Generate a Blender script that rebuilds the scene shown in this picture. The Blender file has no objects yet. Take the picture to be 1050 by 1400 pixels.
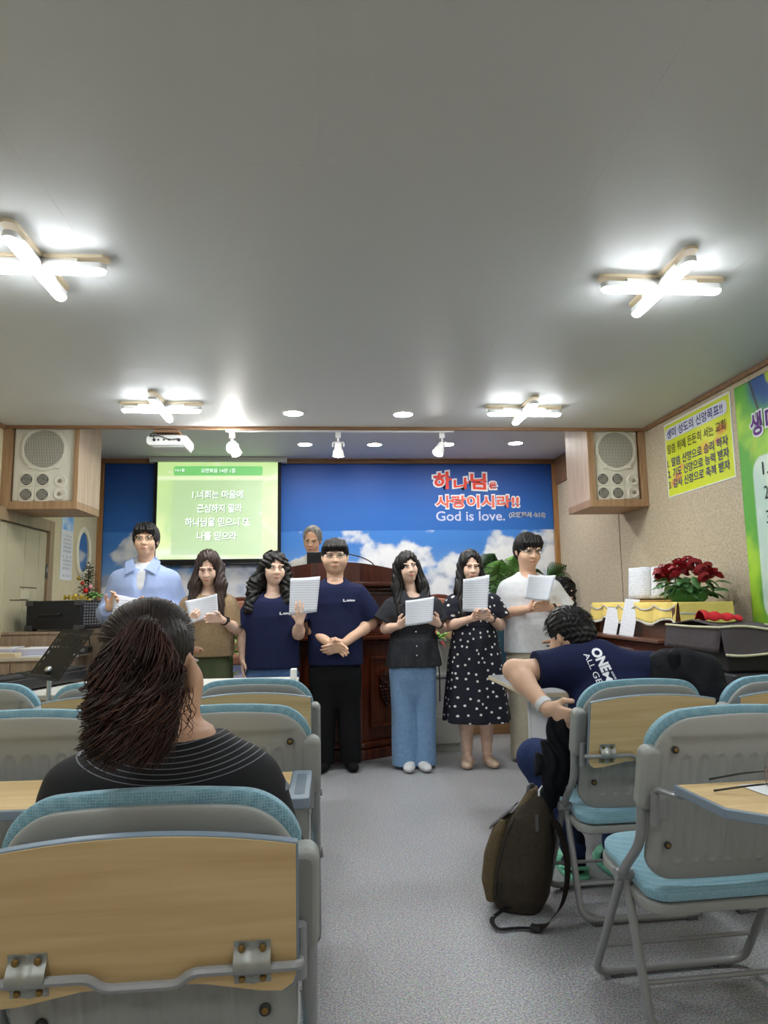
import bpy, bmesh, math, random
import numpy as np
from mathutils import Vector, Matrix, Euler
PI = math.pi
SC = bpy.context.scene
COL = SC.collection
random.seed(7); RNG = np.random.default_rng(7)

# ------------------------------------------------------------------ camera
cam_d = bpy.data.cameras.new('camera'); cam = bpy.data.objects.new('camera', cam_d); COL.objects.link(cam)
cam_d.sensor_fit = 'VERTICAL'; cam_d.sensor_height = 36.0; cam_d.lens = 36.0*960/1400; cam_d.clip_start = 0.02
PITCH, YAW, ROLL = math.radians(7.4105), math.radians(4.5407), 0.015
_fw = Vector((math.sin(YAW)*math.cos(PITCH), math.cos(YAW)*math.cos(PITCH), math.sin(PITCH)))
_r0 = Vector((math.cos(YAW), -math.sin(YAW), 0)); _u0 = _r0.cross(_fw)
_r = _r0*math.cos(ROLL) - _u0*math.sin(ROLL); _u = _u0*math.cos(ROLL) + _r0*math.sin(ROLL)
cam.matrix_world = Matrix(((_r.x, _u.x, -_fw.x, 0), (_r.y, _u.y, -_fw.y, 0), (_r.z, _u.z, -_fw.z, 1.17), (0, 0, 0, 1)))
SC.camera = cam
# ------------------------------------------------------------------ world, exposure
w = bpy.data.worlds.new('world'); SC.world = w; w.use_nodes = True
w.node_tree.nodes['Background'].inputs[0].default_value = (0.8, 0.85, 0.9, 1)
w.node_tree.nodes['Background'].inputs[1].default_value = 0.05
SC.view_settings.view_transform = 'Standard'; SC.view_settings.look = 'None'
SC.view_settings.gamma = 1.0; SC.view_settings.use_curve_mapping = False
SC.view_settings.exposure = 1.95
SC.cycles.max_bounces = 7; SC.cycles.diffuse_bounces = 4; SC.cycles.glossy_bounces = 2; SC.cycles.transmission_bounces = 4; SC.cycles.caustics_reflective = False; SC.cycles.caustics_refractive = False
TUBE_E, DOWN_E, SPOT_E, SLIDE_E = 24.0, 50.0, 60.0, 0.23     # emission of the seen and the added lamps and of the projected slide

# ------------------------------------------------------------------ materials
MATS = {}
def mat(name, col=(.5, .5, .5), rough=.6, metal=0., spec=.5, emit=None, es=0., noise=None, bump=None, coat=0., sheen=0., sss=0., var=None, alpha=None, trans=None):
    """noise=(scale, second colour, contrast) mixes two tones; bump=(scale, strength, kind)"""
    if name in MATS: return MATS[name]
    m = bpy.data.materials.new(name); m.use_nodes = True; nt = m.node_tree
    b = nt.nodes['Principled BSDF']; I = b.inputs
    I['Base Color'].default_value = (*col, 1); I['Roughness'].default_value = rough; I['Metallic'].default_value = metal
    I['Specular IOR Level'].default_value = spec
    if coat: I['Coat Weight'].default_value = coat; I['Coat Roughness'].default_value = .15
    if sheen: I['Sheen Weight'].default_value = sheen
    if sss: I['Subsurface Weight'].default_value = sss; I['Subsurface Radius'].default_value = (.012, .005, .003)
    if trans: I['Transmission Weight'].default_value = trans
    if emit: I['Emission Color'].default_value = (*emit, 1); I['Emission Strength'].default_value = es
    tc = None
    if noise or bump: tc = nt.nodes.new('ShaderNodeTexCoord')
    if noise:
        sc, c2, con = noise
        mp = nt.nodes.new('ShaderNodeMapping'); nt.links.new(tc.outputs['Object'], mp.inputs['Vector'])
        if isinstance(sc, tuple): mp.inputs['Scale'].default_value = sc; s0 = 1.
        else: s0 = sc
        n = nt.nodes.new('ShaderNodeTexNoise'); n.inputs['Scale'].default_value = s0; n.inputs['Detail'].default_value = 4
        nt.links.new(mp.outputs[0], n.inputs['Vector'])
        r = nt.nodes.new('ShaderNodeValToRGB'); r.color_ramp.elements[0].position = .5-.5*con; r.color_ramp.elements[1].position = .5+.5*con
        r.color_ramp.elements[0].color = (*col, 1); r.color_ramp.elements[1].color = (*c2, 1)
        nt.links.new(n.outputs[0], r.inputs[0]); nt.links.new(r.outputs[0], I['Base Color'])
    if bump:
        sc, st, kind = bump
        if kind == 'voronoi': t = nt.nodes.new('ShaderNodeTexVoronoi')
        else: t = nt.nodes.new('ShaderNodeTexNoise'); t.inputs['Detail'].default_value = 3
        t.inputs['Scale'].default_value = sc; nt.links.new(tc.outputs['Object'], t.inputs['Vector'])
        bp = nt.nodes.new('ShaderNodeBump'); bp.inputs['Strength'].default_value = st; bp.inputs['Distance'].default_value = .01
        nt.links.new(t.outputs[0], bp.inputs['Height']); nt.links.new(bp.outputs[0], I['Normal'])
    MATS[name] = m; return m
def wood(name, c1, c2, axis='x', scale=6., rough=.45, stretch=14., coat=0.):
    if name in MATS: return MATS[name]
    m = mat(name, c1, rough, coat=coat); nt = m.node_tree; b = nt.nodes['Principled BSDF']
    tc = nt.nodes.new('ShaderNodeTexCoord'); mp = nt.nodes.new('ShaderNodeMapping')
    s = {'x': (1, stretch, stretch), 'y': (stretch, 1, stretch), 'z': (stretch, stretch, 1)}[axis]
    mp.inputs['Scale'].default_value = s; nt.links.new(tc.outputs['Object'], mp.inputs['Vector'])
    n = nt.nodes.new('ShaderNodeTexNoise'); n.inputs['Scale'].default_value = scale*.5; n.inputs['Detail'].default_value = 6; n.inputs['Distortion'].default_value = .6
    nt.links.new(mp.outputs[0], n.inputs['Vector'])
    r = nt.nodes.new('ShaderNodeValToRGB'); r.color_ramp.elements[0].position = .35; r.color_ramp.elements[1].position = .68
    r.color_ramp.elements[0].color = (*c1, 1); r.color_ramp.elements[1].color = (*c2, 1)
    nt.links.new(n.outputs[0], r.inputs[0]); nt.links.new(r.outputs[0], b.inputs['Base Color'])
    return m
def glass_mat(name, tint=(1, 1, 1), refl=.07, rough=.03):
    if name in MATS: return MATS[name]
    m = bpy.data.materials.new(name); m.use_nodes = True; nt = m.node_tree; nt.nodes.clear()
    a = nt.nodes.new('ShaderNodeBsdfTransparent'); a.inputs[0].default_value = (*tint, 1); b = nt.nodes.new('ShaderNodeBsdfGlossy'); b.inputs['Roughness'].default_value = rough
    x = nt.nodes.new('ShaderNodeMixShader'); x.inputs[0].default_value = refl; o = nt.nodes.new('ShaderNodeOutputMaterial')
    nt.links.new(a.outputs[0], x.inputs[1]); nt.links.new(b.outputs[0], x.inputs[2]); nt.links.new(x.outputs[0], o.inputs[0]); MATS[name] = m; return m
def N(m, kind, **kw):
    n = m.node_tree.nodes.new(kind)
    for k, v in kw.items():
        if k in n.inputs: n.inputs[k].default_value = v
        else: setattr(n, k, v)
    return n
def hexc(r, g, b):
    f = lambda c: ((c/255+.055)/1.055)**2.4 if c > 10 else c/255/12.92
    return (f(r), f(g), f(b))

# ------------------------------------------------------------------ object helpers
def link(o, parent=None):
    COL.objects.link(o)
    if parent is not None: o.parent = parent
    return o
def tag(o, label=None, cat=None, group=None, kind=None):
    if label: o['label'] = label
    if cat: o['category'] = cat
    if group: o['group'] = group
    if kind: o['kind'] = kind
    return o
def thing(name, label, cat, loc=(0, 0, 0), rz=0., group=None):
    o = bpy.data.objects.new(name, None); o.empty_display_size = .1; o.location = loc; o.rotation_euler = (0, 0, rz)
    link(o); return tag(o, label, cat, group)
def obj(name, bm, m, parent=None, smooth=False, bev=0., seg=2, loc=None, rot=None, keep=False):
    me = bpy.data.meshes.new(name); bm.to_mesh(me); bm.free()
    return mobj(name, me, m, parent, smooth, bev, seg, loc, rot)
def mobj(name, me, m, parent=None, smooth=False, bev=0., seg=2, loc=None, rot=None):
    o = bpy.data.objects.new(name, me)
    for mm in (m if isinstance(m, (list, tuple)) else [m]): me.materials.append(mm)
    if smooth:
        me.shade_smooth()
        if smooth == 'auto': me.set_sharp_from_angle(angle=math.radians(38))
    if bev:
        b = o.modifiers.new('bevel', 'BEVEL'); b.width = bev; b.segments = seg; b.limit_method = 'ANGLE'
        b.harden_normals = False
    if loc is not None: o.location = loc
    if rot is not None: o.rotation_euler = rot
    return link(o, parent)
def struct(name, bm, m, parent=None, **k):
    o = obj(name, bm, m, parent, **k)
    if parent is None: o['kind'] = 'structure'
    return o
def BM(): return bmesh.new()
def box(bm, x0, x1, y0, y1, z0, z1, M=None):
    v = [bm.verts.new((x, y, z)) for z in (z0, z1) for y in (y0, y1) for x in (x0, x1)]
    for f in ((0, 2, 3, 1), (4, 5, 7, 6), (0, 1, 5, 4), (2, 6, 7, 3), (0, 4, 6, 2), (1, 3, 7, 5)): bm.faces.new([v[i] for i in f])
    if M is not None: bmesh.ops.transform(bm, matrix=M, verts=v)
    return bm
def bx(*a, M=None): return box(BM(), *a, M=M)
def prism(pts, d0, d1, plane='xz', bm=None):
    """extrude a 2-D outline between two depths"""
    bm = bm or BM()
    f = {'xz': lambda p, d: (p[0], d, p[1]), 'xy': lambda p, d: (p[0], p[1], d), 'yz': lambda p, d: (d, p[0], p[1])}[plane]
    a = [bm.verts.new(f(p, d0)) for p in pts]; b = [bm.verts.new(f(p, d1)) for p in pts]; n = len(pts)
    bm.faces.new(a); bm.faces.new(b[::-1])
    for i in range(n): bm.faces.new((a[i], b[i], b[(i+1) % n], a[(i+1) % n]))
    bmesh.ops.recalc_face_normals(bm, faces=bm.faces)
    return bm
def fillet(pts, r, n=5):
    pts = [Vector(p) for p in pts]; out = [pts[0]]
    for i in range(1, len(pts)-1):
        a, b, c = pts[i-1], pts[i], pts[i+1]; u = (a-b); v = (c-b)
        d = min(r, u.length*.48, v.length*.48); p = b+u.normalized()*d; q = b+v.normalized()*d
        for k in range(n+1):
            t = k/n; out.append(p*(1-t)**2+b*2*t*(1-t)+q*t*t)
    out.append(pts[-1]); return out
def tube(pts, r, sides=8, bm=None, caps=True):
    bm = bm or BM(); pts = [Vector(p) for p in pts]; n = len(pts); rr = r if isinstance(r, (list, tuple)) else [r]*n
    up = None; rings = []
    for i, p in enumerate(pts):
        t = (pts[min(i+1, n-1)]-pts[max(i-1, 0)]).normalized()
        if up is None: up = t.orthogonal().normalized()
        up = (up-t*up.dot(t)).normalized(); s = t.cross(up)
        rings.append([bm.verts.new(p+(up*math.cos(2*PI*k/sides)+s*math.sin(2*PI*k/sides))*rr[i]) for k in range(sides)])
    for a, b in zip(rings, rings[1:]):
        for k in range(sides): bm.faces.new((a[k], a[(k+1) % sides], b[(k+1) % sides], b[k]))
    if caps: bm.faces.new(rings[0][::-1]); bm.faces.new(rings[-1])
    return bm
def lathe(prof, n=24, c=(0, 0, 0), bm=None, axis='z'):
    bm = bm or BM(); rings = []
    for r, h in prof:
        ring = []
        for k in range(n):
            a = 2*PI*k/n; q = (r*math.cos(a), r*math.sin(a), h)
            if axis == 'y': q = (q[0], q[2], q[1])
            if axis == 'x': q = (q[2], q[0], q[1])
            ring.append(bm.verts.new((c[0]+q[0], c[1]+q[1], c[2]+q[2])))
        rings.append(ring)
    for a, b in zip(rings, rings[1:]):
        for k in range(n): bm.faces.new((a[k], a[(k+1) % n], b[(k+1) % n], b[k]))
    bm.faces.new(rings[0][::-1]); bm.faces.new(rings[-1])
    bmesh.ops.recalc_face_normals(bm, faces=bm.faces); return bm
def ball(c, r, bm=None, sub=2, M=None):
    bm = bm or BM(); s = r if isinstance(r, (tuple, list)) else (r, r, r)
    T = Matrix.Translation(c) @ (M or Matrix()) @ Matrix.Diagonal((*s, 1))
    bmesh.ops.create_icosphere(bm, subdivisions=sub, radius=1, matrix=T); return bm
def rrect(x0, x1, z0, z1, r, n=6):
    out = []
    for cx, cz, a0 in ((x1-r, z1-r, 0), (x0+r, z1-r, 90), (x0+r, z0+r, 180), (x1-r, z0+r, 270)):
        for k in range(n+1):
            a = math.radians(a0+90*k/n); out.append((cx+r*math.cos(a), cz+r*math.sin(a)))
    return out
def sheet(fn, nu, nv, thick=0., flip=False):
    """grid surface fn(u,v)->(x,y,z), u,v in 0..1; with thickness a closed thin body"""
    bm = BM(); g = [[bm.verts.new(fn(i/nu, j/nv)) for j in range(nv+1)] for i in range(nu+1)]
    for i in range(nu):
        for j in range(nv): bm.faces.new((g[i][j], g[i+1][j], g[i+1][j+1], g[i][j+1]))
    bmesh.ops.recalc_face_normals(bm, faces=bm.faces)
    if thick:
        bmesh.ops.solidify(bm, geom=bm.faces[:], thickness=thick)
    return bm
def npmesh(name, V, Q):
    me = bpy.data.meshes.new(name); V = np.asarray(V, np.float32); Q = np.asarray(Q, np.int32); k = Q.shape[1]
    me.vertices.add(len(V)); me.vertices.foreach_set('co', V.ravel())
    me.loops.add(Q.size); me.loops.foreach_set('vertex_index', Q.ravel())
    me.polygons.add(len(Q)); me.polygons.foreach_set('loop_start', np.arange(0, Q.size, k, dtype=np.int32))
    me.update(calc_edges=True); me.validate(); return me
def copy_tree(o, parent=None):
    c = o.copy(); link(c); c.parent = parent
    for ch in list(o.children): copy_tree(ch, c)
    return c
TXT = bpy.data.scenes.new('lettering_workshop'); TXTC = bpy.data.curves.new('lettering', 'FONT'); TXTC.resolution_u = 3; TXTC.size = 1
TXTO = bpy.data.objects.new('lettering', TXTC); TXT.collection.objects.link(TXTO)
def text(name, body, m, parent, x0, x1, z0, z1, frame, bold=0., ext=.0008, depth=0., keep=False):
    """lettering fitted into the rectangle x0..x1, z0..z1 of a local frame (Matrix whose x,y span the sheet, z its normal)"""
    TXTC.body = body; TXTC.offset = bold
    with bpy.context.temp_override(scene=TXT, view_layer=TXT.view_layers[0]): dg = bpy.context.evaluated_depsgraph_get(); dg.update()
    me = bpy.data.meshes.new_from_object(TXTO.evaluated_get(dg))
    co = np.zeros(len(me.vertices)*3, np.float32); me.vertices.foreach_get('co', co); co = co.reshape(-1, 3)
    lo, hi = co.min(0), co.max(0); sx = (x1-x0)/(hi[0]-lo[0]); sz = (z1-z0)/(hi[1]-lo[1])
    if keep: sx = sz = min(sx, sz)
    co[:, 0] = x0+(co[:, 0]-lo[0])*sx; co[:, 1] = z0+(co[:, 1]-lo[1])*sz; co[:, 2] = depth
    A = np.array(frame); co = co@A[:3, :3].T+A[:3, 3]
    me.vertices.foreach_set('co', co.astype(np.float32).ravel()); me.update(); me.name = name; me.materials.clear()
    return mobj(name, me, m, parent)
def frame3(o, x, y):
    x = Vector(x).normalized(); y = Vector(y).normalized(); z = x.cross(y)
    return Matrix(((x.x, y.x, z.x, o[0]), (x.y, y.y, z.y, o[1]), (x.z, y.z, z.z, o[2]), (0, 0, 0, 1)))
# ------------------------------------------------------------------ common materials
XL, XR, YB, YF, ZC, ZS, YE = -2.37, 2.48, 7.4, -2.6, 2.5, 2.707, 5.2
M_WOODB = wood('box_wood', hexc(176, 142, 108), hexc(150, 116, 84), 'z', 5)
M_WOODT = wood('trim_wood', hexc(150, 112, 78), hexc(120, 86, 58), 'x', 6)
M_WOODV = wood('corner_wood', hexc(178, 132, 84), hexc(150, 106, 64), 'z', 6)
M_WOODP = wood('pale_wood', hexc(206, 182, 160), hexc(182, 154, 132), 'z', 5)
M_LAM = wood('cabinet_laminate', hexc(168, 146, 124), hexc(142, 120, 100), 'z', 8)
M_STEP = wood('step_wood', hexc(176, 138, 94), hexc(150, 114, 76), 'x', 6)
M_POD = wood('cherry_wood', hexc(110, 50, 26), hexc(72, 28, 15), 'z', 5, .3, 12, .25)
M_PODD = wood('dark_cherry', hexc(78, 36, 24), hexc(52, 24, 17), 'z', 5, .35, 12, .2)
M_TRAY = wood('beech_laminate', hexc(222, 194, 144), hexc(204, 172, 120), 'x', 5, .4, 16)
M_WHITE = mat('white_plastic', (.78, .78, .76), .4)
M_WHITEM = mat('white_metal', (.75, .76, .77), .35)
M_CREAM = mat('cream_speaker', hexc(222, 218, 204), .5)
M_BLACK = mat('black_plastic', (.012, .012, .013), .5)
M_BLACKM = mat('matte_black', (.01, .01, .011), .85)
M_CHROME = mat('steel', (.6, .6, .6), .3, 1.)
M_PAPER = mat('plain_paper', (.82, .83, .86), .8)

# ------------------------------------------------------------------ setting
m = mat('floor_vinyl', hexc(168, 168, 170), .42)
nt = m.node_tree; tc = N(m, 'ShaderNodeTexCoord'); n1 = N(m, 'ShaderNodeTexNoise', Scale=150., Detail=2.); n2 = N(m, 'ShaderNodeTexVoronoi', Scale=190.)
rp = N(m, 'ShaderNodeValToRGB'); e = rp.color_ramp.elements; e[0].position = .36; e[1].position = .66; e[0].color = (*hexc(128, 129, 133), 1); e[1].color = (*hexc(196, 196, 198), 1)
mx = N(m, 'ShaderNodeMixRGB', blend_type='MULTIPLY'); mx.inputs[0].default_value = .28
nt.links.new(tc.outputs['Object'], n1.inputs['Vector']); nt.links.new(tc.outputs['Object'], n2.inputs['Vector'])
nt.links.new(n1.outputs[0], rp.inputs[0]); nt.links.new(rp.outputs[0], mx.inputs[1]); nt.links.new(n2.outputs['Color'], mx.inputs[2])
nt.links.new(mx.outputs[0], nt.nodes['Principled BSDF'].inputs['Base Color'])
M_FLOOR = m
M_CEIL = mat('ceiling_paper', hexc(206, 207, 206), .5, bump=(260, .12, 'noise'))
M_CEILS = mat('stage_ceiling_paper', hexc(206, 207, 208), .6)
M_WALL = mat('beige_wallpaper', hexc(206, 192, 166), .8, noise=(95., hexc(182, 166, 140), .24), bump=(120, .25, 'noise'))
M_WALLL = mat('beige_wallpaper_yellow_lit', hexc(224, 212, 176), .8, noise=(80., hexc(206, 192, 156), .4), bump=(110, .35, 'noise'))  # left wall: same beige paper, the yellower light is put into its colour
struct('floor', bx(XL-.1, XR+.1, YF-.1, YB+.1, -.06, 0), M_FLOOR)
struct('wall_left', bx(XL-.1, XL, YF-.1, YB+.1, 0, ZS+.1), M_WALLL)
struct('wall_right', bx(XR, XR+.1, YF-.1, YB+.1, 0, ZS+.1), M_WALL)
struct('wall_back', bx(XL, XR, YB, YB+.1, 0, ZS+.1), M_WALL)
struct('wall_front', bx(XL, XR, YF-.1, YF, 0, ZS+.1), M_WALL)
# the main ceiling: papered boards with fine butt joints running with the room and one across
o = struct('ceiling', bx(XL, XR, YF, YE, ZC+.003, ZS+.1), M_CEIL)
k = 0
xs = [XL, -1.62, -.9, -.02, .86, 1.66, XR]; ys = [YF, .1, 2.0, 3.9, YE]
for a, b in zip(xs, xs[1:]):
    for c, d in zip(ys, ys[1:]):
        obj('ceiling_panel', bx(a+.0003, b-.0003, c+.0003, d-.0003, ZC, ZC+.02), M_CEIL, o)
struct('ceiling_stage', bx(XL, XR, YE, YB, ZS, ZS+.1), M_CEILS)
# trims
def trim(i, *a, m=M_WOODT): return struct('trim_%d' % i, bx(*a), m, bev=.003)
trim(1, XL, XR, YE-.006, YE+.02, ZC-.022, ZC+.03)                        # edge of the main ceiling
trim(2, XR-.025, XR, YF, YE-.006, ZC-.03, ZC-.001)                       # cornice right
trim(3, XL, XL+.025, YF, YE-.006, ZC-.03, ZC-.001)                       # cornice left
trim(4, XL+.0, XR-.0, YB-.03, YB, ZS-.05, ZS)                            # over the mural
trim(5, XR-.02, XR, 5.72, YB-.03, 2.42, ZS); trim(6, XL, XL+.02, 5.72, YB-.03, 2.42, ZS)
trim(7, XL, XL+.05, YB-.035, YB, .49, ZS-.05, m=M_WOODV); trim(8, XR-.05, XR, YB-.035, YB, .49, ZS-.05, m=M_WOODV)
trim(9, XR-.004, XR, 5.80, 5.806, .29, 2.42, m=mat('seam', hexc(120, 106, 88), .9))
struct('baseboard_right', bx(XR-.012, XR, YF, 6.37, 0, .08), M_WOODT); struct('baseboard_left', bx(XL, XL+.012, YF, 5.2, 0, .08), M_WOODT)
# stage: two wooden risers with lavender carpet treads
M_TREAD = mat('tread_carpet', hexc(186, 180, 206), .9, bump=(300, .3, 'noise'))
o = struct('floor_stage', bx(XL, XR, 6.37, YB, 0, .28), M_STEP); struct('stage_carpet', bx(XL, XR, 6.375, YB, .28, .292), M_TREAD, o)
o2 = struct('floor_stage_step', bx(XL, XR, 6.85, YB, .292, .48), M_STEP); struct('stage_carpet', bx(XL, XR, 6.855, YB, .48, .492), M_TREAD, o2)

# value noise for printed pictures
_G = RNG.random((64, 64))
def vnoise(x, y):
    xi = np.floor(x).astype(int); yi = np.floor(y).astype(int); fx = x-xi; fy = y-yi; fx = fx*fx*(3-2*fx); fy = fy*fy*(3-2*fy)
    g = lambda a, b: _G[a % 64, b % 64]
    return (g(xi, yi)*(1-fx)+g(xi+1, yi)*fx)*(1-fy)+(g(xi, yi+1)*(1-fx)+g(xi+1, yi+1)*fx)*fy
def fbm(x, y, o=5):
    s = 0; a = .5
    for i in range(o): s = s+a*vnoise(x*2**i+17*i, y*2**i+31*i); a *= .5
    return s
def sstep(a, b, x): t = np.clip((x-a)/(b-a), 0, 1); return t*t*(3-2*t)
def mixc(c, d, t): return c*(1-t[..., None])+np.array(d)*t[..., None]
def printed(name, fr, w, h, nx, nz, fn, parent=None, rough=.5, emit=0., thick=.003):
    """a flat print w x h on frame fr: colours come from a formula evaluated on a fine grid"""
    u, v = np.meshgrid(np.linspace(0, w, nx), np.linspace(0, h, nz), indexing='ij')
    C = fn(u, v); A = np.array(fr)
    V = np.stack([u, v, np.zeros_like(u)], -1).reshape(-1, 3)@A[:3, :3].T+A[:3, 3]
    i = np.arange(nx*nz).reshape(nx, nz); Q = np.stack([i[:-1, :-1], i[1:, :-1], i[1:, 1:], i[:-1, 1:]], -1).reshape(-1, 4)
    me = npmesh(name, V, Q); at = me.color_attributes.new('print', 'FLOAT_COLOR', 'POINT')
    at.data.foreach_set('color', np.concatenate([np.clip(C, 0, 1), np.ones((nx, nz, 1))], -1).astype(np.float32).ravel())
    m = mat(name+'_ink', (1, 1, 1), rough); a = N(m, 'ShaderNodeVertexColor', layer_name='print'); P = m.node_tree.nodes['Principled BSDF']
    m.node_tree.links.new(a.outputs[0], P.inputs['Base Color'])
    if emit: m.node_tree.links.new(a.outputs[0], P.inputs['Emission Color']); P.inputs['Emission Strength'].default_value = emit; P.inputs['Base Color'].default_value = (.5, .5, .5, 1); m.node_tree.links.remove(P.inputs['Base Color'].links[0])
    o = mobj(name, me, m, parent)
    if thick: s = o.modifiers.new('thickness', 'SOLIDIFY'); s.thickness = thick; s.offset = -1
    return o
def blobs(u, v, L):
    d = np.full(u.shape, -9.)
    for cx, cz, r in L: d = np.maximum(d, 1-np.hypot(u-cx, (v-cz)*1.15)/r)
    return d
# ------------------------------------------------------------------ sky mural on the back wall
W0, W1, Z0, Z1 = XL+.05, XR-.05, .492, ZS-.05
CL = [(-2.02, 1.72, .2), (-1.86, 1.74, .2), (-1.75, 1.62, .2), (-1.95, 1.6, .25), (-2.2, 1.35, .25), (-1.5, 1.35, .35), (-1.0, 1.3, .35), (-.6, 1.36, .3), (-.35, 1.5, .26), (-.2, 1.58, .2), (0, 1.46, .25),
      (.16, 1.5, .2), (.3, 1.42, .25), (.45, 1.62, .2), (.62, 1.68, .22), (.8, 1.7, .2), (.95, 1.6, .22), (.72, 1.5, .3), (.5, 1.36, .3), (.95, 1.34, .3), (1.2, 1.3, .3), (1.3, 1.52, .2),
      (1.75, 1.5, .3), (1.95, 1.7, .22), (2.15, 1.76, .2), (2.3, 1.82, .2), (2.4, 1.65, .3), (2.1, 1.5, .35), (1.5, 1.3, .4)]
def mural(u, v):
    x = u+W0; z = v+Z0
    c = np.zeros(x.shape+(3,))+np.array(hexc(38, 108, 194)); t = sstep(1.9, 2.68, z); c = mixc(c, hexc(22, 72, 154), t)
    lo = (z < 1.936+.004*np.sin(x*3)); low = mixc(np.zeros(x.shape+(3,))+np.array(hexc(62, 132, 216)), hexc(140, 186, 236), sstep(1.85, 1.2, z)); c = np.where(lo[..., None], low, c)
    f = fbm(x*5, z*6, 6); d = np.maximum(blobs(x, z, CL), sstep(1.45, 1.1, z)*.6-.1)+(f-.5)*1.7
    a = sstep(.02, .3, d)*np.where(lo, 1, 0)
    sh = fbm(x*7+5, z*9+3, 5); cl = mixc(np.zeros(x.shape+(3,))+np.array(hexc(214, 222, 236)), hexc(150, 166, 196), sstep(.45, .75, sh)*.8+sstep(1.6, 1.2, z)*.3)
    cl = mixc(cl, hexc(244, 246, 250), sstep(.25, .9, d-(sh-.5)*1.2))
    return mixc(c, cl[...], np.ones_like(a))*a[..., None]+c*(1-a[..., None])
BF = frame3((0, YB-.006, 0), (1, 0, 0), (0, 0, 1))
mo = printed('sky_mural', frame3((W0, YB-.004, Z0), (1, 0, 0), (0, 0, 1)), W1-W0, Z1-Z0, 520, 240, mural, rough=.55)
tag(mo, 'blue sky and white cloud mural covering the wall behind the lectern', 'mural')
M_RED = mat('letter_red', hexc(232, 70, 50), .6); M_CORAL = mat('letter_coral', hexc(236, 110, 90), .6); M_LW = mat('letter_white', (.85, .86, .9), .6)
M_LAV = mat('letter_lavender', hexc(206, 214, 244), .6); M_INK = mat('letter_black', (.02, .02, .03), .7)
def otext(name, body, m, rect, bold, out, depth, fr, parent, mo=None, **k):
    text(name, body, mo or M_LW, parent, rect[0]-out, rect[1]+out, rect[2]-out, rect[3]+out, fr, bold+.055, depth=depth)
    text(name, body, m, parent, *rect, fr, bold, depth=depth+.0015)
# the brush lettering of the first line climbs and dips
def brush(chars):
    for ch, x0, x1, z0, z1, sk in chars:
        fr = BF @ Matrix(((1, 0, 0, 0), (sk, 1, 0, -sk*(x0+x1)/2), (0, 0, 1, 0), (0, 0, 0, 1)))
        otext('mural_lettering', ch, M_RED, (x0, x1, z0, z1), .035, .018, .001, fr, mo)
brush([('하', 1.125, 1.325, 2.375, 2.565, .12), ('나', 1.345, 1.515, 2.375, 2.50, .12), ('님', 1.53, 1.70, 2.375, 2.555, -.05), ('은', 1.735, 1.815, 2.385, 2.455, 0)])
otext('mural_lettering', '사랑이시라!!', M_CORAL, (1.145, 2.055, 2.175, 2.31), .03, .016, .001, BF, mo)
text('mural_lettering', 'God is love.', M_LAV, mo, 1.145, 1.895, 2.035, 2.14, BF, .012, depth=.001)
otext('mural_lettering', '(요한일서 4:16)', M_INK, (1.945, 2.335, 2.066, 2.122), .0, .006, .001, BF, mo)

# ------------------------------------------------------------------ projection screen with slide
sc = thing('projection_screen', 'pull-down projection screen showing a green slide with white Korean verse', 'screen', (0, 0, 0))
obj('screen_case', bx(-1.83, -.445, YB-.13, YB-.032, 2.655, 2.705), mat('screen_case', (.62, .63, .62), .45), sc, bev=.008)
for x in (-1.838, -.445): obj('end_cap', bx(x, x+.008, YB-.135, YB-.03, 2.65, 2.706), M_WHITE, sc)
SX0, SX1, SZ0, SZ1 = -1.762, -.53, 1.645, 2.655; YS = YB-.09
obj('black_border', bx(SX0-.035, SX1+.035, YS, YS+.006, SZ0-.045, SZ1), M_BLACKM, sc)
obj('weight_bar', tube([(SX0-.045, YS+.003, SZ0-.05), (SX1+.045, YS+.003, SZ0-.05)], .012), M_BLACK, sc, smooth=True)
def slide(u, v):
    a = u/(SX1-SX0); b = v/(SZ1-SZ0)
    c = np.zeros(u.shape+(3,))+np.array(hexc(176, 226, 90)); f = fbm(a*5, b*5, 4)
    c = mixc(c, hexc(226, 244, 130), sstep(.4, .75, f+.35*(.5-b)-abs(a-.5)*.2)); c = mixc(c, hexc(150, 210, 80), sstep(.5, .8, fbm(a*9+4, b*3+2, 4))*.6)
    ray = sstep(.03, 0, abs((a-.78)*.8+(b-.55)*.5+.02*np.sin(b*20)))*.5+sstep(.02, 0, abs((a-.9)*.6-(b-.8)*.7))*.4; c = mixc(c, hexc(240, 250, 210), ray*(a > .4))
    band = sstep(.075, .0, abs(b-.02-.05*np.sin(a*5+1)))*.9; c = mixc(c, hexc(236, 246, 226), band)
    c = mixc(c, hexc(236, 250, 190), sstep(.035, 0, abs(b-.835)))
    leaf = sstep(.2, .05, abs(a-.25-.15*np.sin(b*9)))*sstep(.35, .5, b)*(b < .8)*.2; c = mixc(c, hexc(120, 180, 70), leaf)
    pan = ((a > .127)*(a < .872)*(b > .045)*(b < .815)).astype(float)
    c = mixc(c, hexc(136, 196, 96), pan*.85); c = mixc(c, hexc(160, 214, 120), pan*sstep(.5, .75, fbm(a*4+2, b*4, 4))*.8)
    for sx, sz, r in ((.86, .47, .03), (.1, .3, .025), (.88, .25, .03), (.1, .9, .025), (.8, .23, .015), (.87, .58, .02), (.12, .16, .02), (.9, .72, .025), (.87, .12, .03)):
        d = np.minimum(abs(a-sx)+abs(b-sz)*4, abs(a-sx)*4+abs(b-sz)); c = mixc(c, (1, 1, 1), sstep(r, 0, d))
    return mixc(c, (.8, .86, .74), np.full(u.shape, .28))
printed('slide', frame3((SX0, YS-.001, SZ0), (1, 0, 0), (0, 0, 1)), SX1-SX0, SZ1-SZ0, 150, 120, slide, sc, emit=SLIDE_E, thick=0)
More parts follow.
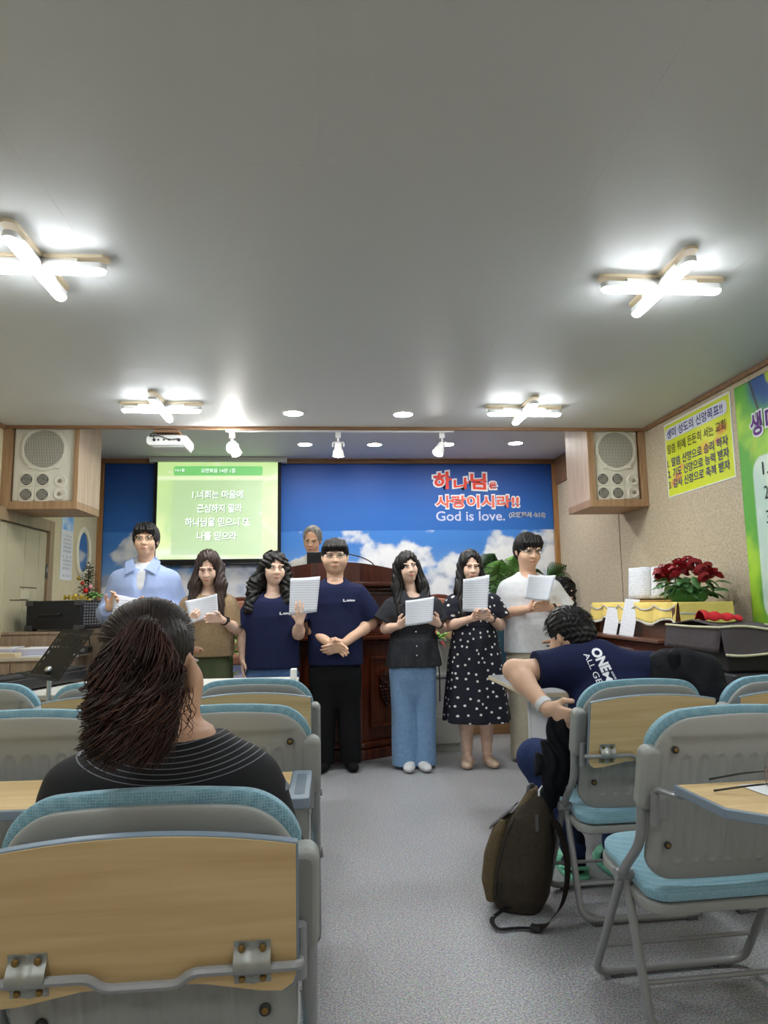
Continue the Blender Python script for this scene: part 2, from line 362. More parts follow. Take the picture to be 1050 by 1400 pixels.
SF = frame3((0, YS-.003, 0), (1, 0, 0), (0, 0, 1))
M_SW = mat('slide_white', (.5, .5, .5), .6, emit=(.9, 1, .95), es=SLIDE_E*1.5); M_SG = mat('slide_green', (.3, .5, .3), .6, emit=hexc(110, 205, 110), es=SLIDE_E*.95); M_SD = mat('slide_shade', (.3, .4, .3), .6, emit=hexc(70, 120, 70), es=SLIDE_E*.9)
for q in (M_SW, M_SG, M_SD): q.cycles.emission_sampling = 'NONE'
sx = lambda x: SX0+(x-75)/680*(SX1-SX0); sz = lambda y: SZ0+(865-y)/577*(SZ1-SZ0)
obj('slide_header', prism(rrect(sx(165), sx(668), sz(368), sz(312), .02), YS-.003, YS-.0015), M_SG, sc)
for body, x0, x1, y0, y1, bo in (('1.너희는 마음에', 273, 558, 507, 458, .012), ('근심하지 말라', 300, 553, 590, 540, .012), ('하나님을 믿으니 또', 235, 597, 672, 622, .012), ('나를 믿으라', 303, 523, 755, 705, .012), ('요한복음 14장 1절', 320, 512, 352, 326, 0.), ('14:1절', 175, 226, 345, 328, 0.)):
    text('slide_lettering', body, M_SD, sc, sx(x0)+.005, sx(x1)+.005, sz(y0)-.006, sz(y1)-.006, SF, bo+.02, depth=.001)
    text('slide_lettering', body, M_SW, sc, sx(x0), sx(x1), sz(y0), sz(y1), SF, bo, depth=.002)

# ------------------------------------------------------------------ yellow goals poster and green banner on the right wall
RF = frame3((XR-.004, 0, 0), (0, -1, 0), (0, 0, 1))
def RY(y): return -y
def poster(u, v):
    a = u/.86; b = v/.54; c = np.zeros(u.shape+(3,))+np.array(hexc(216, 226, 40)); c = mixc(c, hexc(236, 240, 90), sstep(.4, .8, fbm(a*3, b*3, 3)))
    for cx, cz, r, cc in ((.86, .62, .09, hexc(226, 90, 60)), (.8, .5, .06, hexc(226, 110, 70)), (.62, .48, .1, hexc(244, 190, 70)), (.18, .24, .09, hexc(228, 110, 90)), (.1, .18, .06, hexc(228, 120, 100)), (.25, .36, .05, hexc(230, 130, 100))):
        c = mixc(c, cc, sstep(1.2, .2, np.hypot(a-cx, b-cz)/r)*.75)
    e = np.minimum(np.minimum(a*.86, (1-a)*.86), np.minimum(b, 1-b)*.54); return mixc(c, (.85, .86, .8), (e < .008).astype(float))
po = printed('goals_poster', frame3((XR-.004, 4.895, 1.9), (0, -1, 0), (0, 0, 1)), .86, .545, 130, 90, poster)
tag(po, 'yellow poster listing three faith goals in Korean on the right wall', 'poster')
M_NAVY = mat('letter_navy', hexc(44, 40, 120), .7); M_PURP = mat('letter_purple', hexc(100, 50, 130), .7); M_PILL = mat('pill_white', hexc(224, 226, 238), .7)
RFd = RF @ Matrix.Translation((0, 0, .004))
obj('title_plate', prism(rrect(-4.875, -4.07, 2.315, 2.405, .04), 0, .0008), M_PILL, po).matrix_world = RF @ Matrix(((1, 0, 0, 0), (0, 0, 1, 0), (0, -1, 0, .003), (0, 0, 0, 1)))
text('poster_lettering', '생미 성도의 신앙목표!!', M_NAVY, po, -4.85, -4.115, 2.325, 2.395, RFd, .015, depth=.001)
text('poster_lettering', '말씀 위에 든든히 서는 교회', M_INK, po, -4.86, -4.10, 2.215, 2.285, RFd, .004)
for i, tx in enumerate(('1. 말씀 신앙으로 승리 하자', '2. 기도 신앙으로 능력 받자', '3. 감사 신앙으로 축복 받자')):
    z = 2.115-i*.078; text('poster_lettering', tx, M_NAVY, po, -4.875, -4.085, z, z+.066, RFd, .012)
def banner(u, v):
    a = u; b = v; c = np.zeros(u.shape+(3,))+np.array(hexc(96, 176, 60)); f = fbm(a*3.2, b*3.2, 5); g = fbm(a*2+9, b*2.4+4, 3)
    c = mixc(c, hexc(176, 222, 60), sstep(.45, .7, f)); c = mixc(c, hexc(60, 140, 60), sstep(.5, .75, g)*.8); c = mixc(c, hexc(206, 230, 80), sstep(.06, 0, abs(fbm(a*2+3, b*2, 2)-.5))*.4)
    c = mixc(c, hexc(40, 84, 150), sstep(1.45, 1.62, b+.35*a-.25*f)*sstep(.08, .2, a)); c = mixc(c, hexc(186, 206, 60), sstep(.62, .7, fbm(a*6, b*4+8, 3))*sstep(1.2, 1.4, b))
    br = sstep(.011, .006, abs(a-.16-(1.70-b)*.35))*(b > 1.42)*(b < 1.72); c = mixc(c, hexc(60, 50, 40), br)
    x0, z0, r = .12, .32, .1; qx = np.maximum(x0+r-a, 0); qz = np.maximum(np.abs(b-.79)-(.47-r), 0); ins = sstep(.004, -.004, np.hypot(qx, qz)-r)
    return mixc(c, mixc(np.zeros(u.shape+(3,))+np.array(hexc(206, 228, 220)), hexc(226, 240, 232), sstep(.4, .6, f))[...], np.ones_like(a))*(ins*.9)[..., None]+c*(1-(ins*.9)[..., None])
ba = printed('green_banner', frame3((XR-.004, 3.985, .72), (0, -1, 0), (0, 0, 1)), 1.6, 1.72, 200, 200, banner)
tag(ba, 'large green leafy banner with numbered list beside the yellow poster', 'banner')
otext('banner_lettering', '생', M_PURP, (-3.845, -3.735, 2.1, 2.235), .03, .012, .001, RFd, ba)
otext('banner_lettering', '미', M_PURP, (-3.70, -3.59, 2.1, 2.235), .03, .012, .001, RFd, ba)
for tx, z in (('1.', 1.865), ('2.', 1.725), ('3.', 1.585)): text('banner_lettering', tx, M_INK, ba, -3.77, -3.715, z, z+.075, RFd, .0)

# ------------------------------------------------------------------ lamps
M_TUBE = mat('lamp_tube', (1, 1, 1), .4, emit=(.91, .965, 1.), es=TUBE_E); M_DISC = mat('downlight_disc', (1, 1, 1), .4, emit=(1., .98, .94), es=DOWN_E); M_SPOT = mat('spot_face', (1, 1, 1), .4, emit=(1., .98, .95), es=SPOT_E)
M_BEIGE = mat('lamp_glow_beige', hexc(226, 208, 178), .6)
def cross_lamp(x, y, label):
    t = thing('cross_lamp', label, 'ceiling lamp', (x, y, ZC), 0, 'cross lamps on the main ceiling')
    for a in (0, 1):
        M = Matrix.Rotation(a*PI/2+.0, 4, 'Z')
        b = prism(rrect(-.27, .27, -.028, .028, .027), -.012, -.0005, 'xy'); obj('glow_plate', b, M_BEIGE, t).matrix_local = M  # beige pad stands in for the yellowish glow on the ceiling
        obj('lamp_housing', bx(-.15, .15, -.014, .014, -.04, -.012), M_WHITE, t).matrix_local = M
        # opaque white tray on top, glowing half-round diffuser below it
        L = .255; z = -.044-.003*a; tr = prism(rrect(-L-.001, L+.001, -.0255, .0255, .0245), z-.009, z+.014, 'xy'); obj('lamp_tray', tr, M_WHITE, t).matrix_local = M
        g = BM(); nu, nv = 28, 8; R = .0235; rows = []
        prof = rrect(-L+.001, L-.001, -R, R, R-.0005, 7)
        for j in range(nv):
            q = j/(nv-1); ins = R*(1-math.cos(q*PI/2)); dz = -.009-.016*math.sin(q*PI/2)
            rows.append([g.verts.new((max(-L+R, min(L-R, px))+(px-max(-L+R, min(L-R, px)))*(1-ins/R*.98), py*(1-ins/R*.98), z+dz)) for px, py in prof])
        for p, q in zip(rows, rows[1:]):
            for k in range(len(prof)): k2 = (k+1) % len(prof); g.faces.new((p[k], q[k], q[k2], p[k2]))
        g.faces.new(rows[-1]); bmesh.ops.recalc_face_normals(g, faces=g.faces)
        obj('lamp_diffuser', g, M_TUBE, t, smooth=True).matrix_local = M
cross_lamp(-1.10, 2.62, 'cross-shaped white lamp on the ceiling, nearest at the left'); cross_lamp(1.385, 2.68, 'cross-shaped white lamp on the ceiling, nearest at the right')
cross_lamp(-1.09, 4.58, 'cross-shaped white lamp above the projector, by the ceiling edge'); cross_lamp(1.345, 4.61, 'cross-shaped white lamp near the right speaker box, by the ceiling edge')
for yy, wd in ((.7, 'over'), (-1.25, 'behind')):  # unseen lamp rows, added to brighten the foreground
    cross_lamp(-1.10, yy, 'added unseen cross-shaped white lamp %s the viewer at the left' % wd); cross_lamp(1.385, yy, 'added unseen cross-shaped white lamp %s the viewer at the right' % wd)
def downlight(x, y, z, label):
    t = thing('downlight', label, 'downlight', (x, y, z), 0, 'round recessed downlights')
    obj('rim', lathe([(.078, 0), (.078, -.004), (.066, -.007), (.066, -.001)], 28), M_WHITE, t, smooth='auto'); obj('diffuser', lathe([(.065, -.001), (.065, -.004)], 28), M_DISC, t)
for x, y, z, l in ((-.243, 4.81, ZC, 'left of the two round downlights in front of the stage edge'), (.529, 4.82, ZC, 'right of the two round downlights in front of the stage edge'),
                   (-.225, 6.68, ZS, 'round stage downlight just right of the projection screen'), (.448, 6.68, ZS, 'round stage downlight between the two right track spotlights'), (1.156, 6.66, ZS, 'round stage downlight behind the rightmost track spotlight'), (1.824, 6.6, ZS, 'rightmost round stage downlight')):
    downlight(x, y, z, l)
tr = tag(obj('spotlight_track', bx(-.77, .965, YE+.021, YE+.05, 2.468, 2.492), M_WHITEM, bev=.003), 'thin white spotlight track fixed along the ceiling edge', 'light track')
def spot(x, tip, label):
    t = thing('track_spotlight', label, 'spotlight', (x, YE+.04, 2.468), 0, 'spotlights on the white track')
    obj('adapter', bx(-.02, .02, -.014, .014, -.045, 0), M_WHITEM, t, bev=.003)
    obj('stem', tube([(0, 0, -.045), (0, 0, -.085)], .008), M_WHITEM, t, smooth=True)
    d = Vector(tip).normalized(); R = d.to_track_quat('Z', 'Y').to_matrix().to_4x4(); T = Matrix.Translation(Vector((0, 0, -.085)) ) @ R
    o = obj('yoke', tube(fillet([(-.042, 0, .03), (-.042, 0, -.006), (.042, 0, -.006), (.042, 0, .03)], .012), .005), M_WHITEM, t, smooth=True); o.matrix_local = T
    o = obj('lamp_head', lathe([(.012, 0), (.026, .004), (.028, .045), (.036, .055), (.042, .085), (.044, .1), (.04, .101), (.038, .092)], 20), M_WHITE, t, smooth='auto'); o.matrix_local = T
    o = obj('bulb_face', lathe([(.037, .088), (.034, .1), (.02, .106), (.004, .108)], 20), M_SPOT, t, smooth=True); o.matrix_local = T
spot(-.722, (.25, .25, -.6), 'white track spotlight over the projection screen'); spot(.074, (0, .05, -1), 'white track spotlight pointing straight down, middle of the track'); spot(.873, (-.3, -.25, -.6), 'white track spotlight at the right end of the track')
obj('second_head', lathe([(.012, 0), (.03, .006), (.045, .03), (.046, .04), (.03, .042)], 18), M_SPOT, [q for q in bpy.data.objects if q.name == 'track_spotlight'][0], smooth='auto', loc=(-.01, .02, -.10), rot=(2.2, 0, .5))
# projector hung from the ceiling edge
t = thing('projector', 'white projector hanging upside down under the ceiling edge', 'projector', (-1.2, YE+.14, 2.4))
obj('case', prism(rrect(-.15, .155, -.04, .04, .03), -.12, .12, 'xz'), M_WHITE, t, smooth='auto', bev=.008)
obj('lower_shell', bx(-.11, .14, -.1, .11, -.05, -.036), mat('projector_grey', (.6, .62, .6), .5), t, bev=.008)
for x, r in ((-.09, .012), (-.06, .008), (-.02, .007), (.02, .007), (.09, .013)): obj('socket', lathe([(r, 0), (r, -.003)], 12, axis='y'), M_BLACK, t, loc=(x, -.121, .0))
obj('cable', tube(fillet([(-.05, -.06, .1), (-.09, -.12, .06), (-.13, -.14, .02), (-.05, -.15, .03), (.02, -.15, -.005), (.09, -.14, .005), (.09, -.12, .0)], .04), .004, 6), M_BLACK, t, smooth=True)
obj('cable', tube(fillet([(-.03, -.05, .1), (-.07, -.1, .07), (-.1, -.135, .03), (-.08, -.14, -.005), (-.09, -.12, 0)], .03), .003, 6), M_BLACK, t, smooth=True)
for x in (-.045, .045): obj('mount_arm', bx(x-.006, x+.006, -.05, .05, .04, .1), M_WHITEM, t)
obj('mount_plate', bx(-.075, .075, -.12, .08, .07, .082), M_WHITEM, t, bev=.003)
obj('mount_post', bx(-.035, .035, -.11, .05, .082, .307), M_WHITEM, t, bev=.004); obj('mount_bracket', bx(-.09, .09, -.145, .0, .055, .072), M_WOODT, t)

# ------------------------------------------------------------------ loudspeakers in their wooden ceiling boxes
M_GRILL = mat('grille_dark', (.03, .03, .03), .7)
def speaker_box(x0, x1, sx0, sx1, label, sl):
    z0, z1, y0, y1 = 1.886, ZS, YE+.021, 5.72
    t = thing('speaker_box', label, 'wooden box', ((x0+x1)/2, y0, z0), 0, 'wooden speaker boxes at the ceiling edge'); c = (x0+x1)/2
    X0, X1 = x0-c, x1-c; a, b = sx0-c-.006, sx1-c+.008; D = y1-y0; Z = z1-z0; f = .055
    inner = -1 if c > 0 else 1
    for nm, bb, mm in (('bottom_panel', (X0, X1, .0, D, 0, f), M_WOODB), ('side_panel', (X0, a, 0, D, f, Z), M_WOODP if inner < 0 else M_WOODB), ('side_panel', (b, X1, 0, D, f, Z), M_WOODP if inner > 0 else M_WOODB), ('back_panel', (a, b, D-.02, D, f, Z), M_WOODB)):
        obj(nm, bx(*bb), mm, t, bev=.002)
    fs = [('front_frame', (X0, a, -.004, .0, f, Z)), ('front_frame', (b, X1, -.004, .0, f, Z)), ('front_frame', (X0, X1, -.004, .0, 0, f))]
    for nm, bb in fs: obj(nm, bx(*bb), M_WOODB, t)
    s = thing('loudspeaker', sl, 'loudspeaker', ((sx0+sx1)/2, y0+.03, z0+f), 0, 'loudspeakers in wooden boxes'); w = (sx1-sx0)/2; h = Z-f-.005
    obj('cabinet', bx(-w, w, 0, .33, .002, h), M_CREAM, s, bev=.015, seg=3)
    S = 1 if c > 0 else 1
    cz = .395; R = .155
    obj('woofer_cone', lathe([(.14, -.001), (.14, -.004)], 32, (-.0, 0, cz), axis='y'), M_GRILL, s)
    obj('woofer_rim', lathe([(R+.012, 0), (R+.012, -.012), (R, -.016), (R-.012, -.014), (R-.014, -.002)], 40, (0, 0, cz), axis='y'), M_CREAM, s, smooth='auto')
    g = BM(); n = 25
    for i in range(-n//2+1, n//2+1):
        q = i/(n/2)*(R-.008); L = math.sqrt(max(0, (R-.01)**2-q*q))
        if L > .01: box(g, q-.0016, q+.0016, -.013, -.010, cz-L, cz+L); box(g, -L, L, -.010, -.007, cz+q-.0016, cz+q+.0016)
    obj('woofer_grille', g, M_CREAM, s)
    for ang in (-55, -125): obj('rim_clip', bx(-.014, .014, -.018, 0, -.012, .012), M_CREAM, s, bev=.003, loc=(math.cos(math.radians(ang))*(R+.012), 0, cz+math.sin(math.radians(ang))*(R+.012)))
    for x in (-w+.07, w-.07): obj('port_grille', lathe([(.045, -.001), (.045, -.004)], 20, (x, 0, h-.06), axis='y'), M_GRILL, s)
    tx = [-.115, 0.0]; 
    for x in tx:
        for z in (.055, .165):
            p = obj('tweeter', prism(rrect(-.052, .052, -.052, .052, .018), -.006, 0), M_CREAM, s, loc=(x, 0, z), bev=.002)
            g = BM(); lathe([(.041, -.0062), (.041, -.0075)], 24, bm=g, axis='y'); obj('tweeter_mesh', g, M_GRILL, p)
            g = BM()
            for i in range(-4, 5):
                for j in range(-4, 5):
                    if math.hypot(i, j)*.0088 < .037: box(g, i*.0088-.0021, i*.0088+.0021, -.0105, -.0072, j*.0088-.0021, j*.0088+.0021, Matrix.Rotation(PI/4, 4, 'Y'))
            obj('tweeter_grid', g, M_CREAM, p)
    for z in (.06, .155):
        p = obj('horn', lathe([(.046, 0), (.046, -.006), (.04, -.01), (.02, -.003), (.012, -.002)], 24, axis='y'), M_CREAM, s, loc=(.125, 0, z), smooth='auto')
        obj('horn_plug', lathe([(.012, 0), (.014, -.012), (.006, -.02), (.001, -.021)], 14, axis='y'), mat('horn_brown', hexc(150, 136, 112), .5), p, smooth=True)
speaker_box(XL+.002, -1.828, -2.305, -1.868, 'wooden speaker box at the left ceiling edge over the door', 'cream loudspeaker in the wooden box over the door')
speaker_box(2.012, XR-.002, 2.068, 2.428, 'wooden speaker box at the right ceiling edge beside the yellow poster', 'cream loudspeaker in the wooden box beside the yellow poster')
# ------------------------------------------------------------------ left wall: door, calendar, mirror
M_DOOR = mat('door_cream', hexc(186, 178, 146), .6); M_DFR = wood('door_frame_wood', hexc(168, 146, 112), hexc(146, 122, 92), 'z', 6)
d = struct('door_1', bx(XL, XL+.02, 5.15, 6.035, 0, 1.8), M_DOOR)
for y0, y1 in ((5.16, 5.30), (5.305, 5.62), (5.625, 5.88), (5.885, 6.03)):
    obj('door_board', bx(XL+.02, XL+.028, y0, y1, .01, 1.79), M_DOOR, d, bev=.003)
for z0, z1, y0, y1 in ((1.33, 1.337, 5.56, 5.86), (1.232, 1.239, 5.4, 5.72)): obj('door_groove', bx(XL+.028, XL+.031, y0, y1, z0, z1), mat('groove', hexc(90, 84, 66), .8), d)
obj('door_inset', bx(XL+.028, XL+.034, 5.56, 5.72, 1.245, 1.31), mat('inset', hexc(206, 198, 168), .6), d)
for z in (1.42, .4): obj('hinge', tube([(XL+.034, 6.037, z), (XL+.034, 6.037, z+.11)], .009), mat('hinge_grey', (.2, .2, .2), .4, .8), d, smooth=True)
obj('door_frame', bx(XL, XL+.05, 6.042, 6.135, 0, 1.9), M_DFR, d, bev=.004); obj('door_frame', bx(XL, XL+.05, 5.05, 6.042, 1.805, 1.9), M_DFR, d, bev=.004); obj('door_frame', bx(XL, XL+.05, 5.05, 5.145, 0, 1.805), M_DFR, d, bev=.004)
LF = frame3((XL+.003, 0, 0), (0, 1, 0), (0, 0, 1))
c = tag(obj('wall_calendar', bx(XL+.001, XL+.004, 6.41, 6.695, 1.42, 2.02), M_PAPER), 'tall white paper calendar with blue top on left wall', 'calendar')
obj('calendar_picture', bx(XL+.004, XL+.0045, 6.41, 6.695, 1.87, 2.02), mat('calendar_blue', hexc(120, 176, 236), .7, noise=(9., hexc(206, 226, 246), .3)), c)
for zz, tx in ((1.81, '1  2  3  4'), (1.775, '5 6 7 8 9 10 11'), (1.74, '12 13 14 15 16 17'), (1.705, '19 20 21 22 23 24'), (1.67, '26 27 28 29 30'), (1.62, '1  2  3'), (1.585, '4 5 6 7 8 9 10'), (1.55, '11 12 13 14 15 16'), (1.515, '18 19 20 21 22'), (1.45, '31 1 2 3 4')):
    text('calendar_lettering', tx, mat('calendar_ink', hexc(70, 80, 110), .8), c, 6.47, 6.66, zz, zz+.02, LF, 0, depth=.002)
t = thing('oval_mirror', 'oval wall mirror with cream frame by the calendar', 'mirror', (XL, 6.96, 1.70))
def oval(r0, r1, a0, a1, n=40):
    bm = BM(); P = []
    for ra, rb, x in ((r0, r1, 0), (r0, r1, .02), ((r0+a0)/2, (r1+a1)/2, .03), (a0, a1, .018), (a0, a1, 0)): P.append([bm.verts.new((x, ra*math.cos(2*PI*k/n), rb*math.sin(2*PI*k/n))) for k in range(n)])
    for a, b in zip(P, P[1:]):
        for k in range(n): bm.faces.new((a[k], a[(k+1) % n], b[(k+1) % n], b[k]))
    bmesh.ops.recalc_face_normals(bm, faces=bm.faces); return bm
obj('mirror_frame', oval(.2, .245, .145, .19), mat('mirror_cream', hexc(236, 230, 206), .5), t, smooth='auto')
bm = BM(); vs = [bm.verts.new((.012, .147*math.cos(2*PI*k/40), .192*math.sin(2*PI*k/40))) for k in range(40)]; vb = [bm.verts.new((.001, v.co.y, v.co.z)) for v in vs]
bm.faces.new(vs); bm.faces.new(vb[::-1]); [bm.faces.new((vs[k], vb[k], vb[(k+1) % 40], vs[(k+1) % 40])) for k in range(40)]
obj('mirror_glass', bm, mat('mirror_glass', (.8, .82, .84), .03, 1.), t)
# ------------------------------------------------------------------ folding lecture chairs
M_SHELL = mat('chair_grey_plastic', hexc(158, 160, 156), .5, bump=(700, .06, 'noise')); M_FRAME = mat('chair_grey_steel', hexc(150, 152, 153), .35, .2)
M_EDGE = mat('tray_edge_blue_grey', hexc(124, 140, 154), .45); M_HINGE = mat('hinge_grey_steel', hexc(160, 162, 156), .4, .6); M_SCREW = mat('brass_screw', hexc(150, 120, 70), .35, .9); M_HOLE = mat('screw_hole', (.03, .03, .03), .8)
m = mat('blue_mesh_fabric', hexc(128, 178, 196), .9, sheen=.2); nt = m.node_tree; tc = N(m, 'ShaderNodeTexCoord'); vo = N(m, 'ShaderNodeTexVoronoi', Scale=210.); vo.inputs['Randomness'].default_value = .25
rp = N(m, 'ShaderNodeValToRGB'); e = rp.color_ramp.elements; e[0].position = .25; e[1].position = .7; e[0].color = (*hexc(112, 156, 174), 1); e[1].color = (*hexc(146, 186, 200), 1)
bp = N(m, 'ShaderNodeBump', Strength=.5, Distance=.002)
nt.links.new(tc.outputs['Object'], vo.inputs['Vector']); nt.links.new(vo.outputs['Distance'], rp.inputs[0]); nt.links.new(rp.outputs[0], nt.nodes['Principled BSDF'].inputs['Base Color']); nt.links.new(vo.outputs['Distance'], bp.inputs['Height']); nt.links.new(bp.outputs[0], nt.nodes['Principled BSDF'].inputs['Normal'])
M_BLUE = m
def pillow(fn_lo, fn_hi, hw, base, t_front, t_back, nu=72, nv=48, relief=None, p=7, emin=.35):
    """closed slab between two outlines fn_lo(x), fn_hi(x), swollen on both faces; base(x,s)->centre, s second coordinate"""
    u = np.linspace(-1, 1, nu+1); u = np.sign(u)*(1-(1-abs(u))**1.35); v = np.linspace(0, 1, nv+1); v = .5-.5*np.cos(v*PI)*(.75+.25*abs(np.cos(v*PI)))
    U, Vv = np.meshgrid(u, v, indexing='ij'); X = U*hw; S = fn_lo(X)*(1-Vv)+fn_hi(X)*Vv
    e = np.maximum(abs(U), abs(2*Vv-1)); k = emin+(1-emin)*np.sqrt(np.clip(1-e**p, 0, 1))
    out = []
    for sg, t in ((1, t_front), (-1, t_back)):
        off = sg*t*k
        if sg < 0 and relief is not None: off = off+relief(X, S)
        out.append(np.stack([X, base(X, S)+off, S], -1).reshape(-1, 3))
    i = np.arange((nu+1)*(nv+1)).reshape(nu+1, nv+1); n = i.size
    q = np.stack([i[:-1, :-1], i[1:, :-1], i[1:, 1:], i[:-1, 1:]], -1).reshape(-1, 4)
    ring = np.concatenate([i[:, 0], i[-1, 1:], i[-2::-1, -1], i[0, -2:0:-1]]); r2 = np.roll(ring, -1)
    return np.concatenate(out), np.concatenate([q[:, ::-1], q+n, np.stack([ring, ring+n, r2+n, r2], -1)[:, ::-1]])
def yb(z): return (.88-z)*.27
def top_o(h, r, hw, drop=.03):
    def f(x):
        a = np.abs(x); z = h-drop*(a/hw)**2; k = np.clip((a-(hw-r))/r, 0, 1); return z-r*(1-np.sqrt(np.clip(1-k*k, 0, 1)))*.95
    return f
def bot_o(h, r, hw):
    def f(x): k = np.clip((np.abs(x)-(hw-r))/r, 0, 1); return h+r*(1-np.sqrt(np.clip(1-k*k, 0, 1)))*.95
    return f
def cap2(x, z, cx, z0, z1, r):
    d = np.hypot(x-cx, z-np.clip(z, z0, z1))-r; return d
def shell_relief(x, z):
    # recessed field below the rim with seven embossed slots
    dx = abs(x)-.192; dz = z-.80; d = np.maximum(dx, dz); rec = .007*sstep(.012, -.012, d)
    g = 0
    for k in range(-3, 4): dd = cap2(x, z, k*.048, .47, .74, .0155); g = g+.0036*np.exp(-(dd/.003)**2)-.0026*sstep(.002, -.004, dd)
    g2 = .0022*np.exp(-((np.maximum(abs(x)-.184, abs(z-.62)-.16))/.003)**2)
    return rec-g+g2*.4
CH = {}
V, Q = pillow(bot_o(.402, .085, .232), top_o(.862, .095, .232, .022), .232, lambda x, z: yb(z)+.35*x*x, .012, .016, 120, 90, shell_relief); CH['shell'] = npmesh('back_shell', V, Q)
V, Q = pillow(bot_o(.50, .07, .232), top_o(.882, .095, .24, .022), .238, lambda x, z: yb(z)+.35*x*x+.027, .022, .018, 60, 44, None, 5, .5); CH['pad'] = npmesh('back_cushion', V, Q)
def swap(V): return np.stack([V[:, 0], V[:, 2], V[:, 1]], -1)
V, Q = pillow(bot_o(.112, .06, .226), top_o(.485, .09, .225, .02), .225, lambda x, y: .362+.13*(y-.13)+0*x, .028, .012, 48, 40, None, 5, .4); CH['seat'] = npmesh('seat_cushion', swap(V), Q[:, ::-1])
V, Q = pillow(bot_o(.118, .06, .232), top_o(.485, .09, .232, .02), .232, lambda x, y: .335+.13*(y-.13)+0*x, .016, .026, 40, 30, None, 6, .5); CH['pan'] = npmesh('seat_pan', swap(V), Q[:, ::-1])
def tray_pts(folded):
    n = 24; top = [(-.232+.464*i/n, .262-.022*(2*i/n-1)**2) for i in range(n+1)]
    lo = [(.232, .03), (.226, .012), (.21, .0), (.18, .002), (.09, .02), (0, .024), (-.09, .02), (-.18, .002), (-.21, 0), (-.226, .012), (-.232, .03)]
    return top+lo
def plain(me, m, name, parent, **k):
    o = bpy.data.objects.new(name, me)
    if not me.materials: me.materials.append(m); me.shade_smooth()
    return link(o, parent)
def build_chair(opened):
    t = bpy.data.objects.new('lecture_chair', None); t.empty_display_size = .1; link(t)
    plain(CH['shell'], M_SHELL, 'back_shell', t); plain(CH['pad'], M_BLUE, 'back_cushion', t); plain(CH['seat'], M_BLUE, 'seat_cushion', t); plain(CH['pan'], M_SHELL, 'seat_pan', t)
    for s in (-1, 1):
        # rounded shoulder block on each flank of the back
        o = prism(rrect(min(s*.212, s*.268), max(s*.212, s*.268), .605, .782, .022), -.022, .022); o = obj('shoulder_block', o, M_SHELL, t, smooth='auto', bev=.012, seg=3, loc=(0, yb(.7)+.022+.70*0, 0)); o.matrix_local = Matrix.Translation((0, yb(.7)+.02, .7)) @ Matrix.Rotation(-math.atan(.27)*-1, 4, 'X') @ Matrix.Translation((0, 0, -.7))
        x = s*.252
        up = fillet([(x, yb(.62)+.02, .62), (x, .105, .515), (x, .20, .425), (x, .235, .385)], .05)
        obj('back_upright', tube(up, .0135, 10), M_FRAME, t, smooth='auto')
        obj('leg', tube(fillet([(x, .225, .40), (x, .455, .02), (s*.15, .465, .015)], .06, 7), .0125, 10), M_FRAME, t, smooth='auto')
        xr = s*.236
        obj('leg', tube(fillet([(xr, .245, .39), (xr, .135, .02), (s*.13, .13, .015)], .05, 7), .0125, 10), M_FRAME, t, smooth='auto')
        obj('leg_collar', tube([(xr, .247, .395), (xr, .238, .365)], .0165, 10), M_SHELL, t, smooth='auto')
        obj('pivot', tube([(s*.222, .232, .39), (s*.272, .232, .39)], .017, 12), M_FRAME, t, smooth='auto')
        for y in (.465, .13): obj('rubber_foot', bx(min(s*.16, s*.2), max(s*.16, s*.2), y-.014, y+.014, .0, .014), mat('foot_grey', (.09, .09, .1), .7), t, bev=.003)
        for z in (.505, .77):
            q = obj('screw', lathe([(.010, 0), (.010, .004), (.006, .006)], 14, axis='y'), M_HOLE, t); q.matrix_local = Matrix.Translation((s*.178, yb(z)+.35*.178**2-.0105, z)) @ Matrix.Rotation(PI, 4, 'Z')
            p = obj('screw_head', lathe([(.0055, .004), (.0055, .0075), (.002, .0085)], 10, axis='y'), M_SCREW, q)
        # side plate that carries the tray rod
        obj('side_bracket', bx(s*.208-.016, s*.208+.016, -.004, 0, .585, .645), M_FRAME, t, bev=.002, loc=(0, yb(.62)+.35*.208**2-.018, 0))
        obj('bracket_sleeve', tube([(s*.237, yb(.6)-.022, .575), (s*.237, yb(.65)-.022, .66)], .011, 10), M_FRAME, t, smooth='auto')
    for y in (.465, .13): obj('floor_rail', tube([(-.16, y, .015), (.16, y, .015)], .0125, 10), M_FRAME, t, smooth='auto')
    obj('stretcher', tube([(-.236, .165, .13), (.236, .165, .13)], .007, 8), M_FRAME, t, smooth='auto'); obj('stretcher', tube([(-.252, .395, .125), (.252, .395, .125)], .007, 8), M_FRAME, t, smooth='auto')
    obj('seat_bar', tube([(-.222, .232, .385), (.222, .232, .385)], .009, 8), M_FRAME, t, smooth='auto')
    P = tray_pts(True); bm = prism(P, -.008, .008)
    P2 = [(x*1.014, (z-.13)*1.022+.13) for x, z in P]
    if not opened:
        M = Matrix.Translation((0, yb(.7)-.028, .578)) @ Matrix.Rotation(math.atan(.25), 4, 'X')
        rod = fillet([(-.237, -.0, .018), (-.237, -.026, .03), (-.14, -.026, .03), (-.075, -.026, .03), (-.055, -.026, .012), (.055, -.026, .012), (.075, -.026, .03), (.14, -.026, .03), (.237, -.026, .03), (.237, -.0, .018)], .018)
    else:
        M = Matrix.Translation((0, -.075, .692)) @ Matrix.Rotation(math.radians(-90), 4, 'X') @ Matrix.Scale(-1, 4, (0, 0, 1))
        M = Matrix.Translation((0, -.065, .692)) @ Matrix(((1, 0, 0, 0), (0, 0, -1, 0), (0, 1, 0, 0), (0, 0, 0, 1)))
        rod = fillet([(-.237, .01, -.055), (-.237, .0, -.014), (-.237, .05, -.014), (.237, .05, -.014), (.237, .0, -.014), (.237, .01, -.055)], .015)
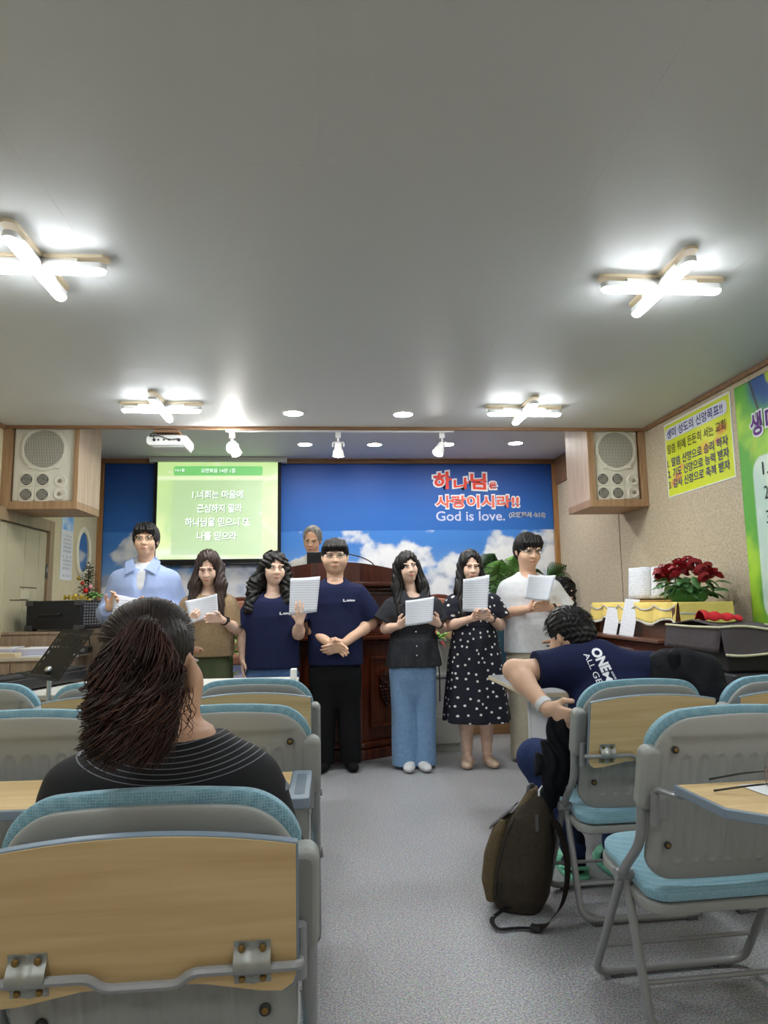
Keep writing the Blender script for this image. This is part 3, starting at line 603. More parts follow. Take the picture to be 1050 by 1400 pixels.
    if opened:   # tray turned down: board lies flat, its left near corner cut away, the right end moulded with a pen recess
        P = [(-.228, 0), (.19, 0), (.19, -.285), (-.15, -.285), (-.228, -.20)]; T = Matrix.Translation((0, -.06, .692))
        o = obj('tray_board', prism(P, 0, .012, 'xy'), M_TRAY, t, bev=.001); o.matrix_local = T
        Pe = [(-.236, .008), (.198, .008), (.198, -.293), (-.154, -.293), (-.236, -.204)]
        o = obj('tray_edging', prism(Pe, -.012, .0105, 'xy'), M_EDGE, t, bev=.003); o.matrix_local = T
        o = obj('tray_end', prism(rrect(.192, .245, -.29, .006, .014), -.012, .014, 'xy'), M_EDGE, t, bev=.003); o.matrix_local = T
        o = obj('pen_recess', prism(rrect(.206, .232, -.25, -.04, .012), .014, .0146, 'xy'), mat('recess_dark', hexc(92, 108, 120), .6), t); o.matrix_local = T
        for s in (-1, 1):
            x = s*.237; obj('tray_rod', tube(fillet([(x, yb(.6)-.022, .575), (x, yb(.655)-.022, .672), (x-s*.012, -.04, .672), (x-s*.07, -.085, .672)], .02), .0075, 8), M_FRAME, t, smooth='auto')
    else:
        o = obj('tray_board', prism(P, -.008, .0, 'xz'), M_TRAY, t); o.matrix_local = M
        o = obj('tray_edging', prism(P2, -.0065, .006, 'xz'), M_EDGE, t, bev=.002); o.matrix_local = M
        o = obj('tray_rod', tube(rod, .0075, 8), M_FRAME, t, smooth='auto'); o.matrix_local = M @ Matrix.Translation((0, .006, .02))
        for x in (-.165, .165):
            q = obj('hinge_plate', sheet(lambda u, v: (x-.028+.056*u, -.0095-.018*max(0, 1-((v-.5)*3.2)**2)-.003*math.exp(-((u-.5)*12)**2), .018+.07*v), 8, 14, .002), M_HINGE, t, smooth='auto'); q.matrix_local = M
            for dx in (-.016, .016):
                for dz in (.028, .078): p = obj('hinge_screw', lathe([(.0055, 0), (.0045, -.004), (.001, -.005)], 10, (x+dx, -.0125, dz), axis='y'), M_SCREW, q, smooth='auto')
    return t
P_FOLD = build_chair(False); P_OPEN = build_chair(True)
used = set()
def chair(x, y, rz, opened, label):
    p = P_OPEN if opened else P_FOLD
    o = p if p.name not in used else copy_tree(p); used.add(p.name)
    o.location = (x, y, 0); o.rotation_euler = (0, 0, rz); tag(o, label, 'chair', 'folding lecture chairs'); return o
chair(-.285, 1.17, .02, False, 'nearest lecture chair at the left with folded wooden tray, the ponytailed woman sits in it')
chair(-.295, 2.13, .0, True, 'lecture chair directly in front of the ponytailed woman, its tray lowered')
chair(-.865, 2.13, .0, True, 'lecture chair at the left edge of the second row, tray lowered')
chair(-.305, 2.86, .0, False, 'lecture chair with folded wooden tray, front row, left side of the aisle')
chair(-.86, 2.88, .0, False, 'lecture chair with folded wooden tray, half hidden behind the ponytail')
chair(-1.40, 2.93, .0, True, 'lecture chair at the far left of the front row with bare grey back')
chair(1.15, 2.53, .03, False, 'lecture chair with folded wooden tray, occupied by the bent-over man')
chair(1.725, 2.57, .03, False, 'lecture chair with folded wooden tray at the right edge of the photo')
chair(1.10, 1.86, .06, True, 'lecture chair at the lower right with glasses and paper on its lowered tray')
# glasses and paper on the near tray
TX, TY, TZ = 1.05, 1.69, .7055
tag(obj('song_sheet', bx(-.1, .13, -.13, .1, 0, .0006), M_PAPER, loc=(TX+.08, TY-.02, TZ), rot=(0, 0, .12)), 'white printed sheet lying on the lower right tray', 'paper')
t = thing('eyeglasses', 'thin rimmed eyeglasses lying on the sheet of the lower right tray', 'glasses', (TX+.015, TY+.01, TZ+.0015), 1.15)
def ring(rx, rz, r, n=28): return tube([(rx*math.cos(2*PI*k/n), 0, rz*math.sin(2*PI*k/n)) for k in range(n+1)], r, 6)
M_WIRE = mat('rose_wire', hexc(150, 110, 96), .3, .8)
for s in (-1, 1):
    obj('rim', ring(.027, .022, .0011), M_WIRE, t, smooth=True, loc=(s*.034, 0, .024)); obj('lens', lathe([(.0265, -.0006), (.0265, .0006)], 28, axis='y'), glass_mat('lens_glass'), t, loc=(s*.034, 0, .024))
    obj('temple', tube(fillet([(s*.062, 0, .03), (s*.064, .05, .022), (s*.06, .10, .010), (s*.058, .13, .003)], .02), [.0012]+[.0026]*(2*6)+[.003], 6), M_BLACK, t, smooth=True)
obj('bridge', tube([(-.008, 0, .03), (0, -.002, .034), (.008, 0, .03)], .0011, 6), M_WIRE, t, smooth=True)
# ------------------------------------------------------------------ lectern
def octa(cx, yf, hf, dx, dy, yb_):   # plan outline: front edge, two canted sides, straight back
    return [(cx-hf, yf), (cx+hf, yf), (cx+hf+dx, yf+dy), (cx+hf+dx, yb_), (cx-hf-dx, yb_), (cx-hf-dx, yf+dy)]
t = thing('lectern', 'large cherry wood pulpit lectern with carved grapes and arched dark top', 'lectern', (.05, 5.5, 0))
def slab(name, g, z0, z1, m, hf=.205, dx=.4, dy=.26, yb_=.58, bev=.006): return obj(name, prism(octa(0, -g, hf+g*.4, dx+g*.6, dy, yb_+g*.2), z0, z1, 'xy'), m, t, bev=bev)
slab('plinth', .035, 0, .075, M_POD); slab('plinth_moulding', .02, .075, .125, M_POD, bev=.018); slab('body', -.02, .125, .86, M_POD)
slab('cornice', .012, .86, .885, M_POD, bev=.01); slab('cornice', .03, .885, .925, M_POD, bev=.012); slab('cornice', .012, .925, .94, M_POD)
slab('upper_body', -.05, .94, 1.27, M_POD); slab('top_moulding', .0, 1.27, 1.30, M_PODD, bev=.01); slab('top_moulding', .025, 1.30, 1.34, M_PODD, bev=.012)
# arched crest board that runs along the front of the reading top
n = 28; ar = [(-.66+1.32*i/n, 1.405+.09*math.cos((i/n-.5)*PI)) for i in range(n+1)]
g = BM(); plan = lambda x: .0 if abs(x) < .2 else (abs(x)-.2)*.6
for i in range(n):
    (xa, za), (xb, zb) = ar[i], ar[i+1]; ya, yb2 = plan(xa)-.01, plan(xb)-.01
    v = [g.verts.new(c) for c in ((xa, ya, 1.34), (xb, yb2, 1.34), (xb, yb2, zb), (xa, ya, za), (xa, ya+.05, 1.34), (xb, yb2+.05, 1.34), (xb, yb2+.05, zb), (xa, ya+.05, za))]
    for f in ((0, 1, 2, 3), (5, 4, 7, 6), (3, 2, 6, 7), (0, 4, 5, 1), (1, 5, 6, 2), (4, 0, 3, 7)): g.faces.new([v[q] for q in f])
bmesh.ops.remove_doubles(g, verts=g.verts, dist=.0005); obj('crest_board', g, M_PODD, t)
obj('reading_desk', prism(octa(0, .03, .2, .4, .26, .6), 1.34, 1.365, 'xy'), M_PODD, t, bev=.004)
def panel(T, w, z0, z1, carved, m=M_POD):
    for bb in ((-w, w, z0, z0+.022), (-w, w, z1-.022, z1), (-w, -w+.022, z0+.022, z1-.022), (w-.022, w, z0+.022, z1-.022)):
        o = obj('panel_frame', bx(bb[0], bb[1], -.02, .0, bb[2], bb[3]), m, t, bev=.006); o.matrix_local = T
    if carved:
        g = BM(); zc = (z0+z1)/2+.06; rr = random.Random(3)
        rows = (5, 6, 5, 5, 4, 3, 2, 1)
        for r, k in enumerate(rows):
            for i in range(k): ball(((i-(k-1)/2)*.027+rr.uniform(-.004, .004), -.012, zc-.026*r), (.015, .016, .015), g, 1)
        o = obj('grape_carving', g, M_PODD, t, smooth=True); o.matrix_local = T; o['kind'] = 'stuff'
        for a in (-.9, -.3, .3, .9):
            lf = sheet(lambda u, v: ((v-.5)*.075*math.sin(PI*min(1, u*1.1+.02)), -.012-.012*math.sin(PI*u), u*.11), 8, 6, .006); o = obj('carved_leaf', lf, M_PODD, t, smooth=True); o.matrix_local = T @ Matrix.Translation((0, 0, zc+.01)) @ Matrix.Rotation(a, 4, 'Y')
for s in (-1, 1):
    a = math.atan2(.26, .4); mid = Vector((s*(.2+.2), .02+.13-.0, 0)); T = Matrix.Translation(mid) @ Matrix.Rotation(s*a, 4, 'Z'); panel(T, .17, .22, .76, True)
    o = obj('upper_panel', bx(-.15, .15, -.012, .02, 1.0, 1.24), M_PODD, t, bev=.01); o.matrix_local = Matrix.Translation((s*.38, .05+.13, 0)) @ Matrix.Rotation(s*a, 4, 'Z')
panel(Matrix.Translation((0, .018, 0)), .17, .22, .76, True); obj('upper_panel', bx(-.15, .15, .03, .06, 1.0, 1.24), M_PODD, t, bev=.01)
# on the lectern
t = thing('laptop', 'black laptop standing open on the lectern top', 'laptop', (-.02, 5.84, 1.366))
obj('base', bx(-.16, .16, -.02, .2, 0, .018), M_BLACK, t, bev=.004); o = obj('lid', bx(-.16, .16, -.006, .006, 0, .22), mat('laptop_lid', (.016, .016, .018), .4), t, bev=.004, loc=(0, -.024, .014), rot=(math.radians(12), 0, 0))
LFm = frame3((0, -.0065, 0), (1, 0, 0), (0, 0, 1))
obj('maker_mark', bx(-.02, .028, -.0068, -.0062, .105, .116), mat('mark_grey', (.12, .12, .12), .4), o)
t = thing('gooseneck_microphone', 'thin black gooseneck microphone bending over the lectern', 'microphone', (.40, 5.84, 1.365))
obj('base', lathe([(.035, 0), (.035, .012), (.012, .02)], 16), M_BLACK, t, smooth='auto'); obj('neck', tube(fillet([(0, 0, .02), (-.02, -.0, .13), (-.12, .02, .19), (-.28, .04, .23)], .1, 8), .005, 8), M_BLACK, t, smooth=True); obj('capsule', tube([(-.28, .04, .23), (-.34, .05, .235)], [.009, .011], 10), M_BLACK, t, smooth=True)
t = thing('water_glass', 'small clear glass on the right of the lectern top', 'glass', (.56, 5.9, 1.365)); obj('cup', lathe([(.03, 0), (.034, .1), (.031, .1), (.027, .006)], 20), glass_mat('clear_glass', (.92, .95, .96), .12), t, smooth='auto'); obj('water', lathe([(.026, .007), (.029, .06)], 20), glass_mat('water', (.85, .92, .95), .1), t)
# clergy chairs on the stage
def clergy(x, y, label):
    t = thing('stage_chair', label, 'chair', (x, y, .292), 0, 'high backed stage chairs'); mu = mat('rose_upholstery', hexc(186, 128, 104), .7)
    P = [(-.26, .4), (.26, .4), (.26, .8)]+[(.26*math.cos(a*PI/12), .8+.16*math.sin(a*PI/12)) for a in range(1, 12)]+[(-.26, .8)]
    obj('backrest', prism(P, .22, .28), M_POD, t, bev=.015); P2 = [(q[0]*.84, .4+(q[1]-.4)*.93) for q in P]; obj('back_cushion', prism(P2, .195, .222), mu, t, bev=.02, seg=3)
    obj('seat', bx(-.25, .25, -.22, .22, .36, .44), mu, t, bev=.02, seg=3)
    for sx in (-1, 1):
        obj('armrest', bx(sx*.26-.025, sx*.26+.025, -.22, .25, .58, .62), M_POD, t, bev=.008)
        for y in (-.2, .24): obj('leg', bx(sx*.26-.02, sx*.26+.02, y-.02, y+.02, 0, .58), M_POD, t, bev=.004)
clergy(1.05, 6.55, 'high backed stage chair behind the woman in the dark blouse'); clergy(-.82, 6.55, 'high backed stage chair behind the beige-topped woman')

# ------------------------------------------------------------------ plants
M_LEAF = mat('leaf_green', hexc(166, 220, 122), .4, noise=(14., hexc(126, 192, 94), .5)); M_LEAFD = mat('leaf_dark', hexc(62, 110, 58), .45, noise=(12., hexc(84, 136, 70), .5)); M_STEM = mat('stem_green', hexc(86, 120, 56), .6)
def monstera_leaf(L):
    bm = BM(); n = 13; mid = []; 
    for i in range(n+1):
        u = i/n; mid.append(bm.verts.new((0, L*u, -.10*L*u*u)))
    for s in (-1, 1):
        W = lambda u: L*.52*math.sin(PI*min(1, (u*.93+.07))**.75)
        for i in range(n):
            u0, u1 = i/n, (i+1)/n; a, b = mid[i], mid[i+1]; gap = .5 if 1 < i < n-1 else 0
            w0, w1 = W(u0+.02), W(u1-.01*gap)
            # each lobe leaves the midrib, then splits from its neighbour
            p = [a, b]; q = []
            for k in (.35, .7, 1.):
                g_ = gap*max(0, k-.3)/n*.9
                q.append((bm.verts.new((s*w0*k, L*(u0+g_)+L*.16*k, -.10*L*u0*u0-.16*w0*k*k)), bm.verts.new((s*w1*k*(.98), L*(u1-g_)+L*.16*k, -.10*L*u1*u1-.16*w1*k*k))))
            prev = (a, b)
            for c in q:
                f = (prev[0], c[0], c[1], prev[1]); bm.faces.new(f if s > 0 else f[::-1]); prev = c
    bmesh.ops.solidify(bm, geom=bm.faces[:], thickness=.002); return bm
def place_leaf(t, bm, m, base, tip, roll=0., stem_from=None):
    base, tip = Vector(base), Vector(tip); d = (tip-base).normalized(); zz = Vector((.1, -1, .35)); zz = (zz-d*zz.dot(d)).normalized(); xx = d.cross(zz)
    q = Matrix(((xx.x, d.x, zz.x, 0), (xx.y, d.y, zz.y, 0), (xx.z, d.z, zz.z, 0), (0, 0, 0, 1)))
    o = obj('leaf', bm, m, t, smooth=True); o.matrix_local = Matrix.Translation(base) @ q @ Matrix.Rotation(roll, 4, 'Y')
    if stem_from is not None:
        a = Vector(stem_from); mm = (a+base)/2+Vector((0, 0, .06)); obj('stem', tube([a, a.lerp(mm, .6), mm.lerp(base, .5), base], .006, 6), M_STEM, t, smooth=True)
t = thing('potted_monstera', 'tall potted monstera with split leaves behind the white-shirted man', 'plant', (1.72, 7.0, .492))
obj('pot', lathe([(.15, 0), (.17, .02), (.19, .5), (.2, .56), (.18, .56), (.17, .52)], 28), mat('teal_glaze', hexc(50, 84, 98), .3), t, smooth='auto'); obj('soil', lathe([(.172, .51), (.17, .52)], 24), mat('soil', (.05, .035, .025), .9), t)
for bs, tp, L, r, m in (((-.02, -.2, 1.09), (-.10, -.25, .9), .36, .25, M_LEAF), ((.12, -.18, 1.14), (.08, -.22, .9), .30, -.5, M_LEAF), ((-.06, -.05, 1.16), (-.16, -.1, 1.05), .24, .3, M_LEAFD), ((.45, -.1, .92), (.60, -.15, 1.0), .2, .3, M_LEAFD), ((.5, -.1, .92), (.64, -.2, .82), .22, .5, M_LEAFD), ((.36, -.1, 1.0), (.3, -.2, .9), .18, .3, M_LEAFD), ((.0, -.15, .8), (-.06, -.3, .68), .25, 0, M_LEAFD), ((.3, -.1, .8), (.4, -.3, .7), .25, .3, M_LEAFD)):
    place_leaf(t, monstera_leaf(L), m, bs, tp, r, (.0, 0, .52))
def blade(L, w, droop, n=7): return sheet(lambda u, v: ((v-.5)*w*math.sin(PI*min(1, u*.95+.05))**.7, L*u, -droop*u*u+.15*L*u), n, 2, .0012)
def tuft(t, c, n, L, w, m, seed, up=.8, mats=None):
    R = random.Random(seed)
    for i in range(n):
        a = R.uniform(0, 2*PI); l = L*R.uniform(.6, 1.1); e = R.uniform(.3, 1.2)*up
        o = obj('leaf', blade(l, w, l*R.uniform(.3, .9)), (mats or [m])[i % len(mats or [m])], t, smooth=True); o.matrix_local = Matrix.Translation(c) @ Matrix.Rotation(a, 4, 'Z') @ Matrix.Rotation(e, 4, 'X')
# marble pedestal with planter beside the lectern
t = thing('marble_pedestal', 'white stone-look pedestal between the dark blouse and the dotted dress', 'pedestal', (.885, 5.86, 0)); M_MARB = mat('white_marble', hexc(206, 208, 204), .4, noise=(16., hexc(168, 172, 172), .5))
obj('base', bx(-.14, .145, -.16, .16, 0, .06), mat('pedestal_base', hexc(176, 178, 170), .5), t, bev=.004); obj('block', bx(-.15, .155, -.17, .17, .06, .27), mat('pedestal_block', hexc(196, 198, 190), .5), t, bev=.006)
obj('column', bx(-.12, .125, -.12, .12, .27, .57), M_MARB, t, bev=.004); obj('cap', bx(-.13, .135, -.13, .13, .57, .60), M_MARB, t, bev=.006)
t = thing('planter', 'white tapered planter with reddish green leaves on the pedestal', 'plant', (.89, 5.86, .60))
obj('pot', lathe([(.085, 0), (.088, .01), (.11, .25), (.118, .255), (.118, .275), (.105, .275), (.1, .25)], 28), mat('planter_white', hexc(206, 208, 202), .5), t, smooth='auto'); obj('soil', lathe([(.1, .24), (.1, .25)], 20), MATS['soil'], t)
M_LR = mat('leaf_red', hexc(176, 60, 56), .5); M_LY = mat('leaf_pale', hexc(156, 186, 96), .5)
tuft(t, (0, 0, .25), 60, .2, .03, M_LEAF, 5, .9, [M_LEAF, M_LY, M_LEAF, M_LR])
t = thing('leafy_pot_plant', 'leafy green pot plant behind the beige and navy tops', 'plant', (-.80, 5.88, 0)); obj('pot', lathe([(.1, 0), (.14, .3), (.15, .32), (.13, .32)], 24), mat('grey_pot', hexc(120, 120, 116), .6), t, smooth='auto'); obj('stalk', tube([(0, 0, .3), (.01, 0, .7), (0, 0, .95)], .012, 8), M_STEM, t, smooth=True)
for z in (.6, .78, .92): tuft(t, (0, 0, z), 10, .16, .05, M_LEAF, int(z*100), .7, [M_LEAF, M_LY])
t = thing('arched_pot_plant', 'bright green leafy plant between the fir tree and the striped shirt', 'plant', (-2.02, 6.5, .292)); obj('pot', lathe([(.08, 0), (.11, .24), (.12, .26), (.1, .26)], 24), mat('grey_pot', hexc(120, 120, 116), .6), t, smooth='auto'); obj('stalk', tube([(0, 0, .24), (-.03, 0, .6), (-.06, 0, .98)], .008, 8), M_STEM, t, smooth=True)
tuft(t, (-.06, 0, .98), 9, .14, .07, M_LEAF, 11, .5); tuft(t, (-.03, 0, .6), 9, .16, .06, M_LEAF, 12, .5)

# ------------------------------------------------------------------ cabinets at the left
t = thing('storage_cabinet', 'tall wood-grain laminate cabinet carrying the black amplifier', 'cabinet', (-1.985, 5.30, 0))
obj('carcass', bx(-.36, .50, 0, .72, 0, .985), M_LAM, t, bev=.002); obj('top_board', bx(-.365, .505, -.012, .725, .985, 1.003), M_LAM, t, bev=.002)
for i in range(2): dd = obj('door', bx(-.355+i*.425, .062+i*.425, -.016, -.001, .05, .975), M_LAM, t, bev=.002); obj('handle', bx((.02 if i == 0 else .09)-.005+i*.0, (.02 if i == 0 else .09)+.005, -.03, -.016, .8, .9), M_CHROME, dd, bev=.002)
t = thing('low_desk', 'low wood-grain desk with paper stacks in front of the tall cabinet', 'desk', (-1.985, 4.78, 0))
obj('carcass', bx(-.36, .24, 0, .47, 0, .835), M_LAM, t, bev=.002); obj('desk_top', bx(-.37, .26, -.02, .48, .835, .858), wood('desk_pale', hexc(206, 194, 176), hexc(190, 176, 158), 'x', 6), t, bev=.003)
for i in range(2): dd = obj('door', bx(-.355+i*.3, -.06+i*.295, -.016, -.001, .06, .82), M_LAM, t, bev=.002); obj('handle', lathe([(.012, 0), (.012, -.015), (.006, -.02)], 12, (-.09+i*.06, -.016, .72), axis='y'), M_BLACK, dd)
t = thing('guitar_amplifier', 'black amplifier combo with carry handle on the tall cabinet', 'amplifier', (-1.965, 5.52, 1.003), -.28)
M_TOLEX = mat('amp_tolex', (.012, .012, .014), .75, bump=(500, .4, 'noise'))
obj('cabinet', bx(-.225, .225, -.17, .15, .012, .222), M_TOLEX, t, bev=.008, seg=2)
for x in (-.2, .2):
    for z in (.02, .2):
        obj('corner_guard', bx(x-.03, x+.03, -.176, -.12, z-.016, z+.024), mat('guard_grey', (.05, .05, .055), .45), t, bev=.006)
    obj('foot', bx(x-.015, x+.015, -.12, -.09, 0, .013), M_BLACK, t)
obj('carry_handle', tube(fillet([(-.11, -.172, .115), (-.10, -.195, .115), (.06, -.195, .125), (.07, -.172, .125)], .01), .009, 6), M_BLACK, t, smooth=True)
pn = obj('control_panel', bx(.2255, .229, -.15, .13, .03, .21), mat('amp_panel', (.03, .03, .034), .4), t)
for r in range(8):
    for k in range(8): obj('knob', lathe([(.006, 0), (.005, .006)], 8, (.229, -.13+k*.033, .05+r*.021), axis='x'), mat('knob_grey', (.35, .36, .38), .4), pn)
tag(obj('amplifier_cable', tube(fillet([(-1.78, 5.33, 1.02), (-1.72, 5.25, .99), (-1.70, 5.24, .88), (-1.84, 5.2, .875), (-1.92, 5.2, .88)], .04), .005, 6), M_BLACK, smooth=True), 'black cable running down from the amplifier to the desk', 'cable')
tag(obj('standing_cable', tube(fillet([(-2.345, 6.16, 1.0), (-2.345, 6.15, 1.4), (-2.35, 6.14, 1.85)], .2), .007, 6), M_BLACK, smooth=True), 'thin black cable running up the wall beside the door frame', 'cable')
for k, (x, h, rz) in enumerate(((-2.20, .055, .06), (-1.975, .05, -.04))):
    t = thing('paper_stack', ('taller' if k == 0 else 'lower')+' stack of printed papers on the low desk', 'paper stack', (x, 5.02, .858), rz, 'paper stacks')
    for j in range(8): obj('sheet_bundle', bx(-.095+.003*(j % 3), .095+.003*(j % 2), -.11, .11, j*h/8, (j+.86)*h/8), mat('lilac_paper', hexc(206, 204, 226), .8) if j < 7 else M_PAPER, t)
    if k == 0: obj('yellow_picture', bx(-.01, .05, -.05, .02, h, h+.0006), mat('yellow_print', hexc(214, 180, 70), .7), t)
tag(obj('paper_tray', bx(-2.24, -2.03, 4.80, 4.90, .859, .884), mat('manila', hexc(206, 190, 156), .8), bev=.002), 'flat manila folder at the front of the low desk', 'folder')
tag(obj('loose_paper', bx(-2.0, -1.76, 4.82, 5.0, .8585, .8625), mat('pale_paper', hexc(206, 216, 222), .8)), 'pale loose papers by the manila folder', 'paper')
t = thing('desk_device', 'small black desk device with rounded hood behind the loose papers', 'device', (-1.76, 5.12, .858)); obj('base', bx(-.03, .1, -.06, .05, 0, .045), M_BLACK, t, bev=.006); obj('display', bx(.0, .08, -.0615, -.06, .012, .035), mat('display_grey', (.12, .13, .14), .3), t)
obj('hood', prism([(-.09, .045), (.03, .045), (.03, .1), (.01, .125), (-.03, .135), (-.07, .12), (-.09, .09)], -.03, .06), mat('hood_black', (.015, .015, .016), .3), t, bev=.01, seg=3)
tag(obj('brass_bell', lathe([(.03, 0), (.032, .006), (.02, .03), (.006, .04), (.006, .055), (.001, .058)], 18, (-2.09, 5.2, .858)), mat('brass', hexc(190, 160, 90), .35, .6), smooth='auto'), 'small brass bell between the paper stacks and device', 'bell')
# little fir tree with ornaments
t = thing('christmas_tree', 'small decorated fir tree behind the black amplifier', 'christmas tree', (-1.93, 5.84, 1.003)); R = random.Random(5)
g = BM()
for i in range(1500):
    u = R.random()**.75; z = .03+.5*(1-u)**1.0; r = .2*(1-(z-.03)/.52)+.014; a = R.uniform(0, 2*PI); rr = r*R.uniform(.2, 1); p = Vector((rr*math.cos(a), rr*math.sin(a), z)); d = Vector((math.cos(a), math.sin(a), R.uniform(-.5, .5))).normalized()*R.uniform(.02, .035); s = d.cross(Vector((0, 0, 1))).normalized()*.008
    g.faces.new([g.verts.new(q) for q in (p-s, p+s, p+d)])
o = obj('needles', g, mat('fir_needle', hexc(44, 62, 42), .8, noise=(40., hexc(80, 96, 70), .3)), t); o['kind'] = 'stuff'
obj('trunk', tube([(0, 0, -.0), (0, 0, .5)], [.012, .004], 6), mat('trunk_brown', (.08, .05, .03), .9), t); obj('stand', lathe([(.06, 0), (.05, .03), (.02, .035)], 14), M_WOODT, t)
for i, (a, z, c, r) in enumerate(((-1.4, .30, hexc(196, 40, 36), .022), (-1.1, .33, hexc(224, 150, 160), .018), (-1.7, .36, hexc(190, 60, 40), .016), (-2.0, .26, hexc(200, 170, 60), .02), (-1.2, .22, hexc(200, 170, 60), .018), (-.8, .1, hexc(210, 190, 190), .018), (-.5, .06, hexc(200, 60, 60), .016), (-1.6, .25, hexc(206, 176, 60), .018), (-2.3, .4, hexc(170, 150, 50), .014))):
    rr = .19*(1-(z-.03)/.52)+.03; obj('ornament', ball((rr*math.cos(a), rr*math.sin(a), z), r, None, 2), mat('ornament_%d' % i, c, .3, .2), t, smooth=True)
text('gold_lettering', 'Merry', mat('gold', hexc(206, 180, 70), .3, .6), t, -.13, .06, .215, .27, frame3((0, -.16, 0), (1, 0, 0), (0, 0, 1)), .03)
# white table with keyboard and music stand
def plain_table(x0, x1, y0, y1, z, label, mt, me, legs, name='long_table'):
    t = thing(name, label, 'table', ((x0+x1)/2, (y0+y1)/2, 0)); a, b = (x1-x0)/2, (y1-y0)/2
    obj('table_top', prism(rrect(-a, a, -b, b, .04), z-.022, z, 'xy'), mt, t); obj('edge_band', prism(rrect(-a-.004, a+.004, -b-.004, b+.004, .043), z-.021, z-.002, 'xy'), me, t)
    for x in legs:
        for y in (-b+.1, b-.1): obj('leg', bx(x-.02, x+.02, y-.02, y+.02, 0, z-.022), M_WHITEM, t, bev=.004)
        obj('leg_panel', bx(x-.008, x+.008, -b+.12, b-.12, .12, z-.05), M_WHITEM, t)
    return t
plain_table(-2.2, -.19, 3.80, 4.45, .73, 'long white table in front of the singers at the left', mat('table_white', hexc(226, 224, 216), .4), mat('table_edge_white', hexc(206, 204, 196), .5), (-.85, .9))
plain_table(.955, 1.62, 3.40, 4.28, .73, 'grey topped table with pale edge in front of the bent-over man', mat('table_grey', hexc(120, 122, 128), .45), mat('table_edge_beige', hexc(206, 192, 164), .5), (-.1, .2))
tag(obj('tissue_box', bx(-.035, .0, -.05, .05, 0, .06), mat('box_white', (.75, .75, .74), .7), bev=.003, loc=(-.195, 4.3, .731)), 'small white box on the right end of the white table', 'box')
t = thing('electric_keyboard', 'black electric keyboard standing on the white table', 'keyboard', (-1.66, 4.13, .73), math.radians(255)); t.scale = (.8, .8, 1)
obj('case', bx(-.48, .48, -.13, .13, .012, .075), mat('keyboard_black', (.014, .014, .016), .4), t, bev=.01); obj('rear_panel', bx(-.46, .46, .03, .125, .075, .095), M_BLACK, t, bev=.008)
for i in range(34): obj('white_key', bx(-.465+i*.0274, -.465+i*.0274+.0255, -.128, .02, .076, .084), M_WHITE, t)
for i in range(34):
    if i % 7 not in (2, 6) and i < 33: obj('black_key', bx(-.4465+i*.0274-.004, -.4465+i*.0274+.012, -.05, .02, .084, .094), M_BLACK, t)
obj('maker_mark', bx(.3, .42, .126, .1265, .04, .055), M_WHITE, t)
t = thing('music_stand', 'black perforated music stand beside the electric keyboard', 'music stand', (-1.333, 3.40, 0))
A, B, Cc = Vector((-.18, .33, .83)), Vector((.04, .11, .83)), Vector((.0, .37, 1.046))
ex = (B-A).normalized(); ey = (Cc-A-ex*(Cc-A).dot(ex)).normalized(); T = Matrix.Translation(A) @ Matrix(((ex.x, ey.x, ex.cross(ey).x, 0), (ex.y, ey.y, ex.cross(ey).y, 0), (ex.z, ey.z, ex.cross(ey).z, 0), (0, 0, 0, 1)))
w, h = .345, .285; g = BM(); hs = []
for j in range(7):
    for i in range(10):
        if j < 4 and 0 < i < 9: continue
        hs.append((.03+i*.031, .03+j*.036))
xs = sorted({0, w}|{round(a, 4) for p in hs for a in (p[0], p[0]+.007)}); zs = sorted({0, h}|{round(a, 4) for p in hs for a in (p[1], p[1]+.016)})
H_ = {(round(a, 4), round(b, 4)) for a, b in hs}; vv = {}
for i in range(len(xs)-1):
    for j in range(len(zs)-1):
        if (xs[i], zs[j]) in H_: continue
        g.faces.new([vv.setdefault(p, None) or vv.__setitem__(p, g.verts.new((p[0], p[1], 0))) or vv[p] for p in ((xs[i], zs[j]), (xs[i+1], zs[j]), (xs[i+1], zs[j+1]), (xs[i], zs[j+1]))])
bmesh.ops.solidify(g, geom=g.faces[:], thickness=.003); o = obj('desk_plate', g, M_BLACK, t); o.matrix_local = T
o = obj('desk_lip', bx(0, w, -.004, .0, .0, .05), M_BLACK, t); o.matrix_local = T
top = A+ex*.18+ey*.05; obj('pole', tube([(top.x, top.y, .05), tuple(top)], .011, 10), M_CHROME, t, smooth='auto'); obj('clamp_knob', ball(tuple(top-Vector((0, .01, .0))), .02), M_CHROME, t, smooth=True)
for a in range(3): obj('leg', tube([(top.x, top.y, .3), (top.x+.26*math.cos(a*2.1+.4), top.y+.26*math.sin(a*2.1+.4), .012)], .008, 8), M_BLACK, t, smooth='auto')

# ------------------------------------------------------------------ piano at the right wall
M_PNO = wood('piano_walnut', hexc(112, 70, 48), hexc(82, 50, 36), 'y', 5, .35, 12, .2)
t = thing('upright_piano', 'dark walnut upright piano under a yellow cloth by right wall', 'piano', (2.05, 4.68, 0)); L0, L1 = -.665, .665
obj('case', bx(.03, .31, L0+.03, L1-.03, .06, 1.12), M_PNO, t, bev=.006); obj('lid', bx(-.0, .315, L0, L1, 1.12, 1.145), M_PNO, t, bev=.006)
obj('upper_panel', bx(.005, .03, L0+.06, L1-.06, .86, 1.10), M_PNO, t, bev=.006)
for y in (L0, L1-.04): obj('side_cheek', bx(-.03, .312, y, y+.04, .0, 1.12), M_PNO, t, bev=.006); obj('key_arm', bx(-.28, -.03, y, y+.04, .58, .76), M_PNO, t, bev=.01); obj('leg', bx(-.26, -.2, y, y+.04, 0, .58), M_PNO, t, bev=.008)
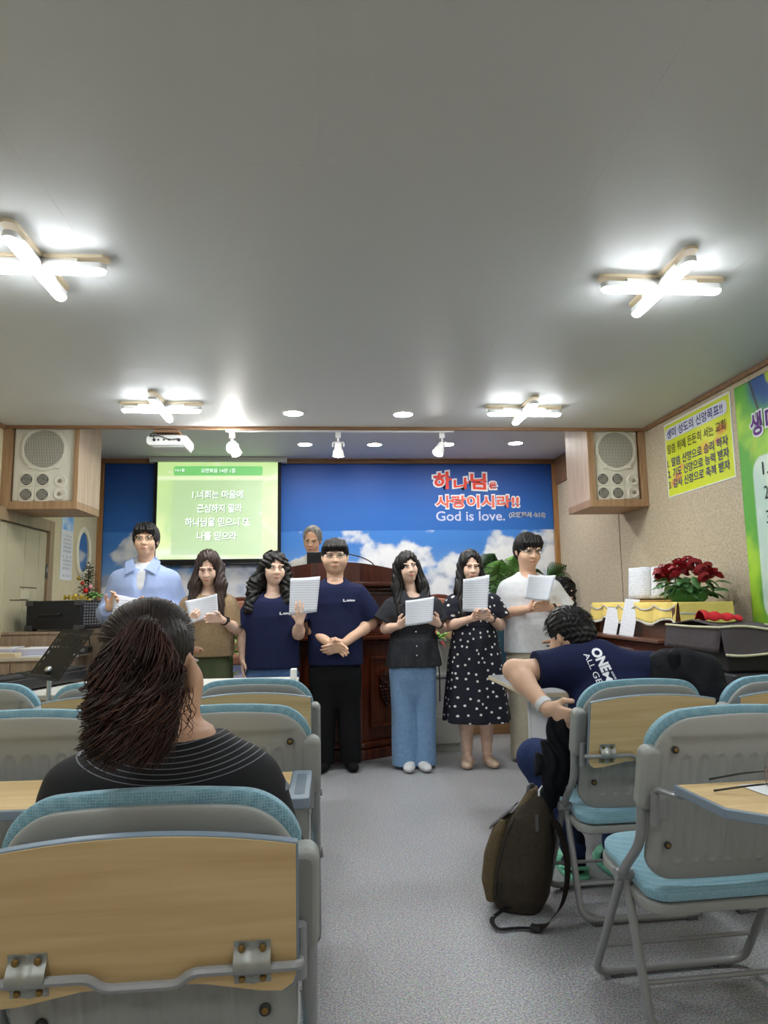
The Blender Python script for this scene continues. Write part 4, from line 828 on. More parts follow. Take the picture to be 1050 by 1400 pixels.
obj('key_bed', bx(-.28, .03, L0+.04, L1-.04, .60, .66), M_PNO, t, bev=.004); obj('keys', bx(-.26, -.11, L0+.08, L1-.08, .66, .685), M_WHITE, t, bev=.002)
o = obj('fallboard', bx(-.012, .012, L0+.06, L1-.06, 0, .22), mat('piano_gloss', hexc(92, 48, 40), .15), t, bev=.003, loc=(-.10, 0, .69), rot=(0, math.radians(24), 0)); o = obj('music_shelf', bx(-.12, .0, L0+.05, L1-.05, .91, .93), M_PNO, t, bev=.004)
# yellow cloth with scalloped lace edge
X0, X1, Y0, Y1, ZT = 2.04, 2.372, 4.005, 5.355, 1.148
M_YC = mat('yellow_cloth', hexc(240, 214, 120), .85, bump=(90, .3, 'noise')); M_LACE = mat('white_lace', hexc(240, 236, 220), .9, bump=(220, .8, 'voronoi'))
cl = thing('piano_cloth', 'yellow scalloped cloth with white lace over the piano', 'tablecloth', (0, 0, 0))
obj('cloth_top', bx(X0, X1, Y0, Y1, ZT, ZT+.004), M_YC, cl)
def drop(u, v, zl, am, out, fr): 
    ph = u*fr; return out*(v**.7)*(1+.6*math.sin(ph*2*PI*1.0))+am*v*math.sin(ph*2*PI*2.3)
nw = 5
sc_ = lambda u: abs(math.sin(u*PI*nw))
obj('cloth_front', sheet(lambda u, v: (X0-.004-drop(u, v, 0, .006, .02, 5), Y1-(Y1-Y0)*u, ZT+.004-v*(.115+.018*math.sin(u*PI*6))), 90, 10, .0015), M_YC, cl, smooth=True)
obj('cloth_end', sheet(lambda u, v: (X0+(X1-X0)*u, Y0-.004-.012*v*(1+.4*math.sin(u*14)), ZT+.004-v*(.125+.01*u)), 40, 8, .0015), M_YC, cl, smooth=True)
obj('lace_scallop', sheet(lambda u, v: (X0-.010-drop(u, .35, 0, .006, .02, 5), Y1-(Y1-Y0)*u, ZT-.008-.03*sc_(u)-v*.012), 120, 2, .002), M_LACE, cl, smooth=True)
obj('lace_hem', sheet(lambda u, v: (X0-.008-drop(u, .85+.15*v, 0, .006, .02, 5), Y1-(Y1-Y0)*u, ZT+.004-(.98+.14*v)*(.115+.018*math.sin(u*PI*6))), 120, 2, .002), M_LACE, cl, smooth=True)
obj('lace_band', sheet(lambda u, v: (X0+(X1-X0)*u, Y0-.012-.002*math.sin(u*14), ZT-.055-.012*u-v*.012), 40, 2, .002), M_LACE, cl, smooth=True)
# big book on a stand, roses
t = thing('open_book', 'large open book leaning on a stand beside the roses', 'book', (2.19, 4.66, ZT+.004), math.radians(-35))
obj('book_stand', bx(-.15, .15, -.05, .08, 0, .014), mat('stand_wood', hexc(190, 150, 90), .5), t, bev=.004)
T = Matrix.Translation((0, .0, .016)) @ Matrix.Rotation(math.radians(-16), 4, 'X')
def page(s): return sheet(lambda u, v: (s*.15*u, -.02-.018*math.sin(PI*min(1, u*1.4))*(1-u*.5), .225*v), 12, 6, .002)
M_PRINT = mat('printed_page', (.8, .8, .82), .8); nt = M_PRINT.node_tree; tc = N(M_PRINT, 'ShaderNodeTexCoord'); wv = N(M_PRINT, 'ShaderNodeTexWave', Scale=26.); wv.bands_direction = 'Z'; ns = N(M_PRINT, 'ShaderNodeTexNoise', Scale=140.); rp = N(M_PRINT, 'ShaderNodeValToRGB'); e = rp.color_ramp.elements; e[0].position = .35; e[1].position = .6; e[0].color = (.82, .83, .88, 1); e[1].color = (.42, .43, .48, 1)
mm = N(M_PRINT, 'ShaderNodeMath', operation='MULTIPLY'); nt.links.new(tc.outputs['Object'], wv.inputs['Vector']); nt.links.new(tc.outputs['Object'], ns.inputs['Vector']); nt.links.new(wv.outputs[1], mm.inputs[0]); nt.links.new(ns.outputs[0], mm.inputs[1]); nt.links.new(mm.outputs[0], rp.inputs[0]); nt.links.new(rp.outputs[0], nt.nodes['Principled BSDF'].inputs['Base Color'])
for s in (-1, 1): o = obj('page', page(s), M_PRINT, t, smooth=True); o.matrix_local = T
o = obj('page_block', bx(-.148, .148, -.018, .0, .002, .222), mat('page_cream', hexc(226, 214, 184), .8), t); o.matrix_local = T
o = obj('cover', bx(-.155, .155, .0, .006, -.002, .232), mat('book_cover', (.03, .03, .04), .5), t); o.matrix_local = T
t = thing('rose_arrangement', 'arrangement of dark red roses with green leaves on the piano cloth', 'flowers', (2.2, 4.19, ZT+.004)); R = random.Random(11)
obj('holder', lathe([(.09, 0), (.11, .02), (.12, .07), (.1, .08)], 24), mat('holder_green', hexc(60, 120, 60), .5), t, smooth='auto')
rose = BM(); 
for ring_, (rr, hh, k, op) in enumerate(((.006, .022, 3, .1), (.013, .024, 4, .2), (.02, .022, 5, .4), (.027, .017, 6, .7))):
    for i in range(k):
        a0 = 2*PI*i/k+ring_*.6; P = [[rose.verts.new(((rr+op*.012*v)*math.cos(a0+(u-.5)*2*PI/k*1.3), (rr+op*.012*v)*math.sin(a0+(u-.5)*2*PI/k*1.3), hh*(v*1.0)-.004*ring_-.005*(2*u-1)**2*v)) for v in (0, .5, 1)] for u in (0, .33, .66, 1)]
        for p, q in zip(P, P[1:]):
            for z in range(2): rose.faces.new((p[z], q[z], q[z+1], p[z+1]))
rme = bpy.data.meshes.new('rose'); rose.to_mesh(rme); rose.free(); rme.materials.append(mat('rose_red', hexc(150, 14, 26), .6)); rme.shade_smooth()
for i in range(36):
    a = R.uniform(0, 2*PI); rr = math.sqrt(R.random())*.21; z = .12+.12*(1-(rr/.24)**2)+R.uniform(-.02, .02); o = bpy.data.objects.new('rose', rme); link(o, t); o.location = (rr*math.cos(a)*.8, rr*math.sin(a)*1.05, z); o.rotation_euler = (R.uniform(-.4, .4)-rr*math.sin(a)*2.5, R.uniform(-.4, .4)+rr*math.cos(a)*2.5-.5, R.random()*6); s = R.uniform(.95, 1.3); o.scale = (s, s, s)
lme = bpy.data.meshes.new('rose_leaf'); b_ = blade(.09, .05, .05); b_.to_mesh(lme); b_.free(); lme.materials.append(M_LEAFD); lme.shade_smooth()
for i in range(60):
    a = R.uniform(0, 2*PI); o = bpy.data.objects.new('leaf', lme); link(o, t); rr = R.uniform(.04, .16); o.location = (rr*math.cos(a), rr*math.sin(a)*1.15, R.uniform(.04, .15)); o.rotation_euler = (R.uniform(-.6, .5), R.uniform(-.4, .4), a-PI/2+R.uniform(-.5, .5))
g = BM()
for i in range(60):
    a = R.uniform(0, 2*PI); rr = math.sqrt(R.random())*.2; ball((rr*math.cos(a), rr*math.sin(a)*1.1, .16+.1*(1-(rr/.24)**2)+R.uniform(0, .03)), .004, g, 1)
o = obj('white_filler', g, M_PAPER, t); o['kind'] = 'stuff'
# music on the piano desk
for nm, y, z, w, h, mt, l in (('hymn_book', 4.90, .931, .15, .19, M_PRINT, 'open hymn book leaning on the piano music shelf'), ('score_sheet', 4.62, .931, .15, .25, M_PRINT, 'long white score sheet hanging beside the hymn book')):
    t = thing(nm, l, 'book' if nm == 'hymn_book' else 'sheet music', (1.975, y, z)); 
    o = obj('pages', sheet(lambda u, v: (0, (.5-u)*w, h*v), 6, 10, .004 if nm == 'hymn_book' else .001), mt, t); o.matrix_local = Matrix.Rotation(math.radians(14), 4, 'Y') @ Matrix.Rotation(.25, 4, 'Z')
    if nm == 'hymn_book': o = obj('cover', bx(.004, .016, -w/2-.004, w/2+.004, -.002, h+.003), M_BLACK, t); o.matrix_local = Matrix.Rotation(math.radians(14), 4, 'Y') @ Matrix.Rotation(.25, 4, 'Z')
# covered keyboard in front of the piano
t = thing('covered_keyboard', 'keyboard on black stand under a dark brown quilted cover with cream piping', 'covered keyboard', (2.12, 3.30, 0)); M_COV = mat('cover_brown', hexc(66, 58, 60), .8, bump=(14, .5, 'noise')); M_PIPE = mat('piping_cream', hexc(214, 208, 176), .8)
def cov(u, v):   # top and front of the cover, sagging between its supports
    s = v*1.0; x = -.37+.71*u
    if s < .5: return (x, .27-.5*(s/.5), .1+.94+.0+.025*(1-abs(2*s/.5-1))-.03*u+.006*math.sin(u*17+s*5))
    k = (s-.5)/.5; return (x-.01*k, -.23-.05*k, 1.04-.115*k-.03*u+.008*math.sin(u*11+k*4))
obj('cover', sheet(cov, 30, 24, .006), M_COV, t, smooth=True)
obj('cover_side', sheet(lambda u, v: (-.372-.02*v, .27-.51*u, 1.04-.11*v), 10, 6, .005), M_COV, t, smooth=True)
for k in (.5, .99): obj('piping', tube([(cov(i/30, k)[0], cov(i/30, k)[1]-.004, cov(i/30, k)[2]) for i in range(31)], .006, 6), M_PIPE, t, smooth=True)
obj('piping', tube([(-.375-.02*v, .27-.51*u, 1.04-.11*v) for u, v in ((0, 0), (.5, .03), (1, 0))], .006, 6), M_PIPE, t, smooth=True)
obj('piping', tube([(cov(.45+.13*i/6, .47-.0*i)[0]+.03*i, cov(.5, .3)[1]-.03-.02*i, cov(.5, .4)[2]+.012-.002*i) for i in range(7)], .006, 6), M_PIPE, t, smooth=True)
obj('keyboard_body', bx(-.35, .32, -.24, .25, .84, 1.0), M_BLACK, t, bev=.01); obj('stand_beam', bx(-.36, .33, -.3, .2, .77, .84), mat('stand_satin', (.03, .03, .034), .3), t, bev=.01); obj('stand_panel', bx(-.34, .32, .1, .16, .12, .74), mat('stand_satin', (.03, .03, .034), .3), t)
for x in (-.34, .30): obj('leg', bx(x-.025, x+.025, -.2, .24, 0, .74), M_BLACK, t, bev=.006)
obj('slider_box', bx(-.42, -.3, -.36, -.24, .66, .72), M_BLACK, t, bev=.006)
o = obj('red_cloth', sheet(lambda u, v: (.19*(u-.5)+.02*v, .14*(v-.5), .014+.045*math.sin(PI*min(1, v*1.05))**.6*(1-.55*u)+.005*math.sin(u*19)), 16, 14, .006), mat('red_fabric', hexc(196, 22, 34), .8), smooth=True, loc=(1.89, 3.34, 1.055)); tag(o, 'crumpled bright red cloth lying on the dark keyboard cover', 'cloth')
# ------------------------------------------------------------------ smooth solid modelling for people: distance fields turned into one continuous mesh
class Field:
    def __init__(s, lo, hi, res):
        s.lo = np.array(lo, float); s.res = res; s.n = np.ceil((np.array(hi)-s.lo)/res).astype(int)+1; s.d = np.full(s.n, .2, np.float32)
    def win(s, a, b, pad):
        i0 = np.clip(np.floor((np.array(a)-pad-s.lo)/s.res).astype(int), 0, s.n); i1 = np.clip(np.ceil((np.array(b)+pad-s.lo)/s.res).astype(int)+1, 0, s.n)
        if (i1 <= i0).any(): return None, None
        sl = tuple(slice(p, q) for p, q in zip(i0, i1))
        ax = [(s.lo[k]+s.res*np.arange(i0[k], i1[k])).astype(np.float32) for k in range(3)]
        return sl, (ax[0][:, None, None], ax[1][None, :, None], ax[2][None, None, :])
    def put(s, sl, v, k, mode='add'):
        a = s.d[sl]
        if mode == 'sub': v = -v; h = np.maximum(k-abs(a-v), 0)/k if k else 0; s.d[sl] = np.maximum(a, v)+(h*h*k/4 if k else 0)
        else: h = np.maximum(k-abs(a-v), 0)/k if k else 0; s.d[sl] = np.minimum(a, v)-(h*h*k/4 if k else 0)
    def cone(s, p, q, r0, r1, k=.01, flat=(1, 1, 1), cut=False, mode='add'):
        p = np.array(p, float); q = np.array(q, float); R = max(r0, r1)*max(flat); sl, g = s.win(np.minimum(p, q)-R, np.maximum(p, q)+R, k+3*s.res)
        if sl is None: return
        f = np.array(flat); P = p/f; D = q/f-P; L2 = (D*D).sum(); x, y, z = (g[i]/np.float32(f[i])-np.float32(P[i]) for i in range(3))
        t = (x*D[0]+y*D[1]+z*D[2])/L2; tc = np.clip(t, 0, 1)
        d = (np.sqrt((x-tc*D[0])**2+(y-tc*D[1])**2+(z-tc*D[2])**2)-(r0+(r1-r0)*tc))*min(flat)
        if cut: d = np.maximum(d, (t-1)*math.sqrt(L2))
        s.put(sl, d, k, mode)
    def ell(s, c, r, k=.01, M=None, mode='add'):
        c = np.array(c, float); r = np.array(r, float); R = max(r) if M is not None else r; sl, g = s.win(c-R, c+R, k+3*s.res)
        if sl is None: return
        x, y, z = (g[i]-np.float32(c[i]) for i in range(3))
        if M is not None: x, y, z = (M[0][i]*x+M[1][i]*y+M[2][i]*z for i in range(3))
        q = np.sqrt((x/r[0])**2+(y/r[1])**2+(z/r[2])**2); q2 = np.sqrt((x/r[0]**2)**2+(y/r[1]**2)**2+(z/r[2]**2)**2)
        s.put(sl, q*(q-1)/np.maximum(q2, 1e-6), k, mode)
    def loft(s, prof, k=.01, p=2.3, wave=None, cut=True, mode='add'):
        """stack of ellipses (z, cx, cy, rx, ry) blended along z; wave(theta, z) scales the outline"""
        A = np.array(sorted(prof)); lo = (A[:, 1]-A[:, 3]).min(), (A[:, 2]-A[:, 4]).min(), A[0, 0]; hi = (A[:, 1]+A[:, 3]).max(), (A[:, 2]+A[:, 4]).max(), A[-1, 0]
        sl, g = s.win(np.array(lo)-.03*(wave is not None), np.array(hi)+.03*(wave is not None), k+3*s.res)
        if sl is None: return
        zz = g[2].ravel(); C = [np.interp(zz, A[:, 0], A[:, i]).astype(np.float32) for i in range(1, 5)]
        ker = np.array([1, 2, 3, 2, 1])/9.
        if len(zz) > 12: C = [np.convolve(np.pad(c, 2, 'edge'), ker, 'valid') for c in C]
        cx, cy, rx, ry = (c[None, None, :] for c in C); x = (g[0]-cx); y = (g[1]-cy)
        q = (abs(x/rx)**p+abs(y/ry)**p)**(1/p)
        if wave is not None: q = q/(1+wave(np.arctan2(y, x), g[2]))
        d = (q-1)*np.minimum(rx, ry)
        if cut: d = np.maximum(d, np.maximum(A[0, 0]-g[2], g[2]-A[-1, 0]))
        s.put(sl, d, k, mode)
    def ripple(s, amp, fn):
        sl = tuple(slice(0, n) for n in s.n); ax = [(s.lo[k]+s.res*np.arange(s.n[k])).astype(np.float32) for k in range(3)]
        near = abs(s.d) < .03; i = np.nonzero(near); s.d[i] += (amp*fn(ax[0][i[0]], ax[1][i[1]], ax[2][i[2]])).astype(np.float32)
    def mesh(s, name):
        d = s.d; d[0] = d[-1] = .05; d[:, 0] = d[:, -1] = .05; d[:, :, 0] = d[:, :, -1] = .05
        sg = d < 0; n = np.zeros(np.array(d.shape)-1, np.uint8)
        for a in (0, 1):
            for b in (0, 1):
                for c in (0, 1): n += sg[a:d.shape[0]-1+a, b:d.shape[1]-1+b, c:d.shape[2]-1+c]
        act = (n > 0) & (n < 8); idx = np.argwhere(act); vid = np.full(act.shape, -1, np.int32); vid[act] = np.arange(len(idx))
        pos = np.zeros((len(idx), 3)); cnt = np.zeros(len(idx)); cor = [(a, b, c) for a in (0, 1) for b in (0, 1) for c in (0, 1)]
        val = {c: d[idx[:, 0]+c[0], idx[:, 1]+c[1], idx[:, 2]+c[2]] for c in cor}
        for c in cor:
            for k in range(3):
                if c[k]: continue
                e = list(c); e[k] = 1; e = tuple(e); m_ = (val[c] < 0) != (val[e] < 0); t = val[c][m_]/(val[c][m_]-val[e][m_]); pp = np.tile(np.array(c, float), (m_.sum(), 1)); pp[:, k] = t; pos[m_] += pp; cnt[m_] += 1
        V = s.lo+s.res*(idx+pos/cnt[:, None]); Q = []
        for k in range(3):
            a = [slice(1, -1)]*3; b = [slice(1, -1)]*3; a[k] = slice(0, -1); b[k] = slice(1, None)
            ch = np.argwhere(sg[tuple(a)] != sg[tuple(b)]); off = np.ones(3, int); off[k] = 0; ch = ch+off
            fl = sg[ch[:, 0], ch[:, 1], ch[:, 2]]; u, v = [(1, 2), (2, 0), (0, 1)][k]
            def cell(du, dv): c = ch.copy(); c[:, u] += du; c[:, v] += dv; return vid[c[:, 0], c[:, 1], c[:, 2]]
            q = np.stack([cell(-1, -1), cell(0, -1), cell(0, 0), cell(-1, 0)], -1); q[~fl] = q[~fl][:, ::-1]; Q.append(q)
        return npmesh(name, V, np.concatenate(Q))
def RM(yaw=0, pitch=0, roll=0):      # head frame: x to the picture's right, y backwards, z up
    return np.array((Matrix.Rotation(yaw, 3, 'Z') @ Matrix.Rotation(pitch, 3, 'X') @ Matrix.Rotation(roll, 3, 'Y')))
def unit(v): v = np.array(v, float); return v/np.linalg.norm(v)
# ---- skin, hair, cloth materials
def skin_mat(n, c): return mat('skin_'+n, c, .5, noise=(18., tuple(q*.9 for q in c), .5), spec=.35)
SK_M = skin_mat('tan', hexc(226, 184, 156)); SK_F = skin_mat('fair', hexc(236, 198, 176)); SK_O = skin_mat('warm', hexc(212, 166, 136))
def hair_mat(n, c, c2, st=(60, 60, 6)): return mat('hair_'+n, c, .45, noise=(st, c2, .4), spec=.3)
H_BLK = hair_mat('black', hexc(14, 13, 13), hexc(34, 31, 30)); H_BRN = hair_mat('brown', hexc(40, 28, 24), hexc(74, 54, 45)); H_GRY = hair_mat('grey', hexc(90, 86, 82), hexc(150, 146, 140))
def cloth(n, c, c2=None, sc=30., b=(30, .14), rough=.9): return mat('cloth_'+n, c, rough, noise=(sc, c2 or tuple(q*.85 for q in c), .5), bump=(b[0], b[1], 'noise'), sheen=.1 if sum(c) > .5 else 0, spec=.2)
M_EYEW = mat('eye_white', (.7, .68, .66), .3); M_IRIS = mat('iris_dark', (.02, .013, .01), .2); M_BROW = mat('brow_black', (.03, .025, .022), .8); M_LIP = mat('lip_rose', hexc(196, 116, 106), .45); M_LIPR = mat('lip_red', hexc(206, 84, 84), .4); M_GOLD = mat('thin_gold', hexc(190, 160, 120), .3, .8); M_SILV = mat('thin_silver', (.6, .6, .62), .25, .9)
M_LENS = glass_mat('spectacle_lens', (.97, .97, .97), .05)
# ---- head
def add_head(F, hc, R, s=1., wide=1., ears=True, jaw=1.):
    T = lambda p: np.array(hc)+R@(np.array(p)*s*np.array((wide, 1, 1)))
    E = lambda c, r, k, mode='add': F.ell(T(c), np.array(r)*s*np.array((wide, 1, 1)), k*s, R.T, mode)
    E((0, .012, .03), (.074, .094, .084), .02); E((0, -.018, -.04), (.064*jaw, .074, .076), .035); E((0, -.052, -.092), (.032*jaw, .026, .024), .03)
    for x in (-1, 1):
        E((x*.036*jaw, -.058, -.035), (.027, .028, .03), .03); E((x*.03, -.09, .022), (.024, .012, .008), .012)
        E((x*.031, -.104, .004), (.018, .013, .009), .014, 'sub'); E((x*.011, -.097, -.036), (.009, .01, .008), .008)
        if ears: E((x*.076, .012, -.008), (.011, .02, .032), .006)
    F.cone(T((0, -.088, .008)), T((0, -.106, -.034)), .008*s, .0125*s, .012*s)
    E((0, -.09, -.062), (.022, .012, .007), .01); E((0, -.088, -.073), (.019, .012, .008), .008)
def face_parts(t, hc, R, s, wide=1., look='down', lip=M_LIP, brow=True, glasses=None, jaw=1., eyes=1.):
    hc = np.array(hc); Mx = Matrix([[*(R[i]*s), hc[i]] for i in range(3)]+[[0, 0, 0, 1]])
    def add(name, bm, m, par=None): 
        bmesh.ops.transform(bm, matrix=Mx, verts=bm.verts); return obj(name, bm, m, par or t, smooth=True)
    for x in (-1, 1):
        ex = x*.031*wide; h = .0048*eyes if look != 'down' else .0022
        e = add('eye', ball((ex, -.0905, .003), (.0145, .006, h), None, 2), M_EYEW if look != 'down' else M_IRIS)
        if look != 'down': b = ball((ex+(.003 if look == 'side' else -.003 if look == 'sideL' else 0), -.094, .003), (.0058, .004, h*1.02), None, 2); add('iris', b, M_IRIS, e)
        add('eyelash', tube([(ex+x*.015*q, -.094+.004*abs(q), .003+h*.8+.0018-.0035*abs(q)**2) for q in (-1, -.5, 0, .5, 1)], [.0006, .0013, .0015, .0014, .0008], 6), M_BROW, e)
        if brow: add('eyebrow', tube([(ex+x*.019*q, -.0985+.006*abs(q+.2), .021+.003*(1-q*q)) for q in (-1, -.5, 0, .5, 1)], [.0012, .0026, .003, .0024, .001], 6), M_BROW)
        add('nostril', ball((x*.006, -.109, -.044), (.003, .0022, .0018), None, 1), M_BROW)
    add('lips', tube([(.022*q, -.1005+.012*q*q, -.066-.0015*math.cos(q*5)-.002*q*q) for q in (-1, -.6, -.3, 0, .3, .6, 1)], [.001, .0036, .0046, .0044, .0046, .0036, .001], 8), lip)
    add('mouth_line', tube([(.02*q, -.1046+.012*q*q, -.0665) for q in (-1, -.5, 0, .5, 1)], .0009, 5), mat('mouth_dark', hexc(120, 60, 56), .6))
    if glasses:
        g = None
        for x in (-1, 1):
            b = tube([(x*.033+.024*math.cos(a*PI/12), -.112, .003+.019*math.sin(a*PI/12)) for a in range(25)], .0014, 6); o = add('glasses', b, glasses, g); g = g or o
            add('lens', lathe([(.0238, -.0004), (.0238, .0004)], 24, (x*.033, -.1115, .003), axis='y'), M_LENS, g)
            add('temple', tube([(x*.057, -.112, .008), (x*.075*wide, -.05, .008), (x*.081*wide, .012, .004)], .0014, 6), glasses, g)
        add('bridge', tube([(-.009, -.112, .007), (0, -.114, .01), (.009, -.112, .007)], .0014, 6), glasses, g)
# ---- hands: palm fanned from the wrist, four bent fingers and a thumb leaving the palm's side
def hand(F, w, d, nrm, side, curl=.6, s=1., thumb=.7, spread=1., k=.006, tcurl=.3):
    w = np.array(w, float); d = unit(d); side = np.array(side, float); side = unit(side-d*side.dot(d)); nrm = np.array(nrm, float); nn = np.cross(d, side); nn = nn if nn.dot(nrm) > 0 else -nn
    L = ((.036, .024, .019), (.041, .027, .021), (.038, .025, .02), (.029, .019, .017))
    for i in range(4):
        kn = w+d*(.082-.004*abs(i-1.2))*s+side*((1.5-i)*.0185*spread)*s; F.cone(w+side*(1.5-i)*.009*s+d*.008*s, kn, .0135*s, .0105*s, .012)
        p = kn; a = 0; r = (.0094-.0007*(i == 3))*s
        for j in range(3):
            a += curl*(.75, 1., .8)[j]; q = p+(d*math.cos(a)+nn*math.sin(a)+side*(1.5-i)*.05*spread*(j == 0))*L[i][j]*s; F.cone(p, q, r, r*.92, k); p = q; r *= .92
    b = w+d*.022*s+side*.024*s+nn*.006*s; m_ = b+(d*.55+side*thumb+nn*.35)*.036*s; e = m_+unit(d*1.0+side*(thumb-.45)+nn*tcurl)*.032*s
    F.cone(w+d*.01*s, b, .014*s, .0135*s, .012); F.cone(b, m_, .0125*s, .0105*s, .01); F.cone(m_, e, .0105*s, .0088*s, .006)
def arm(F, sh, el, wr, r=(.05, .04, .037, .026), k=.02, flat=1.):
    F.cone(sh, el, r[0], r[1], k); m_ = np.array(el)*.7+np.array(wr)*.3; F.cone(el, m_, r[1]*.95, r[2]*1.06, k); F.cone(m_, wr, r[2]*1.04, r[3], k)
def person(name, label, x, y, z=0., rz=0.): return thing('person', label, 'person', (x, y, z), rz)
def sk(t, F, name, m, smooth=True): return mobj(name, F.mesh(name), m, t, smooth)
def torso(zs, sw, wz, wr, hz, hr, dep=1., neck=(.066, .062), cy=0., slope=.04, cx=0.):
    h = sw/2
    return [(zs+slope+.026, cx, cy+.02, neck[0]+.004, neck[1]), (zs+slope+.008, cx, cy+.012, neck[0]+.03, .074), (zs+slope-.014, cx, cy+.006, h*.62, .086), (zs-.004, cx, cy, h*.84, .097*dep), (zs-.05, cx, cy, h*.95, .111*dep), (zs-.12, cx, cy-.004, h*.96, .122*dep), ((zs+wz)/2, cx, cy-.004, (h*.95+wr)/2, .122*dep), (wz, cx, cy, wr, wr*.7*dep), (hz, cx, cy, hr, hr*.72*dep)]
def neckline(F, zs, r=.074, drop=.02, y=-.02, x=0.): F.ell((x, y-.028, zs+.075-drop), (r, r*.95, .075), .008, None, 'sub')
def folds(seed, f=1.):
    R = random.Random(seed); ps = [(R.uniform(8, 26)*f, R.uniform(8, 26)*f, R.uniform(6, 20)*f, R.uniform(0, 6)) for _ in range(5)]
    return lambda x, y, z: sum(np.sin(a*x*R_+b*y+c*z*.8+p) for (a, b, c, p), R_ in zip(ps, (1, -1, 1.3, -.8, .6)))/5
def paper(label, TL, TR, BL, BR, group='song sheets held by the singers', bend=.02):
    TL, TR, BL, BR = (Vector(p) for p in (TL, TR, BL, BR)); nrm = (TR-TL).cross(BL-TL).normalized()
    c = (TL+TR+BL+BR)/4
    f = lambda u, v: (BL.lerp(BR, u).lerp(TL.lerp(TR, u), v)+nrm*bend*(1-(2*u-1)**2)+nrm*-.4*bend*v*v)-c
    o = obj('song_sheet', sheet(lambda u, v: f(u, v), 10, 10, .0006), M_SONG, smooth=True, loc=c); return tag(o, label, 'sheet music', group)
M_SONG = mat('song_print', hexc(226, 229, 238), .8); nt = M_SONG.node_tree; tc = N(M_SONG, 'ShaderNodeTexCoord'); sp = N(M_SONG, 'ShaderNodeSeparateXYZ'); nt.links.new(tc.outputs['Generated'], sp.inputs[0])
wv = N(M_SONG, 'ShaderNodeMath', operation='SINE'); ml = N(M_SONG, 'ShaderNodeMath', operation='MULTIPLY'); ml.inputs[1].default_value = 100; nt.links.new(sp.outputs[2], ml.inputs[0]); nt.links.new(ml.outputs[0], wv.inputs[0])
ns = N(M_SONG, 'ShaderNodeTexNoise', Scale=60., Detail=3.); nt.links.new(tc.outputs['Generated'], ns.inputs['Vector']); mm = N(M_SONG, 'ShaderNodeMath', operation='MULTIPLY'); nt.links.new(wv.outputs[0], mm.inputs[0]); nt.links.new(ns.outputs[0], mm.inputs[1])
rp = N(M_SONG, 'ShaderNodeValToRGB'); e = rp.color_ramp.elements; e[0].position = .2; e[1].position = .55; e[0].color = (*hexc(226, 229, 238), 1); e[1].color = (*hexc(178, 182, 194), 1); nt.links.new(mm.outputs[0], rp.inputs[0]); nt.links.new(rp.outputs[0], nt.nodes['Principled BSDF'].inputs['Base Color'])
# ---- hair shapes in head coordinates
def hair_cap(F, hc, R, s, wide=1., vol=1., fringe=None, back=-.06, face=(.062, .078), fz=-.045, fy=-.105, side=-.03):
    T = lambda p: np.array(hc)+R@(np.array(p)*s*np.array((wide, 1, 1)))
    E = lambda c, r, k, mode='add': F.ell(T(c), np.array(r)*s*np.array((wide, 1, 1)), k*s, R.T, mode)
    E((0, .014, .036), (.084*vol, .104*vol, .092*vol), .01); E((0, .035, .0), (.081*vol, .088*vol, .09), .02)
    E((0, fy, fz), (face[0], .075, face[1]), .012, 'sub')            # opening for the face
    E((0, -.03, -.12), (.16, .09, .085), .02, 'sub')                 # nothing under the ears in front
    E((0, .06, -.16), (.16, .12, .075-back*.2), .015, 'sub')
def strand_groove(hc, amp=.004, n=34):
    hc = np.array(hc)
    return lambda x, y, z: np.sin(np.arctan2(y-hc[1], x-hc[0])*n+7*np.sin(z*21)+2*np.sin(x*60))+.5*np.sin(np.arctan2(y-hc[1], x-hc[0])*n*2.3+11*z)

def locks(F, hc, R, s, L, wide=1.):
    """separate tapering locks of a fringe: (x0,x1,z1) from the crown to the brow"""
    T = lambda p: np.array(hc)+R@(np.array(p)*s*np.array((wide, 1, 1)))
    for x0, x1, z1, r in L:
        z0 = .098-.3*abs(x0)*abs(x0)*4; m_ = ((x0+x1)/2, -.094+.25*abs(x1)*abs(x1)*8, .062); e = (x1, -.099+abs(x1)**2*6.5, z1)
        F.cone(T((x0, -.055, z0)), T(m_), r*1.3*s, r*1.15*s, .008); F.cone(T(m_), T(e), r*1.15*s, r*.35*s, .006)

def bracelet(t, p, d, r, w, m, dial=None):
    q = Vector(d).normalized().to_track_quat('Z', 'Y').to_matrix().to_4x4(); T = Matrix.Translation(p) @ q
    g = lathe([(r, -w/2), (r+.003, -w/2), (r+.004, 0), (r+.003, w/2), (r, w/2)], 20); bmesh.ops.transform(g, matrix=T, verts=g.verts); o = obj('wristwatch', g, m, t, smooth='auto')
    if dial is not None:
        a = Vector(dial); z = Vector(d).normalized(); a = (a-z*a.dot(z)).normalized(); c = Vector(p)+a*(r+.004); qq = a.to_track_quat('Z', 'Y').to_matrix().to_4x4(); g = prism(rrect(-.014, .014, -.017, .017, .005), -.003, .005, 'xy'); bmesh.ops.transform(g, matrix=Matrix.Translation(c) @ qq, verts=g.verts); obj('watch_case', g, M_BLACK, o)
